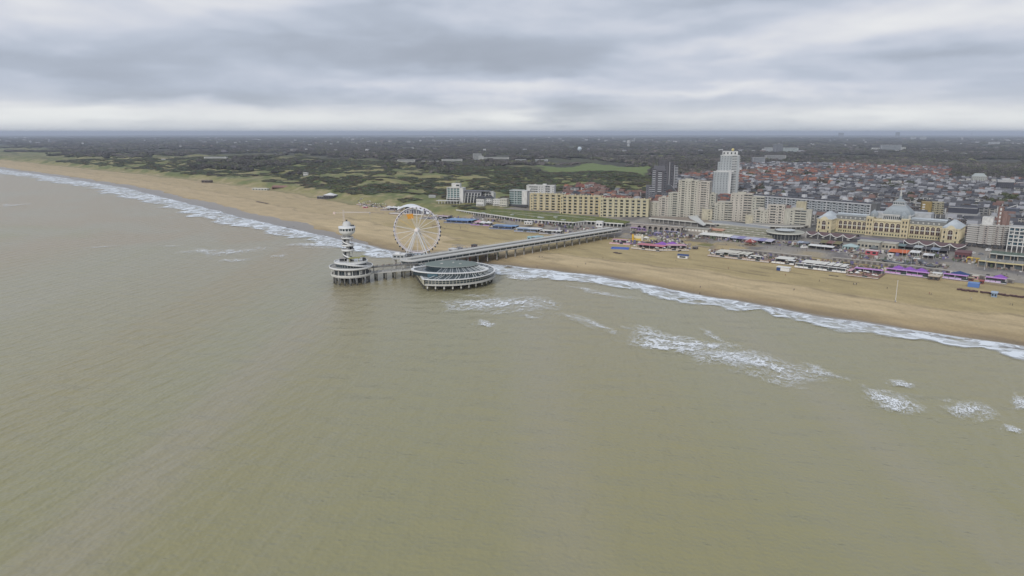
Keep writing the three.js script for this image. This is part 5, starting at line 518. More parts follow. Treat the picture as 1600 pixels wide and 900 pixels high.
// ---------------------------------------------------------------- small buildings on the sand and the boulevard
function hut(name, label, cat, a, b, c, d, o = {}) { const { k = 0.5, dep = 7, wall = WHITE, roof = ROOFL, roofKind = 'flat', wins = 3, group, lift = 0, pitch = 2, over = 0.5, h, paneM = WIN, porch = 0 } = o; const q = site(a, b, c, d, k), t = thing(name, label, cat, [q.x, q.y + lift, q.z], q.turn, group), H = (h ?? q.h) - (roofKind === 'flat' ? 0.4 : pitch);
  part('wall', bx(q.w, H, dep, q.w / 2, 0, -dep / 2), wall, t);
  if (roofKind === 'flat') part('roof', bx(q.w + over * 2, 0.4, dep + over * 2, q.w / 2, H, -dep / 2), roof, t);
  else if (roofKind === 'gable') { const s = new THREE.Shape(); s.moveTo(-over, 0); s.lineTo(dep + over, 0); s.lineTo(dep / 2, pitch); s.closePath(); const g = new THREE.ExtrudeGeometry(s, { depth: q.w + over * 2, bevelEnabled: false }); g.rotateY(Math.PI / 2); g.translate(-over, H, 0); part('roof', g, roof, t); }
  else { const g = new THREE.CylinderGeometry(0.08, 1, 1, 4); g.rotateY(Math.PI / 4); g.scale((q.w + over * 2) / 1.414, pitch, (dep + over * 2) / 1.414); g.translate(q.w / 2, H + pitch / 2, -dep / 2); part('roof', g.toNonIndexed(), roof, t); }
  for (let i = 0; i < wins; i++) box('window', q.w / wins * 0.6, Math.min(2.2, H * 0.5), 0.14, (i + 0.5) * q.w / wins, H * 0.28, 0.0, paneM, t);
  if (porch) part('porch', [bx(q.w, 0.25, porch, q.w / 2, H * 0.78, porch / 2), ...[0.04, 0.5, 0.96].map(u => bx(0.25, H * 0.78, 0.25, q.w * u, 0, porch - 0.3))], roof, t);
  q.t = t; return q; }
const C = (r, g, b, ro = 0.8) => std([r, g, b], ro);
const purple = C(0.26, 0.10, 0.42), pinkP = C(0.50, 0.26, 0.56), pinkR = C(0.52, 0.19, 0.22), pinkL = C(0.55, 0.33, 0.38), blueR = C(0.13, 0.22, 0.46), blueL = C(0.22, 0.34, 0.52), blueD = C(0.03, 0.06, 0.17), tan = C(0.38, 0.31, 0.21), white = C(0.70, 0.69, 0.67), creamR = C(0.62, 0.59, 0.50), redD = C(0.16, 0.05, 0.05), red = C(0.42, 0.06, 0.05), orange = C(0.56, 0.14, 0.05), darkB = C(0.07, 0.065, 0.07), greyB = C(0.22, 0.22, 0.23), greenG = C(0.30, 0.42, 0.40), yellow = C(0.60, 0.42, 0.06);
// beach club: timber terrace on the sand, sheets of roof on posts, wind screens, bar, seats and parasols
function club(name, label, a, b, c, dep, k, o) { const q = site(a, b, c, b - 3, k), t = thing(name, label, 'beach club', [q.x, q.y, q.z], q.turn, 'beach clubs on the sand'), r = rng(a * 7 + b), w = q.w;
  part('terrace', bx(w, 0.7, dep, w / 2, 0, -dep / 2), o.floor ?? brownDeck, t); part('terrace_edge', [bx(w + 0.3, 0.3, 0.3, w / 2, 0.65, 0.05)], o.trim ?? white, t);
  const n = Math.max(3, Math.round(w / 4)); for (let i = 0; i < n; i++) box('wind_screen', w / n * 0.92, 1.15, 0.1, (i + 0.5) * w / n, 0.95, -0.2, i % 4 === 3 ? glass : o.screen ?? white, t);
  for (const [x0, x1, z0, z1, m, kind] of o.roofs) { const X0 = x0 * w, X1 = x1 * w, Z0 = -z0 * dep, Z1 = -z1 * dep, W = X1 - X0, D = Z0 - Z1, y = 3.9; if (kind === 'tent') { const nn = Math.max(1, Math.round(W / 9)); for (let i = 0; i < nn; i++) { const g = new THREE.ConeGeometry(1, 1, 4); g.rotateY(Math.PI / 4); g.scale(W / nn / 1.414, 2.4, D / 1.414); part('canopy', (g.translate(X0 + (i + 0.5) * W / nn, y + 1.0, (Z0 + Z1) / 2), g), m, t); } } else { const nn = kind === 'strip' ? Math.max(2, Math.round(W / 5.5)) : Math.max(1, Math.round(W / 14)); for (let i = 0; i < nn; i++) part('roof_sheet', [bx(W / nn - (kind === 'strip' && i >= nn * 0.4 ? 0.9 : 0.08), 0.22, D, X0 + (i + 0.5) * W / nn, y + (i % 2) * 0.06, (Z0 + Z1) / 2)], m, t); if (kind === 'strip') part('roof_frame', [bx(W, 0.3, 0.3, (X0 + X1) / 2, y - 0.35, Z0), bx(W, 0.3, 0.3, (X0 + X1) / 2, y - 0.35, Z1)], darkB, t); }
    part('post', Array.from({ length: Math.max(2, Math.round(W / 6)) }, (_, i) => bx(0.22, y - 0.6, 0.22, lerp(X0 + 0.3, X1 - 0.3, i / (Math.max(2, Math.round(W / 6)) - 1)), 0.6, Z0 - 0.2)), o.trim ?? white, t); part('bar_wall', bx(W * 0.94, 2.9, D * 0.45, (X0 + X1) / 2, 0.7, Z1 + D * 0.26), o.bar ?? darkB, t); for (let i = 0; i < Math.round(W / 6); i++) box('window', 3.4, 1.6, 0.12, X0 + 3 + i * 6, 1.5, Z1 + D * 0.487 + 0.01, WINP, t); }
  const seats = [], seats2 = [], par = []; for (let i = 0; i < w * dep / 6.5; i++) { const x = 0.8 + r() * (w - 1.6), z = -0.8 - r() * (dep - 1.6); if (o.roofs.some(([x0, x1, z0, z1]) => x > x0 * w && x < x1 * w && z < -z0 * dep && z > -z1 * dep)) continue; (r() < 0.5 ? seats : seats2).push(bx(0.9, 0.45, 1.5, x, 0.9, z, r() * 3), bx(0.9, 0.6, 0.15, x, 1.2, z - 0.6)); if (i % 9 === 0) par.push([x, z]); }
  if (seats.length) part('seating', seats, o.seat ?? C(0.36, 0.25, 0.19), t).userData.kind = 'stuff'; if (seats2.length) part('seating', seats2, o.seat2 ?? C(0.52, 0.45, 0.38), t).userData.kind = 'stuff';
  par.slice(0, 14).forEach(([x, z], i) => { part('parasol', [cyl(0.05, 0.05, 2.6, x, 0.7, z, 5), cyl(1.5, 0.05, 0.7, x, 3.1, z, 8)], i % 2 ? o.par ?? white : o.par2 ?? creamR, t); }); return q; }
club('beach_club', 'beach club with a cream striped roof and long brown terrace, leftmost of the white-roofed clubs', 1105.5, 400.5, 1201, 26, 0.10, { roofs: [[0.06, 0.62, 0.36, 0.95, creamR, 'strip'], [0.10, 0.24, 0.12, 0.24, awnW, ''], [0.32, 0.5, 0.12, 0.22, awnW, ''], [0.66, 0.84, 0.2, 0.4, awnW, '']], screen: C(0.46, 0.38, 0.33) });
club('beach_club', 'small white-roofed beach club between two larger white-roofed clubs', 1205, 411.5, 1240, 24, 0.10, { roofs: [[0.05, 0.8, 0.25, 0.85, awnW, ''], [0.7, 1, 0.05, 0.3, white, '']] });
club('beach_club', 'beach club with a wide white roof slatted at its right end', 1241, 418.5, 1322, 26, 0.08, { roofs: [[0.05, 0.92, 0.38, 0.96, awnW, 'strip'], [0.0, 0.98, 0.05, 0.14, white, '']] });
club('beach_club', 'open beach club terrace full of lounge seats under a lilac awning', 1322, 431, 1372, 26, 0.08, { roofs: [[0.05, 0.95, 0.72, 0.95, pinkP, ''], [0.0, 0.12, 0.1, 0.6, pinkL, '']], seat: C(0.40, 0.30, 0.20), seat2: C(0.28, 0.16, 0.16), screen: C(0.30, 0.2, 0.17) });
club('beach_club', 'purple beach club behind a long bright lilac awning, right of the lounge terrace', 1382, 427, 1450, 16, 0.04, { roofs: [[0, 1, 0.06, 0.36, pinkP, ''], [0.1, 0.9, 0.55, 0.95, purple, 'tent']], floor: C(0.20, 0.15, 0.22), screen: C(0.52, 0.30, 0.58), seat: purple, seat2: C(0.22, 0.18, 0.3) });
club('beach_club', 'purple beach club with lilac awning right of the brown beach kiosk', 1472, 435.5, 1512, 15, 0.04, { roofs: [[0, 0.95, 0.06, 0.38, pinkP, ''], [0.2, 0.95, 0.5, 0.95, blueD, 'tent']], floor: C(0.20, 0.15, 0.22), screen: C(0.50, 0.36, 0.62), seat: purple });
club('beach_club', 'small purple beach club with rounded lilac awning nearest the right edge', 1538, 441, 1572, 13, 0.04, { roofs: [[0, 0.95, 0.06, 0.4, pinkP, ''], [0.3, 0.95, 0.5, 0.95, purple, 'tent']], floor: C(0.24, 0.2, 0.24), screen: C(0.55, 0.42, 0.62), seat: purple });
club('beach_club', 'beach club with a salmon pink roof and open seating corner', 986, 389, 1030, 20, 0.12, { roofs: [[0.05, 1, 0.4, 0.98, pinkR, ''], [0.5, 1, 0.98, 1.3, purple, '']], screen: C(0.55, 0.48, 0.40), seat: tan });
club('beach_club', 'beach club terrace with a rose roof beside the salmon pink club', 1030, 392.5, 1076, 21, 0.95, { roofs: [[0.35, 1, 0.45, 0.98, pinkL, ''], [0.1, 0.8, 1.0, 1.3, purple, 'tent']], screen: C(0.52, 0.46, 0.38), seat: C(0.24, 0.2, 0.19) });
club('beach_club', 'low pink terrace next to the pier with a blue mat before it', 952, 381.5, 984, 14, 0.3, { roofs: [[0, 0.75, 0.55, 0.98, pinkL, '']], screen: pinkL, floor: C(0.42, 0.30, 0.14), seat: purple });
club('beach_club', 'long beach club with a bright blue roof left of the gallery', 693, 348.5, 735, 26, 0.42, { roofs: [[0.02, 0.98, 0.25, 0.95, blueL, ''], [0.05, 0.9, 0.02, 0.22, blueR, '']], screen: blueD, floor: C(0.14, 0.14, 0.2) });
club('beach_club', 'beach club with a pink and white canopy between two blue ones', 735, 352.5, 764, 18, 0.42, { roofs: [[0.05, 0.5, 0.3, 0.9, pinkL, 'tent'], [0.4, 1, 0.2, 0.7, white, 'tent']], screen: C(0.3, 0.15, 0.4) });
club('beach_club', 'blue-grey beach club terraces right of the pink and white canopy', 764, 358, 803, 22, 0.42, { roofs: [[0.05, 0.5, 0.4, 0.95, C(0.26, 0.33, 0.44), ''], [0.5, 1, 0.3, 0.85, blueL, ''], [0.1, 0.9, 0.04, 0.2, blueR, '']], screen: blueD, seat: blueR, floor: C(0.16, 0.17, 0.22) });
club('beach_club', 'pale grey-blue beach club in front of the middle of the gallery', 803, 362.5, 842, 20, 0.42, { roofs: [[0.0, 0.5, 0.3, 0.9, C(0.46, 0.5, 0.56), ''], [0.5, 1, 0.2, 0.9, white, ''], [0.1, 0.95, 0.03, 0.16, blueL, '']], screen: C(0.2, 0.25, 0.38), seat: blueL });
club('beach_club', 'white-roofed beach club nearest the pier on its far side', 842, 366, 876, 15, 0.42, { roofs: [[0.0, 0.95, 0.25, 0.85, white, '']], screen: C(0.32, 0.32, 0.36), seat: greyB });
club('beach_club', 'terrace of the pavilion with grey seats right of the bird-shaped roof', 655, 342.5, 694, 22, 0.42, { roofs: [[0.55, 1, 0.5, 0.85, C(0.62, 0.52, 0.56), ''], [0.5, 0.98, 0.86, 0.99, redD, '']], screen: greyB, seat: greyB, seat2: C(0.34, 0.32, 0.36), floor: C(0.22, 0.2, 0.19) });
club('beach_club', 'low weathered beach club with pinkish terraces at the foot of the dunes', 557, 320.5, 604, 26, 0.45, { roofs: [[0.05, 0.9, 0.6, 0.95, C(0.40, 0.36, 0.34), '']], screen: C(0.42, 0.32, 0.30), floor: C(0.26, 0.2, 0.17), seat: C(0.32, 0.22, 0.2), seat2: C(0.42, 0.36, 0.36) });
club('beach_club', 'beach club with a white swept canopy left of the bird-shaped roof', 594, 329, 622, 22, 0.45, { roofs: [[0.1, 0.9, 0.4, 0.95, white, 'tent']], screen: C(0.2, 0.17, 0.17), floor: C(0.3, 0.25, 0.22), seat: C(0.4, 0.3, 0.3) });
{ // pavilion with a white bird-shaped roof
  const q = site(618, 334, 666, 320, 0.45), t = thing('winged_pavilion', 'beach pavilion under a white swooping roof like a bird wing, behind the ferris wheel', 'pavilion', [q.x, q.y, q.z], q.turn), w = q.w; part('terrace', bx(w * 1.2, 0.8, 20, w * 0.42, 0, -6), C(0.34, 0.29, 0.25), t); part('terrace_wall', bx(w * 1.1, 1.0, 0.3, w * 0.4, 0.5, 4), white, t); part('glass_hall', bx(w * 0.72, 5, 10, w * 0.58, 0.8, -9), C(0.10, 0.10, 0.13, 0.3), t);
  for (let k = 0; k < 9; k++) box('post', 0.6, 4.6, 0.4, w * (0.24 + k * 0.08), 0.8, -3.9, white, t);
  const us = graded([[0], [1, 0.05]]), vs = graded([[0], [1, 0.125]]), top = (u, v) => { const rise = 5.2 + 8.6 * Math.pow(Math.sin(Math.PI * clamp(u * 0.72 + 0.2)), 2.2) - (u > 0.8 ? (u - 0.8) * 12 : 0), wide = 4 + 10 * Math.sin(Math.PI * clamp(u * 0.9 + 0.08)); return [u * w * 1.02, rise - 3.2 * Math.pow(Math.abs(v - 0.5) * 2, 2) + 0.0, -9 - (v - 0.5) * wide * 1.3]; };
  const shell = (lift) => { const p = [], idx = []; for (const v of vs) for (const u of us) { const a = top(u, v); p.push(a[0], a[1] + lift, a[2]); } const n = us.length; for (let j = 0; j + 1 < vs.length; j++) for (let i = 0; i + 1 < n; i++) { const a = j * n + i; idx.push(a, a + 1, a + n, a + 1, a + n + 1, a + n); } const g = new THREE.BufferGeometry(); g.setAttribute('position', new THREE.Float32BufferAttribute(p, 3)); g.setIndex(idx); g.computeVertexNormals(); return g.toNonIndexed(); };
  part('roof', [shell(0.35), shell(0)], std([0.68, 0.70, 0.72], 0.5, { side: THREE.DoubleSide }), t); part('roof_window', (() => { const g = new THREE.CylinderGeometry(1, 1, 0.2, 18); g.rotateX(Math.PI / 2); g.scale(w * 0.10, 1.7, 1); g.rotateZ(0.35); g.translate(w * 0.36, 9.2, -4.6); return g; })(), glass, t); part('porthole', (() => { const g = new THREE.CylinderGeometry(0.9, 0.9, 0.3, 14); g.rotateX(Math.PI / 2); g.translate(w * 0.66, 9.6, -2.6); return g; })(), glass, t);
}
hut('beach_kiosk', 'white and blue tent box alone on the sand before the rose-roofed club', 'kiosk', 1058.5, 403.2, 1074, 397, { roofKind: 'gable', pitch: 1.2, wall: white, roof: blueD, wins: 1, dep: 6, k: 0.3 });
hut('beach_kiosk', 'white box kiosk with a dark blue left end before the small white club', 'kiosk', 1213.5, 422.5, 1232.5, 416.5, { wall: white, roof: white, wins: 0, dep: 5, k: 0.12 }).t.add((() => { const m = shadows(new THREE.Mesh(new THREE.BoxGeometry(3.2, 3.1, 5.2), blueD)); m.name = 'blue_end'; m.position.set(1.4, 1.55, -2.5); return m; })());
hut('shipping_container', 'blue container on the sand at the right below the purple clubs', 'container', 1511.5, 448, 1529, 441, { wall: C(0.10, 0.19, 0.45), roof: C(0.16, 0.27, 0.52), wins: 0, dep: 5, over: 0.02, k: 0.05 });
hut('lifeguard_hut', 'grey-blue lifeguard hut beside the dark row of beach beds', 'hut', 1548.5, 464, 1557, 456.5, { wall: C(0.24, 0.32, 0.44), roof: C(0.36, 0.44, 0.54), wins: 2, dep: 5, k: 0.1 });
hut('beach_kiosk', 'brown timber beach kiosk with a white awning beside the lilac awnings', 'kiosk', 1450.5, 437, 1466, 430.5, { wall: C(0.11, 0.085, 0.07), roof: C(0.52, 0.45, 0.36), wins: 2, dep: 8, k: 0.05 });
hut('beach_hut', 'low white hut behind the brown timber beach kiosk', 'hut', 1457, 431, 1470, 426, { wall: white, roof: white, wins: 2, dep: 5, k: 0.05 }); hut('beach_stall', 'dark red stall left of the blue container', 'stall', 1513, 438.5, 1520, 433.5, { wall: redD, roof: tan, wins: 1, dep: 4, k: 0.05 }); hut('beach_stall', 'dark red stall right above the blue container', 'stall', 1530, 443.5, 1536, 438, { wall: redD, roof: C(0.35, 0.1, 0.1), wins: 1, dep: 4, k: 0.05 }); hut('beach_stall', 'cream stall with pink side between the two dark red stalls', 'stall', 1519, 436, 1528, 430, { wall: pinkL, roof: creamR, wins: 1, dep: 4, k: 0.05 });
hut('beach_shed', 'small dark shed right of the rose-roofed club', 'shed', 1081.5, 389.3, 1088.5, 385.5, { wall: C(0.12, 0.1, 0.1), roof: C(0.2, 0.18, 0.17), wins: 1, dep: 4, k: 0.2 });
hut('beach_hut', 'turquoise hut on the sand behind the middle of the pier bridge', 'hut', 824, 376, 834, 370, { wall: C(0.20, 0.38, 0.44), roof: C(0.34, 0.52, 0.56), wins: 2, dep: 6 }); hut('beach_hut', 'second turquoise hut on the sand nearer the gallery', 'hut', 836, 374.5, 847, 369, { wall: C(0.22, 0.40, 0.46), roof: C(0.3, 0.46, 0.52), wins: 2, dep: 6 });
hut('boulevard_kiosk', 'tan kiosk on the promenade before the left part of the gallery', 'kiosk', 761, 345.5, 775, 341.5, { wall: tan, roof: C(0.36, 0.3, 0.24), wins: 3, dep: 7 }); hut('boulevard_kiosk', 'white kiosk under the middle of the gallery roof', 'kiosk', 819, 350.5, 831, 346.5, { wall: white, roof: white, wins: 3, dep: 6 }); hut('boulevard_kiosk', 'rust brown kiosk right of the white one before the gallery', 'kiosk', 840, 354, 848, 350, { wall: C(0.26, 0.15, 0.10), roof: C(0.24, 0.16, 0.12), wins: 1, dep: 5 }); hut('pier_entrance', 'white entrance house where the pier bridge meets the gallery', 'building', 931, 354.5, 941, 346, { wall: white, roof: white, wins: 2, dep: 8 });
hut('beach_hut', 'brown beach hut alone at the foot of the far left dunes', 'hut', 315, 285.5, 328, 281.5, { wall: C(0.13, 0.10, 0.085), roof: C(0.24, 0.2, 0.17), wins: 3, dep: 10, porch: 3 }); hut('beach_pavilion', 'long low white pavilion left of the reddish beach club', 'pavilion', 394, 297, 417, 294, { wall: C(0.5, 0.5, 0.44), roof: C(0.66, 0.66, 0.6), wins: 5, dep: 9 }); hut('beach_pavilion', 'reddish beach pavilion against the dark dune scrub', 'pavilion', 425, 296, 447, 289.8, { wall: C(0.17, 0.085, 0.07), roof: C(0.26, 0.15, 0.12), wins: 5, dep: 14, roofKind: 'gable', pitch: 2.5, porch: 5 }); hut('beach_pavilion', 'dark pavilion with a white tent roof on the far beach', 'pavilion', 505, 308, 521, 301.5, { wall: C(0.10, 0.09, 0.11), roof: white, roofKind: 'hip', pitch: 4, wins: 4, dep: 14 }); hut('beach_pavilion', 'dark timber terrace building before the white tent roof', 'pavilion', 495.5, 310.8, 517, 306.6, { wall: C(0.11, 0.10, 0.11), roof: C(0.32, 0.31, 0.31), wins: 6, dep: 9 }); hut('shipping_container', 'pale container right of the white tent roof on the far beach', 'container', 531, 307.8, 541, 305.2, { wall: white, roof: white, wins: 0, dep: 4 }); hut('beach_stall', 'pink and white stall on the sand left of the weathered club', 'stall', 567, 325, 573, 322, { wall: pinkR, roof: white, wins: 1, dep: 4 });
// ---------------------------------------------------------------- boulevard terraces, arcade, promenade decks
{
  const stone = wallOf([0.40, 0.355, 0.31]), q = site(986, 359.5, 1064, 350, 0.17), t = thing('arcade', 'sandy stone arcade with seven round arches and purple awnings below the cream blocks', 'arcade', [q.x, q.y, q.z], q.turn), w = q.w, H = 7.4, n = 9;
  const s = new THREE.Shape(); s.moveTo(0, 0); s.lineTo(w, 0); s.lineTo(w, H); s.lineTo(0, H); s.closePath(); for (let k = 1; k < n - 0.5; k++) { const c = (k + 0.5) * w / n, r = w / n * 0.31, p = new THREE.Path(); p.moveTo(c - r, 2.4); p.lineTo(c + r, 2.4); p.lineTo(c + r, 4.2); p.absarc(c, 4.2, r, 0, Math.PI); p.lineTo(c - r, 2.4); s.holes.push(p); } const g = new THREE.ExtrudeGeometry(s, { depth: 1.2, bevelEnabled: false }); g.translate(0, 0, -1.2); part('wall', g, stone, t); part('inner_wall', bx(w, H - 0.2, 0.4, w / 2, 0, -6), std([0.24, 0.215, 0.20], 0.8), t); part('roof_terrace', bx(w + 4, 0.5, 13, w / 2, H, -6.2), paving, t); part('parapet', bx(w + 4, 0.9, 0.3, w / 2, H + 0.5, 0.2), C(0.48, 0.44, 0.38), t); for (let k = 1; k < n; k++) box('shop_front', w / n * 0.62, 2.1, 0.2, (k + 0.5) * w / n, 0.1, 0, k < 3 ? purple : k > 5 ? C(0.16, 0.2, 0.36) : WINP, t);
  part('purple_awning', [bx(w * 0.3, 0.25, 4, w * 0.15, 3.4, 2)], C(0.40, 0.27, 0.50), t); part('lilac_awning', [bx(w * 0.28, 0.25, 3, w * 0.82, 2.7, 1.5)], C(0.48, 0.45, 0.62), t); for (let k = 0; k < 6; k++) part('awning_post', bx(0.2, 3.2, 0.2, 1 + k * w * 0.055, 0, 3.8), white, t);
  const q2 = site(1064, 361.5, 1106, 354.5, 0.12), t2 = thing('terrace_building', 'long low terrace building with a band of white shop fronts right of the arcade', 'building', [q2.x, q2.y, q2.z], q2.turn); part('wall', bx(q2.w, 4.4, 12, q2.w / 2, 0, -6), stone, t2); part('roof', bx(q2.w + 1, 0.5, 13, q2.w / 2, 4.4, -6), C(0.34, 0.32, 0.27), t2); for (let k = 0; k < 8; k++) box('shop_front', q2.w / 8 * 0.72, 2, 0.2, (k + 0.5) * q2.w / 8, 1.6, 0, awnW, t2);
  // stepped green terraces
  const q3 = site(1106, 364.5, 1207, 356, 0.05), t3 = thing('planted_terraces', 'grey-green stepped terraces between the promenade deck and the awnings', 'terraces', [q3.x, q3.y, q3.z], q3.turn); for (let k = 0; k < 5; k++) { part('step', bx(q3.w, 1.35 * (k + 1), 7, q3.w / 2, 0, -3.5 - k * 7), k % 2 ? C(0.21, 0.21, 0.145) : C(0.27, 0.255, 0.20), t3); part('kerb', bx(q3.w, 0.4, 0.5, q3.w / 2, 1.35 * (k + 1), -0.3 - k * 7), C(0.46, 0.44, 0.37), t3); if (k < 4) part('bench', Array.from({ length: 6 }, (_, i) => bx(2.4, 0.5, 0.6, 6 + i * q3.w / 6.4 + k * 2, 1.35 * (k + 1), -3.6 - k * 7)), C(0.50, 0.48, 0.44), t3); }
}
{ // promenade decks with pale edges over dark undercrofts
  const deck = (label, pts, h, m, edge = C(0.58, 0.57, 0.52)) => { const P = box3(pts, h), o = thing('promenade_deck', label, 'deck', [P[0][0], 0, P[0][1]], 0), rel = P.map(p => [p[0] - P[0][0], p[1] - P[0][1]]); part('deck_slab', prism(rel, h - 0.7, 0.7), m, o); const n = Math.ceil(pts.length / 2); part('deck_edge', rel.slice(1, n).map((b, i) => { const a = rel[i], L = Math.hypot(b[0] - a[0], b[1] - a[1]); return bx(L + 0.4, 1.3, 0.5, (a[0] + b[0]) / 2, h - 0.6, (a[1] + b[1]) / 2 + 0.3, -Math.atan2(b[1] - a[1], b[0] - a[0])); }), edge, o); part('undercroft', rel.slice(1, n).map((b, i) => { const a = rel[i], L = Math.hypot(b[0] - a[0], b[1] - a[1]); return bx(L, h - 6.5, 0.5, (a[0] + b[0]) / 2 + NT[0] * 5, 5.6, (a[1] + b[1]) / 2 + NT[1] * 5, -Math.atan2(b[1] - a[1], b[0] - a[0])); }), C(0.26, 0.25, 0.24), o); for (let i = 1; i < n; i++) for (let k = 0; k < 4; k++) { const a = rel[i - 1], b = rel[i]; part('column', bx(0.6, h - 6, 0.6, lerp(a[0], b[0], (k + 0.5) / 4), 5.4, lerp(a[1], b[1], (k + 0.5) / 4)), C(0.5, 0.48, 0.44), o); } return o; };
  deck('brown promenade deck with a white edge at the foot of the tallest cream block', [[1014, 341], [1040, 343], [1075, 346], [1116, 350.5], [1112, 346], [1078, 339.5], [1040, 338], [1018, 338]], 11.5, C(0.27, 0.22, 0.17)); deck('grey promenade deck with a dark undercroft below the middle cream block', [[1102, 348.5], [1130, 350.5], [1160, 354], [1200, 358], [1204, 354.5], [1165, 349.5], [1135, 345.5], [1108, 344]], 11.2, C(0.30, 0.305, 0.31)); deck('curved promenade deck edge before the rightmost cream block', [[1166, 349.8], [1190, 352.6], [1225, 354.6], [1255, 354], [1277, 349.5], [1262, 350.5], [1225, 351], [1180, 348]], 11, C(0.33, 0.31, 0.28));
  const ramp = thing('white_ramp', 'broad white curved ramp crossing the promenade decks', 'ramp', [...(() => { const [x, z] = ground(1075, 338, 12.4); return [x, 0, z]; })()], 0); { const L = box3([[1075.5, 337.6], [1078, 341.5], [1086, 345.5], [1094, 350], [1099, 352.5]], 12.4), R = box3([[1092, 336], [1091, 339], [1095, 343], [1100.5, 348], [1103, 351]], 12.4), o = [ramp.position.x, ramp.position.z]; part('ramp_slab', prism([...L, ...R.reverse()].map(p => [p[0] - o[0], p[1] - o[1]]), 11.9, 0.6), C(0.58, 0.58, 0.54), ramp); part('ramp_wall', L.slice(1).map((b, i) => { const a = L[i], l = Math.hypot(b[0] - a[0], b[1] - a[1]); return bx(l + 0.3, 1.1, 0.3, (a[0] + b[0]) / 2 - o[0], 12.3, (a[1] + b[1]) / 2 - o[1], -Math.atan2(b[1] - a[1], b[0] - a[0])); }), white, ramp); }
  const p = onLand(1226, 372), rp = thing('round_pavilion', 'round glass pavilion with a broad pale roof at the end of the terraces', 'pavilion', [p[0], p[1], p[2]], 0); part('glass_wall', cyl(16, 16, 5.4, 0, 0, 0, 40), std([0.05, 0.055, 0.06], 0.25), rp); part('roof', ring(0.1, 19, 6.4, 0.8), C(0.33, 0.33, 0.28), rp); part('roof_edge', ring(18.8, 19.4, 6.2, 1.2), C(0.58, 0.57, 0.50), rp); part('upper_drum', cyl(8, 8, 1.6, -2, 7.2, -3, 28), C(0.14, 0.14, 0.14), rp); part('upper_roof', ring(0.1, 10, 8.8, 0.5), C(0.50, 0.52, 0.52), rp); for (let k = 0; k < 26; k++) { const a = k / 26 * Math.PI * 2; box('mullion', 0.4, 6.2, 0.4, Math.cos(a) * 16.2, 0, Math.sin(a) * 16.2, C(0.3, 0.3, 0.28), rp); }
  const awn = (label, a, b, c, d, m, dep = 12, k = 0.07) => { const q = site(a, b, c, d, k), o = thing('terrace_awning', label, 'awning', [q.x, q.y, q.z], q.turn, 'awnings along the boulevard'), n = Math.max(2, Math.round(q.w / 8)); for (let i = 0; i < n; i++) part('awning_sheet', (() => { const g = new THREE.BoxGeometry(q.w / n - 0.12, 0.2, dep); g.rotateX(0.10); g.translate((i + 0.5) * q.w / n, 3.7, -dep / 2); return g; })(), Array.isArray(m) ? m[i % m.length] : m, o); part('shop_front', bx(q.w, 2.9, 1, q.w / 2, 0, -dep + 0.4), darkB, o); for (let i = 0; i <= n; i++) part('post', bx(0.18, 3.1, 0.18, i * q.w / n, 0, -0.4), steelW, o); for (let i = 0; i < n * 2; i++) part('table', [cyl(0.5, 0.5, 0.1, (i + 0.5) * q.w / n / 2, 0.7, -3 - (i % 3) * 2.4, 8), bx(1.8, 0.45, 0.5, (i + 0.5) * q.w / n / 2, 0, -3.9 - (i % 3) * 2.4)], C(0.22, 0.17, 0.14), o); return o; };
  awn('white awnings under the orange roof left of the terraces', 1091, 370.5, 1139, 365, awnW); awn('orange roofs behind the white awnings on the boulevard', 1102, 363, 1128, 358, C(0.46, 0.24, 0.15)); awn('lilac-blue awnings behind the red carousel', 1139, 376, 1205, 370.5, [C(0.42, 0.42, 0.54), C(0.26, 0.24, 0.42), C(0.46, 0.44, 0.52)]); awn('long white awning in front of the scalloped palace terrace', 1262, 388.5, 1301, 383.5, white, 7); awn('orange awning right of the red and white stall', 1387, 398, 1417, 391, orange, 12); awn('white awnings right of the orange one', 1420, 399.5, 1436, 394, white, 9); awn('white parasol awnings near the dark red box', 1441, 404, 1458, 399.5, [white, C(0.5, 0.5, 0.52)], 8); awn('reddish terrace roof before the left palace terrace', 1279, 383.5, 1312, 376, [C(0.19, 0.165, 0.08), C(0.20, 0.10, 0.09)], 12); awn('dark canopy right of the cream restaurants below the palace', 1400, 389, 1440, 384, [C(0.16, 0.22, 0.22), darkB, C(0.4, 0.42, 0.42)], 10); awn('dark blue canopy below the right palace terrace', 1440, 394, 1480, 389, [darkB, C(0.22, 0.26, 0.32)], 10); awn('grey-blue canopies beside the round pavilion', 1244, 384, 1262, 378, [C(0.34, 0.38, 0.46), C(0.2, 0.22, 0.26)], 8);
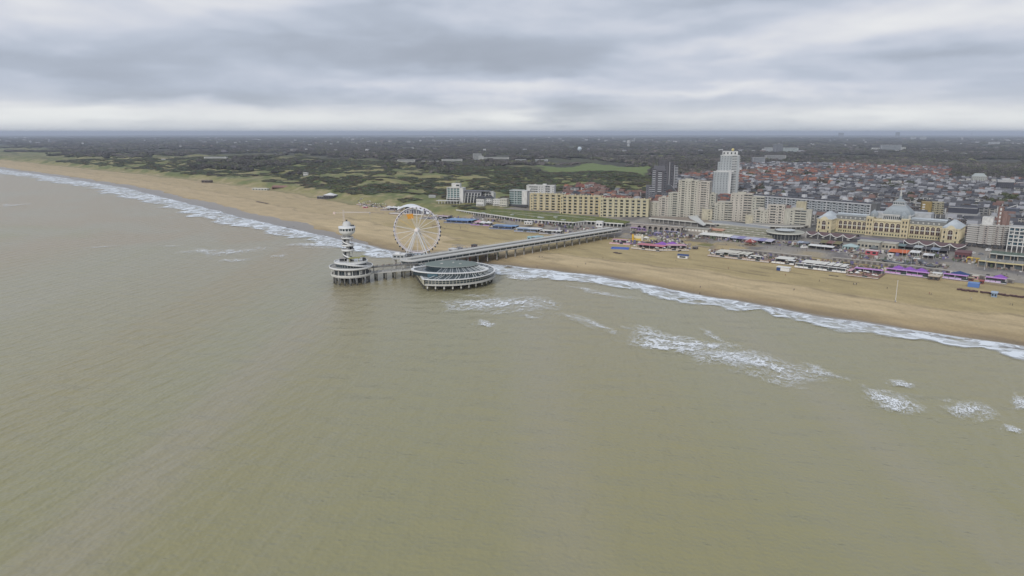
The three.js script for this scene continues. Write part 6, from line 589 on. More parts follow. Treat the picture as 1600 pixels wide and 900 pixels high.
  hut('restaurant', 'green-glass restaurant left of the two cream ones below the palace', 'restaurant', 1316, 389, 1338, 380.5, { wall: greenG, roof: C(0.40, 0.50, 0.49), roofKind: 'hip', pitch: 2.4, wins: 5, dep: 10, k: 0.07 }); hut('restaurant', 'larger cream flat-roofed restaurant below the middle of the palace', 'restaurant', 1339, 387.5, 1373, 376, { wall: wallOf([0.46, 0.43, 0.36]), roof: C(0.40, 0.39, 0.34), wins: 6, dep: 14, k: 0.07 }); hut('restaurant', 'smaller cream restaurant right of the larger cream one', 'restaurant', 1377, 389, 1399, 379, { wall: wallOf([0.50, 0.46, 0.37]), roof: C(0.45, 0.42, 0.36), wins: 4, dep: 12, k: 0.07 }); hut('food_stall', 'red and white stall on the promenade before the cream restaurants', 'stall', 1352, 397.5, 1370, 390.5, { wall: C(0.46, 0.10, 0.12), roof: C(0.62, 0.5, 0.5), wins: 2, dep: 6, k: 0.07 }); hut('food_stall', 'dark peaked stall behind the red and white one', 'stall', 1358, 391, 1369, 383, { wall: C(0.12, 0.12, 0.11), roof: C(0.16, 0.17, 0.16), roofKind: 'hip', pitch: 3, wins: 1, dep: 6, k: 0.07 }); hut('dark_red_box', 'dark red flat-roofed building at the corner of the yellow playground', 'building', 1491, 404, 1514, 393.5, { wall: C(0.15, 0.06, 0.065), roof: C(0.16, 0.075, 0.075), wins: 4, dep: 16, k: 0.08 }); hut('white_kiosk', 'white cube kiosk before the orange awning', 'kiosk', 1388, 402, 1394, 396.5, { wall: white, roof: white, wins: 1, dep: 4, k: 0.07 });
  const terraceRoof = (label, a, b, c, d, n) => { const q = site(a, b, c, d, 0.085), o = thing('scalloped_terrace', label, 'terrace', [q.x, q.y, q.z], q.turn), e = q.w / n, mb = C(0.14, 0.085, 0.085), H = 3.6; for (let i = 0; i < n; i++) { const P = [], idx = [], m = 10; for (let j = 0; j <= m; j++) { const u = j / m, x = (i + u) * e, y = H + 3.4 * (1 - Math.sin(Math.PI * u)); P.push(x, y, 0.3, x, H + 2.8 + Math.abs(u - 0.5) * 0.6, -12, x, H + 1, -17); } for (let j = 0; j < m; j++) for (let k = 0; k < 2; k++) { const s = j * 3 + k; idx.push(s, s + 3, s + 1, s + 3, s + 4, s + 1); } const g = new THREE.BufferGeometry(); g.setAttribute('position', new THREE.Float32BufferAttribute(P, 3)); g.setIndex(idx); g.computeVertexNormals(); part('roof_bay', g.toNonIndexed(), std([0.14, 0.085, 0.085], 0.8, { side: THREE.DoubleSide }), o);
      const pts = Array.from({ length: 9 }, (_, j) => new THREE.Vector3((i + j / 8) * e, H + 3.4 * (1 - Math.sin(Math.PI * j / 8)) + 0.1, 0.45)); part('white_trim', new THREE.TubeGeometry(new THREE.CatmullRomCurve3(pts), 20, 0.38, 6), white, o); part('gable_glass', bx(e - 0.4, H - 0.2, 0.3, (i + 0.5) * e, 0.1, -2), darkB, o); part('post', bx(0.35, H + 3, 0.35, i * e, 0, 0), white, o); part('parasol', [cyl(0.06, 0.06, 2.6, (i + 0.5) * e, 0, 3.4, 5), cyl(1.9, 0.1, 0.8, (i + 0.5) * e, 2.4, 3.4, 8)], C(0.46, 0.44, 0.36), o); } part('rear_roof', bx(q.w, 0.5, 8, q.w / 2, H + 0.6, -20), C(0.10, 0.10, 0.11), o); };
  terraceRoof('dark terrace roof with white scalloped edge before the left wing of the palace', 1259, 372, 1336, 364, 4); terraceRoof('dark terrace roof with white scalloped edge before the right wing of the palace', 1411, 386, 1508, 378, 4);
  const plinth = site(1336, 378, 1412, 372, 0.085), pl = thing('palace_terrace', 'flat dark terrace block linking the two scalloped roofs', 'terrace', [plinth.x, plinth.y, plinth.z], plinth.turn); part('wall', bx(plinth.w, 3.6, 12, plinth.w / 2, 0, -6), C(0.07, 0.075, 0.10), pl); part('roof', bx(plinth.w, 0.5, 13, plinth.w / 2, 3.6, -6), C(0.20, 0.18, 0.21), pl); for (let k = 0; k < 10; k++) box('window', 3.4, 1.8, 0.2, 3 + k * plinth.w / 10, 1, 0, WINP, pl);
  { const q = site(1290, 383, 1330, 380, 0.07); }
  const car = onLand(1172, 383), cr = thing('carousel', 'carousel under a striped red and white tent roof on the boulevard', 'carousel', [car[0], car[1], car[2]], 0); part('platform', cyl(5.6, 5.6, 0.5, 0, 0, 0, 24), brownDeck, cr); part('centre_drum', cyl(1.6, 1.6, 3.4, 0, 0.5, 0, 12), C(0.5, 0.3, 0.2), cr); part('valance', ring(5.5, 6, 3.2, 0.9), redD, cr); for (let k = 0; k < 16; k++) { const g = new THREE.CylinderGeometry(0.2, 6, 2.4, 2, 1, true, k / 16 * Math.PI * 2, Math.PI / 8); g.translate(0, 5.3, 0); part('roof_panel', g.toNonIndexed(), k % 4 ? C(0.30, 0.07, 0.06) : C(0.55, 0.40, 0.37), cr); part('horse', [bx(0.35, 0.5, 1.1, Math.cos(k / 8 * Math.PI) * 4.2, 1.3, Math.sin(k / 8 * Math.PI) * 4.2), cyl(0.05, 0.05, 2.8, Math.cos(k / 8 * Math.PI) * 4.2, 0.5, Math.sin(k / 8 * Math.PI) * 4.2, 5)], C(0.4, 0.32, 0.25), cr); }
  // low curved pavilions on the right
  const low = (label, a, b, c, d, roofM, edgeM, k) => { const q = site(a, b, c, d, k), o = thing('low_pavilion', label, 'pavilion', [q.x, q.y, q.z], q.turn), n = 6; for (let i = 0; i < n; i++) { const bow = Math.sin((i + 0.5) / n * Math.PI) * 3; part('roof', bx(q.w / n + 0.2, 0.6, 18, (i + 0.5) * q.w / n, 5, -7 + bow - 1.5), roofM, o); part('roof_edge', bx(q.w / n + 0.2, 1.0, 0.6, (i + 0.5) * q.w / n, 4.85, 2 + bow - 1.2), edgeM, o); box('shop_window', q.w / n * 0.8, 3, 0.2, (i + 0.5) * q.w / n, 0.8, bow - 2.5, i % 2 ? WIN : WINP, o); part('wall', bx(q.w / n + 0.1, 4.9, 12, (i + 0.5) * q.w / n, 0, bow - 8.6), C(0.20, 0.175, 0.15), o); part('column', bx(0.5, 4.9, 0.5, i * q.w / n, 0, 1.4 + bow * 0.8), C(0.42, 0.36, 0.28), o); } };
  low('low curved pavilion with a dark green roof below the glass grid block', 1546, 404.5, 1612, 396, C(0.10, 0.135, 0.10), C(0.48, 0.50, 0.46), 0.1); low('low curved pavilion with a cream roof edge beside the yellow playground', 1528, 416, 1612, 406, C(0.25, 0.24, 0.21), C(0.58, 0.50, 0.27), 0.06);
  const pg = onLand(1521, 411), play = thing('playground', 'yellow climbing frame on the promenade sand', 'playground', [pg[0], pg[1], pg[2]], TH); part('frame', [...[-5, -1.5, 2, 5].flatMap(a => [bar([a, 0, -2], [a, 4.5, -2], 0.22), bar([a, 0, 2], [a, 4.5, 2], 0.22)]), bar([-5, 4.5, -2], [5, 4.5, -2], 0.22), bar([-5, 4.5, 2], [5, 4.5, 2], 0.22)], yellow, play); part('roof', bx(4, 0.3, 4.4, -3, 4.6, 0), yellow, play); part('slide', (() => { const g = new THREE.BoxGeometry(1.2, 0.25, 6); g.rotateX(-0.6); g.translate(3.4, 1.9, 4); return g; })(), C(0.5, 0.25, 0.08), play); part('net', [bar([-12, 0, 1], [-5, 4.4, 1], 0.3), bar([-10, 2.2, 1], [-9, 2.4, 1], 0.8)], darkB, play);
  const inf = onLand(996, 375), ic = thing('bouncy_castle', 'yellow and white bouncy castle behind the salmon pink club', 'bouncy castle', [inf[0], inf[1], inf[2]], TH + 0.6); part('floor', bx(11, 1.2, 8, 0, 0, 0), yellow, ic); for (const [x, z] of [[-5, -3.5], [5, -3.5], [5, 3.5], [-5, 3.5]]) part('turret', [cyl(1.1, 1.1, 4.6, x, 0, z, 12), cyl(1.3, 0.1, 1.6, x, 4.6, z, 12)], x < 0 ? C(0.66, 0.40, 0.04) : creamR, ic); part('back_wall', bx(9, 3.4, 0.8, 0, 1, -3.6), creamR, ic); part('side_wall', [bx(0.8, 2.6, 6.4, -4.9, 1, 0), bx(0.8, 2.6, 6.4, 4.9, 1, 0)], C(0.62, 0.5, 0.2), ic);
  hut('funfair_stall', 'cream funfair stall right of the bouncy castle', 'stall', 1005, 375, 1013, 369.5, { wall: creamR, roof: awnW, roofKind: 'hip', pitch: 1.6, wins: 1, dep: 5 }); hut('funfair_stall', 'olive yellow funfair stall with white front nearest the purple tents', 'stall', 1014, 376.5, 1025, 371.5, { wall: creamR, roof: C(0.42, 0.38, 0.16), roofKind: 'hip', pitch: 1.6, wins: 2, dep: 6 }); hut('funfair_stall', 'dark violet funfair stall under the arcade', 'stall', 1022, 367, 1032, 362, { wall: C(0.12, 0.09, 0.16), roof: C(0.3, 0.26, 0.36), roofKind: 'hip', pitch: 1.6, wins: 1, dep: 6 }); hut('funfair_stall', 'brown stall roof left of the dark violet stall under the arcade', 'stall', 993, 366, 1008, 361.5, { wall: C(0.2, 0.15, 0.12), roof: C(0.26, 0.2, 0.17), wins: 2, dep: 8 });
  const mat = onLand(969, 388.5), bm = thing('blue_mat', 'bright blue play mat on the sand beside the pier terrace', 'mat', [mat[0], mat[1], mat[2]], TH + 0.5); part('mat', [bx(17, 0.25, 9, 0, 0, 0)], C(0.04, 0.10, 0.38), bm); part('rim', [bx(17.6, 0.9, 0.6, 0, 0, 4.6), bx(17.6, 0.9, 0.6, 0, 0, -4.6), bx(0.6, 0.9, 8.6, 8.6, 0, 0), bx(0.6, 0.9, 8.6, -8.6, 0, 0)], C(0.10, 0.17, 0.48), bm);
  const wall = (label, pts, h, hh) => { const P = box3(pts, h), o = thing('promenade_wall', label, 'wall', [P[0][0], 0, P[0][1]], 0); for (let i = 1; i < P.length; i++) { const a = P[i - 1], b = P[i], L = Math.hypot(b[0] - a[0], b[1] - a[1]), ry = -Math.atan2(b[1] - a[1], b[0] - a[0]), cx = (a[0] + b[0]) / 2 - P[0][0], cz = (a[1] + b[1]) / 2 - P[0][1]; part('wall', bx(L, hh, 0.8, cx, h - hh, cz, ry), C(0.26, 0.24, 0.22), o); part('coping', bx(L + 0.3, 0.35, 1.4, cx, h, cz, ry), C(0.46, 0.44, 0.40), o); const n = Math.round(L / 5); for (let k = 0; k < n; k++) box('painted_niche', 2.6, hh * 0.65, 0.3, lerp(a[0], b[0], (k + 0.5) / n) - P[0][0] - NT[0] * 0.4, h - hh + 0.3, lerp(a[1], b[1], (k + 0.5) / n) - P[0][1] - NT[1] * 0.4, C(0.12, 0.11, 0.11), o, ry); } };  // dark boxes along the wall face: niche shade put in as colour
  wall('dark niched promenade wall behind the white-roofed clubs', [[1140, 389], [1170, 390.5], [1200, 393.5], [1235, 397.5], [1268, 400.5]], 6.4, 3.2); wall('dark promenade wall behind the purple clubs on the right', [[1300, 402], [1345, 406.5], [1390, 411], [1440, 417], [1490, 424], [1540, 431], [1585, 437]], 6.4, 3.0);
  { const deckR = thing('beach_ramp', 'dark curved ramp deck sweeping down to the purple clubs', 'ramp', [...(() => { const [x, z] = ground(1380, 407, 6.6); return [x, 0, z]; })()], 0); const o = [deckR.position.x, deckR.position.z], ribbon = (pts, w, m, name) => { const P = box3(pts, 6.6); part(name, P.slice(1).map((b, i) => { const a = P[i], L = Math.hypot(b[0] - a[0], b[1] - a[1]); return bx(L + 0.8, 0.5, w, (a[0] + b[0]) / 2 - o[0], 6.3, (a[1] + b[1]) / 2 - o[1], -Math.atan2(b[1] - a[1], b[0] - a[0])); }), m, deckR); }; ribbon([[1378, 405], [1396, 410], [1412, 412], [1432, 408.5]], 5, C(0.10, 0.105, 0.115), 'ramp_slab'); ribbon([[1425, 402], [1440, 408], [1455, 416]], 6, C(0.11, 0.115, 0.13), 'ramp_slab'); ribbon([[1376, 403.4], [1396, 408.4], [1412, 410.2], [1432, 407]], 0.5, C(0.45, 0.45, 0.44), 'ramp_edge'); }
  { const g = onLand(1090, 381.5), lw = thing('lawn', 'rectangular olive lawn between the sand and the white awnings', 'lawn', [g[0], g[1], g[2]], TH - 0.06); part('turf', bx(34, 0.5, 17, 20, -0.1, 0), C(0.185, 0.17, 0.055, 0.95), lw); part('edging', [bx(35, 0.7, 0.6, 20, -0.1, 8.8), bx(0.6, 0.7, 17, 37.4, -0.1, 0)], C(0.36, 0.32, 0.25), lw); }
}
// ---------------------------------------------------------------- lamps, flagpoles, vehicles, beach beds, sundry
const lampProto = (() => { const t = thing('street_lamp', 'tall street lamp on the boulevard', 'street lamp', [0, 0, 0], 0, 'street lamps along the boulevard'); part('pole', cyl(0.14, 0.08, 9, 0, 0, 0, 6), greySteel, t); part('arm', bar([0, 9, 0], [1.6, 9.3, 0], 0.06, 5), greySteel, t); part('lamp_head', bx(0.9, 0.18, 0.4, 1.8, 9.2, 0), white, t); return t; })();
const lampSpots = [[742, 338], [768, 341], [795, 345], [822, 348], [848, 351], [870, 353], [893, 354.5], [915, 355], [942, 357], [1008, 364], [1034, 366], [1062, 369], [1095, 374], [1130, 379], [1195, 386], [1222, 389], [1250, 392], [1282, 394], [1312, 397], [1340, 401], [1372, 403], [1460, 409], [1490, 416], [1520, 420], [1556, 424], [1584, 428], [1300, 391], [1430, 404]];
lampSpots.forEach(([a, b], i) => { const p = onLand(a, b); if (i === 0) { lampProto.position.set(...p); lampProto.rotation.y = TH; } else copyOf(lampProto, 'street_lamp', 'tall street lamp on the boulevard', p, TH + (i % 2) * Math.PI); });
{ const mast = (name, label, a, b, h, m, r = 0.12) => { const p = onLand(a, b), t = thing(name, label, 'pole', p, 0, name === 'flagpole' ? 'white flagpoles on the right promenade' : undefined); part('pole', cyl(r, r * 0.6, h, 0, 0, 0, 6), m, t); part('base', cyl(r * 3, r * 3, 0.4, 0, 0, 0, 8), m, t); part('finial', cyl(r * 1.4, r * 0.4, 0.4, 0, h, 0, 6), m, t); return t; }; mast('beach_mast', 'tall thin white mast standing alone on the right beach', 1399, 471, 15, white, 0.2); [[1408, 413], [1414, 414], [1423, 418], [1432, 408], [1445, 402], [1538, 421], [1582, 420]].forEach(([a, b]) => mast('flagpole', 'tall white flagpole on the right promenade', a, b, 11, white)); [[1013, 415], [1290, 440], [385, 315], [1099, 420], [1515, 470]].forEach(([a, b], i) => mast('beach_post', ['grey post on the sand before the salmon pink club', 'thin post on the sand below the slatted white roof', 'thin post alone on the far left beach', 'thin post on the sand left of the white-roofed clubs', 'leaning-net post below the row of beach beds'][i], a, b, 5, tan, 0.14)); }
{ // small vans and cars on the boulevard
  const van = (label, a, b, m, len = 4.6, hh = 1.6) => { const p = onLand(a, b), t = thing('parked_car', label, 'car', p, TH + (a % 3) * 0.5, 'vehicles parked on the boulevard'); part('body', [bx(len, hh * 0.55, 1.8, 0, 0.35, 0), bx(len * 0.6, hh * 0.45, 1.6, -0.2, 0.35 + hh * 0.55, 0)], m, t); part('window', [bx(len * 0.56, hh * 0.28, 1.64, -0.2, 0.42 + hh * 0.6, 0)], WIN, t); for (const x of [-1, 1]) for (const z of [-1, 1]) { const g = new THREE.CylinderGeometry(0.34, 0.34, 0.25, 10); g.rotateX(Math.PI / 2); g.translate(x * len * 0.32, 0.34, z * 0.82); part('wheel', g, darkB, t); } };
  van('white van beside the round pavilion', 1243, 381, white, 5.6, 2.6); van('silver car right of the white van by the round pavilion', 1250, 383, C(0.45, 0.46, 0.48, 0.35)); van('white truck parked before the palace terrace on the promenade', 1256, 388, white, 7, 3); van('dark van at the end of the long white awning', 1306, 389.5, darkB, 5.4, 2.4); van('black car behind the dark van', 1309, 387, darkB); van('white van above the curved green-roofed pavilion', 1544, 392, white, 5.6, 2.4); van('white car near the dark red building', 1520, 396.5, white); van('grey car left of the playground', 1533, 398, C(0.25, 0.26, 0.28, 0.4)); van('white delivery van before the white awnings', 1432, 406, white, 5.6, 2.4);
  const bed = (() => { const t = thing('beach_bed', 'stack of dark folded beach beds in the row on the right sand', 'beach bed', [0, 0, 0], 0, 'row of stacked beach beds'); part('bed_stack', bx(1.7, 1.1, 0.8, 0, 0.1, 0), C(0.075, 0.045, 0.045), t); part('cover', bx(1.5, 0.12, 0.85, 0, 1.2, 0), C(0.16, 0.08, 0.08), t); return t; })(); let first = true; for (let k = 0; k < 46; k++) { const u = k / 45, a = lerp(1497, 1606, u), b = lerp(453.5, 466.5, u) + (hash2(k, 3) - 0.5) * 1.4; if (k === 13 || k === 14 || k === 24 || k === 25 || k === 33) continue; const p = onLand(a, b); if (first) { bed.position.set(...p); bed.rotation.y = TH; first = false; } else copyOf(bed, 'beach_bed', bed.userData.label, p, TH + hash2(k, 9) * 0.5); }
  const debris = (name, label, a, b, c, d, w, h, m) => { const A = onLand(a, b), B = onLand(c, d), L = Math.hypot(B[0] - A[0], B[2] - A[2]), t = thing(name, label, name.replaceAll('_', ' '), A, -Math.atan2(B[2] - A[2], B[0] - A[0])); const n = Math.max(3, Math.round(L / 4)); for (let i = 0; i < n; i++) part('section', bx(L / n * 0.96, h * (0.8 + 0.3 * hash2(i, 5)), w, (i + 0.5) * L / n, -0.1, (hash2(i, 8) - 0.5) * w * 0.3), m, t); };
  debris('groyne', 'dark low groyne running out through the surf left of the lookout tower', 434, 357.6, 480, 351.5, 2.2, 0.9, C(0.09, 0.08, 0.075)); debris('rubber_mat', 'dark mat strip lying on the far left beach', 401, 315.2, 419, 318, 5, 0.5, C(0.09, 0.065, 0.055)); debris('rubber_mat', 'dark brown mat on the sand below the low pink terrace', 959, 394.5, 970, 396.5, 4, 0.5, C(0.08, 0.055, 0.045)); debris('timber_fence', 'dark timber fence at the right foot of the rose-roofed club', 1060, 393.5, 1076, 388.8, 0.6, 1.4, C(0.06, 0.045, 0.045)); debris('rubber_mat', 'dark plank path on the sand below the lounge seat terrace', 1295, 430.5, 1310, 432, 2, 0.4, C(0.09, 0.07, 0.06)); debris('timber_fence', 'thin dark beach fence in front of the weathered club', 573, 332, 600, 333.5, 0.4, 1.0, C(0.3, 0.25, 0.2)); debris('volleyball_court', 'low net and boards on the sand behind the pier deck', 675, 352, 690, 354.5, 1, 0.8, C(0.2, 0.15, 0.12)); debris('timber_fence', 'long dark kerb before the pavilion with the bird-shaped roof', 607, 334.5, 640, 336.5, 0.8, 0.9, C(0.2, 0.15, 0.14));
}
{ // terrace seats, planters and screens, too many and small to count
  const r = rng(515), mats = [C(0.06, 0.055, 0.06), C(0.30, 0.26, 0.23), C(0.58, 0.56, 0.53), C(0.22, 0.15, 0.12), C(0.16, 0.14, 0.26), C(0.11, 0.13, 0.08)], bins = mats.map(() => []);
  for (const [x0, y0, x1, y1, th, n] of [[735, 341, 960, 361, 5, 260], [866, 357, 935, 366, 8, 160], [660, 336, 735, 345, 5, 90], [985, 367, 1090, 372, 8, 260], [1025, 374, 1068, 380, 6, 140], [1090, 372, 1210, 381, 4, 160], [1215, 381, 1300, 387, 6, 110], [1300, 390, 1480, 402, 7, 260], [1380, 412, 1480, 420, 5, 120], [1470, 402, 1600, 424, 6, 120], [1330, 404, 1378, 412, 6, 80], [560, 318, 625, 330, 5, 90], [1020, 344, 1110, 353, 4, 90], [1108, 395, 1205, 405, 9, 260], [1205, 403, 1380, 424, 10, 420], [1382, 420, 1572, 438, 4, 220], [986, 380, 1078, 386, 7, 220]]) for (let i = 0; i < n; i++) { const u = r(), [x, y, z] = onLand(lerp(x0, x1, u), lerp(y0, y1, u) + (r() - 0.5) * th), b = Math.floor(r() * 6), tall = r() < 0.16; bins[b].push(new THREE.Matrix4().compose(new THREE.Vector3(x, y, z), new THREE.Quaternion().setFromAxisAngle(new THREE.Vector3(0, 1, 0), TH + (r() - 0.5)), new THREE.Vector3(0.8 + r() * 2.2, tall ? 2.2 + r() : 0.6 + r() * 0.7, 0.6 + r() * 1.2))); }
  const g = new THREE.Group(); bins.forEach((m, k) => { const im = new THREE.InstancedMesh(UNIT, mats[k], m.length); im.name = 'furniture'; m.forEach((q, i) => im.setMatrixAt(i, q)); shadows(im); g.add(im); }); stuff(g, 'terrace_furniture', 'scattered terrace seats, planters and screens along the boulevard');
}
// ---------------------------------------------------------------- people, as small as they are
{
  const { MarchingCubes } = await import('three/addons/objects/MarchingCubes.js');
  const body = stride => { const N = 44, mc = new MarchingCubes(N, new THREE.MeshStandardMaterial(), false, false, 20000), s = stride * 0.22;
    const caps = [[0, 0.86, 0, 0.15, 0, 1.32, 0, 0.17], [0, 1.36, 0, 0.13, 0, 1.5, 0, 0.06], [0, 1.60, 0.01, 0.105, 0, 1.66, 0.01, 0.10], [0.09, 0.86, 0, 0.10, 0.10, 0.47, s * 0.7, 0.075], [0.10, 0.47, s * 0.7, 0.075, 0.10, 0.08, s * 0.5, 0.05], [-0.09, 0.86, 0, 0.10, -0.10, 0.47, -s * 0.3, 0.075], [-0.10, 0.47, -s * 0.3, 0.075, -0.10, 0.08, -s * 1.2, 0.05], [0.10, 0.05, s * 0.5, 0.045, 0.10, 0.04, s * 0.5 + 0.15, 0.04], [-0.10, 0.05, -s * 1.2, 0.045, -0.10, 0.04, -s * 1.2 + 0.15, 0.04], [0.19, 1.38, 0, 0.07, 0.25, 1.1, -s * 0.5, 0.055], [0.25, 1.1, -s * 0.5, 0.055, 0.25, 0.84, -s * 0.2, 0.042], [-0.19, 1.38, 0, 0.07, -0.25, 1.1, s * 0.5, 0.055], [-0.25, 1.1, s * 0.5, 0.055, -0.25, 0.84, s * 0.8, 0.042]];
    for (let k = 0; k < N; k++) for (let j = 0; j < N; j++) for (let i = 0; i < N; i++) { const x = (i / (N / 2) - 1) * 0.5, y = (j / (N / 2) - 1) * 0.95 + 0.9, z = (k / (N / 2) - 1) * 0.5; let d = 9; for (const [ax, ay, az, ar, bX, by, bz, br] of caps) { const vx = bX - ax, vy = by - ay, vz = bz - az, t = clamp(((x - ax) * vx + (y - ay) * vy + (z - az) * vz) / (vx * vx + vy * vy + vz * vz)); const q = Math.hypot(x - ax - vx * t, y - ay - vy * t, z - az - vz * t) - lerp(ar, br, t), h = Math.max(0.04 - Math.abs(d - q), 0) / 0.04; d = Math.min(d, q) - h * h * 0.01; } mc.field[i + j * N + k * N * N] = -d; }
    mc.isolation = 0; mc.update(); const p = mc.geometry.attributes.position.array.slice(0, mc.count * 3), n = mc.geometry.attributes.normal.array.slice(0, mc.count * 3); for (let i = 0; i < p.length; i += 3) { p[i] *= 0.5; p[i + 1] = p[i + 1] * 0.95 + 0.9; p[i + 2] *= 0.5; } return [p, n]; };
  const poses = [body(0), body(1)], coats = [['dark blue', [0.03, 0.045, 0.09]], ['black', [0.02, 0.02, 0.022]], ['red', [0.26, 0.035, 0.03]], ['beige', [0.33, 0.27, 0.2]], ['grey', [0.16, 0.16, 0.17]], ['olive green', [0.08, 0.085, 0.045]], ['white', [0.5, 0.49, 0.47]]], legs = [0.03, 0.035, 0.055], mat = std([1, 1, 1], 0.9, { vertexColors: true });
  const geos = coats.flatMap(([, c]) => poses.map(([p, n]) => { const g = new THREE.BufferGeometry(), col = new Float32Array(p.length); for (let i = 0; i < p.length; i += 3) { const y = p[i + 1], q = y > 1.66 ? [0.05, 0.035, 0.025] : y > 1.49 || (y < 0.9 && Math.abs(p[i]) > 0.2) ? [0.42, 0.27, 0.2] : y > 0.84 ? c : y > 0.1 ? legs : [0.03, 0.03, 0.03]; col.set(q, i); } g.setAttribute('position', new THREE.BufferAttribute(p, 3)); g.setAttribute('normal', new THREE.BufferAttribute(n, 3)); g.setAttribute('color', new THREE.BufferAttribute(col, 3)); return g; }));
  const r = rng(404); const person = (x, y, z, i, where, group) => { const c = i % coats.length, m = shadows(new THREE.Mesh(geos[c * 2 + (i % 3 ? 1 : 0)], mat)); m.name = numbered('person'); m.position.set(x, y - 0.02, z); m.rotation.y = r() * 6.283; tag(m, `person in a ${coats[c][0]} coat ${i % 3 ? 'walking' : 'standing'} ${where}`, 'person', group); scene.add(m); };
  [[842.7, 402.3, 'left of a pair by the pier'], [847, 402.3, 'right of a pair by the pier'], [839, 418.6, 'at the water edge nearest the pier'], [902.5, 417.5, 'left of two below the dark mat'], [915, 413, 'right of two below the dark mat'], [942, 404, 'on the sand left of the dark mat'], [980, 398.6, 'beside the dark brown mat'], [1094, 450, 'just above the one at the surf'], [1093.3, 460, 'at the surf edge amid the right beach'], [1138, 420.5, 'on the sand below the cream striped club'], [1056, 407.8, 'on the sand below the white and blue tent'], [1398.6, 472.5, 'at the foot of the tall white mast'], [1333.5, 445, 'left in a trio below the lounge terrace'], [1335.5, 445.5, 'amid a trio below the lounge terrace'], [1338, 445.3, 'right in a trio below the lounge terrace'], [1386, 451.5, 'between the trio and the tall mast'], [1452, 460, 'left of a pair past the tall mast'], [1455, 460.5, 'right of a pair past the tall mast'], [1578, 477, 'left of a pair nearest the right edge'], [1582, 477.5, 'right of a pair nearest the right edge'], [1517.5, 468, 'below the gap in the beach beds'], [1240.5, 454, 'alone on smooth sand below the white kiosk'], [1280, 440, 'on the sand below the wide white roof'], [1227, 431, 'on the sand below the white box kiosk']].forEach(([a, b, w], i) => { const p = onLand(a, b); person(p[0], p[1], p[2], i, w, 'people walking on the right beach'); });
  for (let i = 0; i < 16; i++) { const p = onLand(672 + r() * 60, 352 + r() * 7); person(p[0], p[1], p[2], i, 'on the sand before the blue-roofed beach clubs', 'people on the sand before the blue clubs'); }
  for (let i = 0; i < 34; i++) { const u = r(), [x, z] = [lerp(-114, -85, u), lerp(-556, -571, u)]; person(x + (r() - 0.5) * 3, 10.9, z + (r() - 0.5) * 3, i, 'on the upper walkway beside the tower island', 'people on the connecting walkway'); }
  for (let i = 0; i < 40; i++) { const t = -60 + r() * 90, s = -63 + r() * 16 - 0 , [x, z] = toXZ(s, t); person(x, 9.0, z, i, 'on the pier deck behind the bridge', 'people on the pier deck'); }
  for (let i = 0; i < 60; i++) { const a = [[735, 960, 338, 12], [1000, 1120, 366, 10], [1130, 1300, 384, 8], [1300, 1460, 398, 8], [1460, 1590, 412, 14]][i % 5], u = r(), p = onLand(lerp(a[0], a[1], u), a[2] + (a[1] - a[0]) * 0.085 * u + r() * a[3] * 0.6); person(p[0], p[1], p[2], i, ['on the promenade before the gallery', 'on the sand below the arcade', 'on the boulevard near the carousel', 'on the promenade before the palace', 'on the promenade by the playground'][i % 5], ['people before the gallery', 'people below the arcade', 'people near the carousel', 'people before the palace', 'people by the playground'][i % 5]); }
}
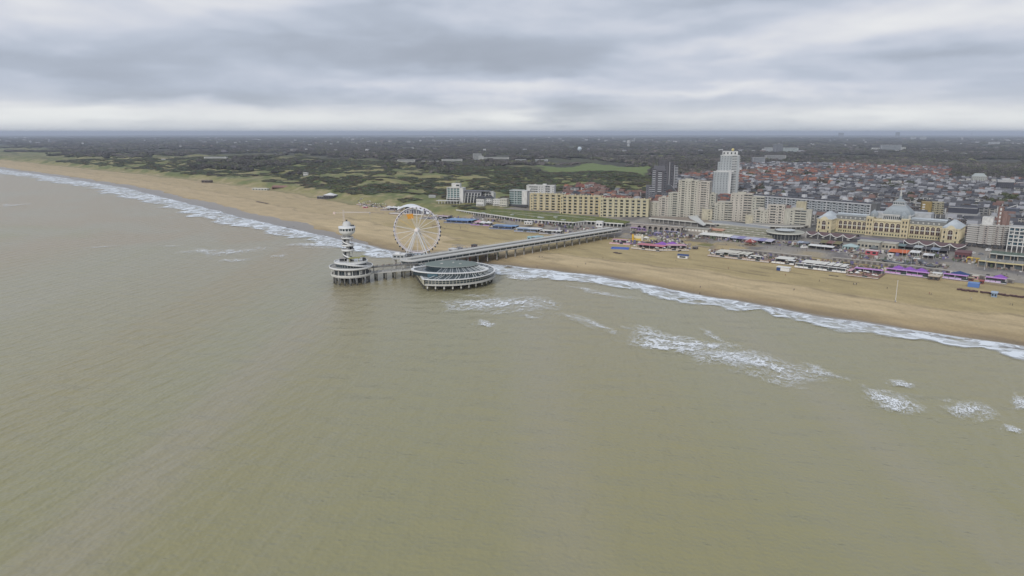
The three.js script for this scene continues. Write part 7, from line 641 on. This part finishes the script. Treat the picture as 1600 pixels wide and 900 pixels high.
// ---------------------------------------------------------------- town houses behind
{
  const r = rng(909), list = [];
  const blocked = (x, z) => exclude.some(([a, b, c]) => (x - a) ** 2 + (z - b) ** 2 < c * c);
  for (let row = 0; row < 76; row++) { const t0 = 430 + row * 21.5; let s = -760 + r() * 10, run = 6 + Math.floor(r() * 9), style = r();
    while (s < 1700) { const w = 6 + r() * 4.5; s += w; if (--run <= 0) { run = 6 + Math.floor(r() * 10); s += 9 + r() * 12; style = r(); } const tilt = (fbm(s / 400, t0 / 400, 2) - 0.5) * 90, t = t0 + tilt + (s - 100) * 0.10, [x, z] = toXZ(s, t); const X = 800 + FOCAL * x / ((EYE - 6) * SP - z * CP); if (X < 880 || X > 1655 || !inTown(x, z) || blocked(x, z)) continue; const gap = fbm(s / 70 + 3, t / 70, 3); if (gap > 0.66) continue;
      list.push({ x, z, s, t, w, X, D: Math.hypot(x, z), style, turn: TH + 0.1 - (tilt > 0 ? 0.06 : -0.04), r: r(), r2: r(), r3: r() }); } }
  list.sort((a, b) => a.D - b.D);
  const wallC = [[0.52, 0.51, 0.49], [0.26, 0.255, 0.25], [0.14, 0.115, 0.105], [0.20, 0.145, 0.12], [0.40, 0.38, 0.35], [0.66, 0.655, 0.64]], roofC = { red: [[0.21, 0.080, 0.055], [0.25, 0.105, 0.065], [0.175, 0.070, 0.055], [0.28, 0.125, 0.075], [0.13, 0.075, 0.065]], grey: [[0.055, 0.056, 0.066], [0.085, 0.085, 0.095], [0.15, 0.15, 0.16], [0.30, 0.30, 0.315]], brown: [[0.15, 0.085, 0.07], [0.18, 0.11, 0.09]] };
  const wallM = wallC.map(c => wallOf(c)), roofMs = Object.fromEntries(Object.entries(roofC).map(([k, v]) => [k, v.map(c => std(c, 0.85))]));
  const gable = (() => { const s = new THREE.Shape(); s.moveTo(-0.52, 0); s.lineTo(0.52, 0); s.lineTo(0, 1); s.closePath(); const g = new THREE.ExtrudeGeometry(s, { depth: 1.02, bevelEnabled: false }); g.translate(0, 0, -0.51); g.rotateY(Math.PI / 2); return g; })();   // ridge along the street
  const mans = (() => { const g = new THREE.CylinderGeometry(0.5, 0.735, 1, 4); g.rotateY(Math.PI / 4); g.translate(0, 0.5, 0); return g.toNonIndexed(); })(), chim = bx(0.9, 1.7, 0.9);
  const far = {}; let n = 0; const wallNames = ['white', 'grey', 'dark brick', 'brown brick', 'cream', 'bright white'], seen = {};
  const add = (key, geo, mat, M) => { (far[key] ??= { geo, mat, m: [] }).m.push(M); };
  for (const h of list) {
    const redness = h.X < 1300 ? smooth(1480, 1560, h.D) * smooth(2150, 1950, h.D) : smooth(1900, 1980, h.D); const kind = (h.X < 1040 || (h.s < -60 && h.t < 620)) ? (h.r3 < 0.45 ? 'red' : h.r3 < 0.75 ? 'brown' : 'grey') : h.r3 < redness * 0.55 ? 'red' : h.r3 > 0.93 ? 'brown' : 'grey', shape = kind === 'grey' ? (h.style < 0.45 ? 'flat' : h.style < 0.7 ? 'mansard' : 'gable') : 'gable';
    const wi = Math.floor(h.r * 6), ri = Math.floor(Math.pow(h.r2, 1.25) * roofC[kind].length), hh = (kind === 'red' ? 6.5 : 8.5) + h.r2 * 2.5, dep = 9.5, rise = shape === 'flat' ? 0.7 : shape === 'mansard' ? 3 : 3.6, y = landHeight(h.s, h.t);
    if (n < 280) { const label0 = `${wallNames[wi]} house under a ${shape === 'flat' ? 'flat' : shape === 'mansard' ? 'steep mansard' : 'pitched'} ${kind === 'grey' ? ['slate black', 'dark grey', 'mid grey', 'pale grey'][ri] : kind} roof`; const zone = h.X < 1040 ? 'behind the yellow flats' : h.X < 1180 ? 'behind the cream blocks' : h.X < 1290 ? 'behind the slab block, left half' : h.X < 1380 ? 'behind the slab block, right half' : h.X < 1480 ? 'behind the palace dome' : 'behind the striped apartments'; const label = `${label0}, ${zone}`;
      const o = thing('town_house', label, 'house', [h.x, y, h.z], h.turn, label); box('wall', h.w, hh, dep, 0, 0, -dep / 2, wallM[wi], o); const rf = shadows(new THREE.Mesh(shape === 'flat' ? UNIT : shape === 'mansard' ? mans : gable, roofMs[kind][ri])); rf.name = 'roof'; rf.scale.set(h.w * (shape === 'flat' ? 1.02 : 1), rise, dep * (shape === 'flat' ? 1.02 : 1)); rf.position.set(0, hh, -dep / 2); o.add(rf); const c = shadows(new THREE.Mesh(chim, wallM[2])); c.name = 'chimney'; c.position.set(h.w * 0.3, hh + rise * 0.55, -dep * 0.55); o.add(c); for (let f = 0; f < 3; f++) for (const k of [-0.24, 0.24]) box('window', h.w * 0.26, 1.5, 0.12, k * h.w, 0.9 + f * hh / 3, 0, WIN, o); n++; }
    else { const q = new THREE.Quaternion().setFromAxisAngle(new THREE.Vector3(0, 1, 0), h.turn), P = (yy) => new THREE.Vector3(h.x - Math.sin(h.turn) * dep / 2, y + yy, h.z - Math.cos(h.turn) * dep / 2); add('w' + wi, UNIT, wallM[wi], new THREE.Matrix4().compose(P(0), q, new THREE.Vector3(h.w, hh, dep))); add(shape + kind + ri, shape === 'flat' ? UNIT : shape === 'mansard' ? mans : gable, roofMs[kind][ri], new THREE.Matrix4().compose(P(hh), q, new THREE.Vector3(h.w * 1.01, rise, dep * 1.01))); if (h.D < 1700) for (let f = 0; f < 3; f++) add('win', UNIT, WIN, new THREE.Matrix4().compose(new THREE.Vector3(h.x + Math.sin(h.turn) * 0.03, y + 0.9 + f * hh / 3, h.z + Math.cos(h.turn) * 0.03), q, new THREE.Vector3(h.w * 0.6, 1.5, 0.15))); if (h.r2 > 0.4) add('ch', chim, wallM[2], new THREE.Matrix4().compose(P(hh + rise * 0.5), q, new THREE.Vector3(1, 1, 1))); }
  }
  const g = new THREE.Group(); for (const k in far) { const im = new THREE.InstancedMesh(far[k].geo, far[k].mat, far[k].m.length); im.name = k.startsWith('w') ? (k === 'win' ? 'window_row' : 'wall') : k === 'ch' ? 'chimney' : 'roof'; far[k].m.forEach((m, i) => im.setMatrixAt(i, m)); shadows(im); g.add(im); } stuff(g, 'distant_houses', 'mass of small terraced houses of the town reaching back to the woods');
  console.log('houses', list.length, 'single', n);
  // trees among the houses
  const crowns = treeGeos.map(q => q), trunkG = cyl(0.3, 0.2, 4, 0, 0, 0, 6), bark = std([0.08, 0.065, 0.05], 0.95), leaf = [[0.052, 0.058, 0.032], [0.075, 0.085, 0.035], [0.068, 0.058, 0.04]].map(c => std(c, 0.95)); let k = 0;
  for (let i = 0; i < 1600 && k < 130; i++) { const X = 1130 + r() * 470, Y = 266 + r() * 66, p = onLand(X, Y), big = fbm(p[0] / 70 + 3, p[2] / 70, 3); if (!inTown(p[0], p[2]) || blocked(p[0], p[2])) continue; const [s, t] = toST(p[0], p[2]); if (big < 0.47 && i > 900) continue; const c = Math.floor(r() * 3), o = thing('street_tree', `${['dark leafless tree', 'green leafed tree', 'brownish bare tree'][c]} among the roofs of the town`, 'tree', p, r() * 6, `${['dark leafless', 'green leafed', 'brownish bare'][c]} trees among the houses`); const sc = 8 + r() * 6, m = shadows(new THREE.Mesh(crowns[k % 3], leaf[c])); m.name = 'crown'; m.scale.set(sc, sc * 0.95, sc); m.position.y = 2; o.add(m); const tr = shadows(new THREE.Mesh(trunkG, bark)); tr.name = 'trunk'; o.add(tr); k++; }
  const gt = [[1572, 322], [1565, 326], [1580, 320], [1390, 300], [1398, 301], [1420, 296], [1310, 292], [1250, 275], [1262, 276]]; gt.forEach(([a, b], i) => { const p = onLand(a, b), o = thing('street_tree', ['green bushy tree above the dark blue-grey block', 'green bushy tree left of another above the dark blue-grey block', 'yellowish green tree at the right above the dark blue-grey block', 'dark round tree between pale roofs', 'second dark round tree between pale roofs', 'dark tree near the middle of the far roofs', 'dark tree above the slab block roof', 'dark tree among the red roofs, left one', 'dark tree among the red roofs, right one'][i], 'tree', p, i), sc = 14 + (i % 3) * 3; const m = shadows(new THREE.Mesh(crowns[i % 3], leaf[i < 3 ? 1 : 0])); m.name = 'crown'; m.scale.set(sc * 1.2, sc * 0.8, sc * 1.2); m.position.y = 2; o.add(m); const tr = shadows(new THREE.Mesh(trunkG, bark)); tr.name = 'trunk'; o.add(tr); });
}
// ---------------------------------------------------------------- foam
function foamTexture(n, m, seed, density, cell, stretch, edge) { // lace of foam: ridged noise opened where the envelope fades
  return tex(n, m, (u, v) => {
    const wu = (fbm(u * cell * stretch / 3 + seed, v * cell / 3, 3) - 0.5) * 0.9, a = Math.abs(fbm(u * cell * stretch + seed + wu * 2, v * cell + seed + wu, 4) - 0.5) * 2, b = fbm(u * cell * stretch * 0.35 + seed * 3, v * cell * 0.5, 3), c = Math.abs(fbm(u * cell * stretch * 2.6 + seed, v * cell * 2.6 + wu * 3, 3) - 0.5) * 2;
    const e = edge(u, v, seed), lace = smooth(0.26, 0.02, a) * 0.85 + smooth(0.22, 0.0, c) * 0.5 + smooth(0.52, 0.75, b) * 0.28;
    return [0.93, 0.945, 0.95, clamp(lace * e * density * 0.9 + smooth(0.5, 1.0, e) * 0.16)];
  });
}
const foamMats = [1, 2, 3].map(k => std([1, 1, 1], 0.7, { transparent: true, map: foamTexture(384, 224, k * 7, 1.05, 15, 1.7, (u, v, s) => { const x = u * 2 - 1, y = v * 2 - 1; return clamp(1.0 - Math.pow(x * x + y * y, 0.7) * 1.05 + (fbm(u * 4 + s, v * 4, 4) - 0.5) * 2.1) * smooth(1, 0.82, Math.abs(x)) * smooth(1, 0.8, Math.abs(y)) * 0.92; }) }));
foamMats[4] = std([1, 1, 1], 0.7, { transparent: true, map: foamTexture(256, 128, 47, 0.55, 12, 1.8, (u, v, s) => { const x = u * 2 - 1, y = v * 2 - 1; return clamp(0.8 - Math.pow(x * x + y * y, 0.7) * 0.95 + (fbm(u * 4 + s, v * 4, 4) - 0.5) * 1.9) * smooth(1, 0.8, Math.abs(x)) * smooth(1, 0.78, Math.abs(y)); }) });
const streakMat = std([1, 1, 1], 0.7, { transparent: true, map: foamTexture(256, 96, 31, 0.9, 9, 2.2, (u, v, s) => { const x = u * 2 - 1, y = (v * 2 - 1) + (fbm(u * 5 + s, 2, 3) - 0.5) * 1.2; return clamp(0.95 - Math.abs(y) * 1.5 - x * x * 0.7 + (fbm(u * 6 + s, v * 3, 3) - 0.5) * 1.2) * smooth(1, 0.8, Math.abs(x)) * smooth(1, 0.75, Math.abs(v * 2 - 1)); }) });
// [left, middle height, right, middle height at the right, thickness in pixels of the photograph, material, label]
const foamSpots = [[945, 514, 1150, 550, 40, 0, 'lacy white foam patch nearest the pier in the string of foam off the beach'], [1050, 551, 1306, 588, 50, 1, 'largest lacy white foam patch in the string off the right beach'], [1340, 617, 1462, 634, 38, 2, 'oval foam patch with a fainter patch behind it'], [1380, 596, 1432, 604, 14, 0, 'faint thin foam patch behind the oval one'], [1460, 636, 1562, 645, 37, 1, 'dense rounded foam patch second from the right edge'], [1574, 624, 1640, 638, 30, 2, 'foam patch cut by the right edge of the view'], [1560, 668, 1600, 676, 14, 0, 'small faint foam fleck nearest the right edge'],
  [268, 396, 432, 388, 17, 3, 'long streaked foam band left of the pier island'], [338, 410, 396, 405, 10, 3, 'short white foam streak below the long band left of the pier'], [420, 402, 452, 398, 8, 3, 'tiny foam streak between the long band and the pier island'], [672, 470, 884, 478, 34, 1, 'foam trailing behind the round pier restaurant'], [736, 505, 778, 507, 12, 0, 'small breaking crest in front of the round restaurant'], [810, 494, 850, 497, 9, 3, 'thin foam fleck right of the round restaurant'], [-10, 321, 56, 319, 6, 3, 'thin foam line far off at the left edge'], [130, 388, 190, 384, 3, 3, 'faint foam line on the open sea far left'], [1090, 512, 1148, 542, 16, 3, 'curled foam strand between the string and the surf'], [1252, 566, 1330, 600, 22, 3, 'curving foam strand right of the largest patch'], [776, 428, 846, 436, 14, 0, 'foam spreading beside the pier restaurant toward the surf'], [455, 378, 545, 388, 16, 1, 'foam bulging out of the surf behind the pier tower'], [250, 386, 285, 384, 3, 3, 'faint foam fleck before the long streaked band'], [690, 488, 760, 478, 8, 3, 'thin foam strand under the front of the restaurant'], [1100, 548, 1190, 575, 30, 4, 'thin foam linking the nearest patch to the largest one'], [860, 486, 970, 520, 16, 4, 'thin foam strand leading from the pier to the string of patches'], [880, 446, 1010, 470, 12, 3, 'loose foam strands just outside the surf right of the pier']];
for (const [x0, y0, x1, y1, th, k, label] of foamSpots) { // a patch lies along its own axis on the water
  const A = ground(x0, y0), B = ground(x1, y1), C = ground((x0 + x1) / 2, (y0 + y1) / 2 - th / 2), Dn = ground((x0 + x1) / 2, (y0 + y1) / 2 + th / 2), L = Math.hypot(B[0] - A[0], B[1] - A[1]), u = [(B[0] - A[0]) / L, (B[1] - A[1]) / L], wide = Math.abs((C[0] - Dn[0]) * u[1] - (C[1] - Dn[1]) * u[0]);
  const nx = 12, ny = 6, pos = [], uv = [], idx = [];
  for (let j = 0; j <= ny; j++) for (let i = 0; i <= nx; i++) { const a = i / nx, b = j / ny, along = a * L, off = (b - 0.5) * wide + (vnoise(a * 4 + x0, 2) - 0.5) * wide * 0.25, x = A[0] + u[0] * along - u[1] * off, z = A[1] + u[1] * along + u[0] * off; pos.push(x, 0.42 + 0.05 * vnoise(x / 3, z / 3), z); uv.push(a, 1 - b); }
  for (let j = 0; j < ny; j++) for (let i = 0; i < nx; i++) { const a = j * (nx + 1) + i; idx.push(a, a + nx + 1, a + 1, a + 1, a + nx + 1, a + nx + 2); }
  const g = new THREE.BufferGeometry(); g.setAttribute('position', new THREE.Float32BufferAttribute(pos, 3)); g.setAttribute('uv', new THREE.Float32BufferAttribute(uv, 2)); g.setIndex(idx); g.computeVertexNormals();
  stuff(shadows(new THREE.Mesh(g, k === 3 ? streakMat : foamMats[k])), 'foam', label);
}
{ // the surf along the whole beach: metres along the shore by metres out from the sand
  const L = 520, surf = tex(2048, 192, (u, v) => {
    const x = u * 40, P = 40, wob = (fbm(x * 0.4, 3.5, 3, 16, 0) - 0.5), e0 = 0.06 + wob * 0.10, e1 = 0.66 + (fbm(x * 0.45, 9.5, 4, 18, 0) - 0.5) * 0.85, y = v;
    const warp = (fbm(x * 0.8, y * 3, 3, 32, 0) - 0.5);
    const band = smooth(e0, e0 + 0.05, y) * smooth(e1, e1 - 0.16, y), a = Math.abs(fbm(x * 1.6, y * 9 + warp * 4, 4, 64, 0) - 0.5) * 2, b = fbm(x * 0.7, y * 7 + warp * 3, 4, 28, 0);
    const front = 0.9 * Math.exp(-Math.pow((y - e1 + 0.13 + warp * 0.16) / 0.05, 2)) + 0.55 * Math.exp(-Math.pow((y - 0.55 + wob * 0.5 + warp * 0.2) / 0.03, 2)) + 0.8 * Math.exp(-Math.pow((y - 0.36 + wob * 0.4 + warp * 0.12) / 0.05, 2)) + 0.7 * Math.exp(-Math.pow((y - e0 - 0.035) / 0.02, 2));
    const film = 0.42 * band * smooth(0.34, 0.62, b + 0.12), lace = smooth(0.34, 0.03, a) * 0.75 * band + smooth(0.46, 0.68, b) * 0.65 * band;
    return [0.90, 0.92, 0.935, clamp(Math.max(film, lace, front * band * smooth(0.55, 0.2, a) * 1.1))];
  });
  const ss = [...geometricTo(-2400, -5200, 14).reverse(), ...graded([[-2400], [-700, 14], [700, 6]])], vs = [0, 0.1, 0.25, 0.45, 0.7, 1];
  const pos = [], uv = [], idx = [];
  ss.forEach((s, i) => vs.forEach((v, j) => { const w = waterline(s), width = lerp(72, 50, smooth(-400, -100, s)) + (fbm(s / 130, 6, 2) - 0.5) * 22 + smooth(-480, -1200, s) * 26 - smooth(120, 380, s) * 6, [x, z] = toXZ(s, w + 5 - v * width); pos.push(x, 0.40 + 0.25 * smooth(0.25, 0, v) + 0.06 * vnoise(s / 4, v * 9), z); uv.push(s / L, v); }));
  for (let i = 0; i + 1 < ss.length; i++) for (let j = 0; j + 1 < vs.length; j++) { const a = i * vs.length + j; idx.push(a, a + 1, a + vs.length, a + 1, a + vs.length + 1, a + vs.length); }
  const g = new THREE.BufferGeometry(); g.setAttribute('position', new THREE.Float32BufferAttribute(pos, 3)); g.setAttribute('uv', new THREE.Float32BufferAttribute(uv, 2)); g.setIndex(idx); g.computeVertexNormals();
  stuff(shadows(new THREE.Mesh(g, std([1, 1, 1], 0.6, { transparent: true, map: surf, side: THREE.DoubleSide }))), 'surf_foam', 'white surf washing along the whole length of the beach');
}

// ---------------------------------------------------------------- woods, dune scrub
{
  const r = rng(21), trees = [], scrub = [], far = [];
  const inView = (x, z) => z < -300 && Math.abs(x) < 0.80 * -z + 120;
  const treeC = k => { const a = r(), c = a < 0.40 ? [0.066, 0.061, 0.053] : a < 0.62 ? [0.070, 0.073, 0.046] : a < 0.92 ? [0.100, 0.087, 0.080] : [0.112, 0.116, 0.062]; const m = (0.8 + r() * 0.45) * k; return c.map(v => v * m); };
  for (const [z0, z1, step, big] of [[-1350, -2600, 15, 1], [-2600, -4300, 24, 1.7], [-4300, -7200, 44, 2.8], [-7200, -15000, 120, 7]])
    for (let z = z0; z > z1; z -= step) for (let x = -0.82 * -z - 120; x < 0.82 * -z + 120; x += step) {
      const X = x + (r() - 0.5) * step, Z = z + (r() - 0.5) * step, [s, t] = toST(X, Z); if (t - foot(s) < 150 || inTown(X, Z) || inside(field, X, Z) || cleared(X, Z)) continue;
      const D = Math.hypot(X, Z), open = fbm(X / 260 + 4, Z / 260, 4) + (fbm(X / 60, Z / 60, 2) - 0.5) * 0.25 + smooth(1900, 1350, D) * 0.22 + smooth(1300, 250, t - foot(s)) * 0.24;
      if (open > 0.585) continue;
      const k = 0.7 + r() * 0.7; (D > 2600 ? far : trees).push({ x: X, z: Z, y: landHeight(s, t) - 0.4 - curve0(D), w: 13 * k * big, h: (8 + 5 * r()) * (big > 1 ? 1.15 : 1), c: treeC((0.74 + 0.62 * fbm(X / 330 + 9, Z / 420, 3)) * (fbm(X / 150, Z / 240 + 5, 3) > 0.6 ? 1.35 : 1)) });
    }
  for (let s = -2600; s < -225; s += 7) for (let t = 180; t < 1050; t += 7) {
    const S1 = s + (r() - 0.5) * 7, T1 = t + (r() - 0.5) * 7, inl = T1 - foot(S1), [x, z] = toXZ(S1, T1); if (inl < 24 || !inView(x, z) || inTown(x, z) || cleared(x, z)) continue;
    const d = 0.55 * fbm(x / 95 + 7, z / 95, 4) + 0.45 * fbm(x / 34, z / 34 + 11, 3) + (fbm(x / 15, z / 15, 2) - 0.5) * 0.3 + smooth(50, 24, inl) * -0.12 + smooth(100, 900, inl) * 0.06; if (d < 0.485) continue;
    const k = 0.55 + r() * 0.75; scrub.push({ x, z, y: landHeight(S1, T1) - 0.2, w: 8.5 * k, h: 3.2 * k * (0.8 + r() * 0.5), c: (r() < 0.6 ? [0.066, 0.070, 0.041] : [0.100, 0.105, 0.050]).map(v => v * (0.75 + r() * 0.5)) });
  }
  { // villages, glasshouses and yards lost in the far woods
    const bins = [[0.46, 0.46, 0.47], [0.30, 0.30, 0.32], [0.18, 0.17, 0.19], [0.22, 0.17, 0.165]].map(c => [std(c, 0.85), []]); for (let i = 0; i < 750; i++) { const D = 4000 * Math.pow(4.2, r()), a = (r() - 0.5) * 1.30, x = Math.sin(a) * D, z = -Math.cos(a) * D, [s, t] = toST(x, z); if (fbm(x / 900 + 3, z / 1500, 3) < 0.50 - smooth(-200, 900, s) * 0.05 || t - foot(s) < 900 || inside(field, x, z) || inTown(x, z)) continue; bins[Math.floor(r() * 3.6)][1].push(new THREE.Matrix4().compose(new THREE.Vector3(x, landHeight(s, t) - curve0(D), z), new THREE.Quaternion().setFromAxisAngle(new THREE.Vector3(0, 1, 0), r() * 3), new THREE.Vector3((8 + r() * 22) * (0.6 + D / 9000), (11 + r() * 6) * (0.9 + D / 22000), 12))); }
    const g = new THREE.Group(); for (const [m, list] of bins) { const im = new THREE.InstancedMesh(UNIT, m, list.length); im.name = 'building'; list.forEach((q, i) => im.setMatrixAt(i, q)); shadows(im); g.add(im); } stuff(g, 'distant_buildings', 'specks of villages and yards scattered through the far woods');
  }
  const a = new THREE.Group(); scatter(a, treeGeos, trees); stuff(a, 'woodland', 'dark leafless and evergreen woods behind the dunes and the town');
  const b = new THREE.Group(); scatter(b, treeGeos, far); stuff(b, 'distant_woodland', 'hazy dark woods reaching far behind the green field');
  const c = new THREE.Group(); scatter(c, bushGeos, scrub); stuff(c, 'dune_scrub', 'dark low scrub covering the dunes behind the beach');
  console.log('trees', trees.length, 'far', far.length, 'scrub', scrub.length);
}
renderer.render(scene, camera);
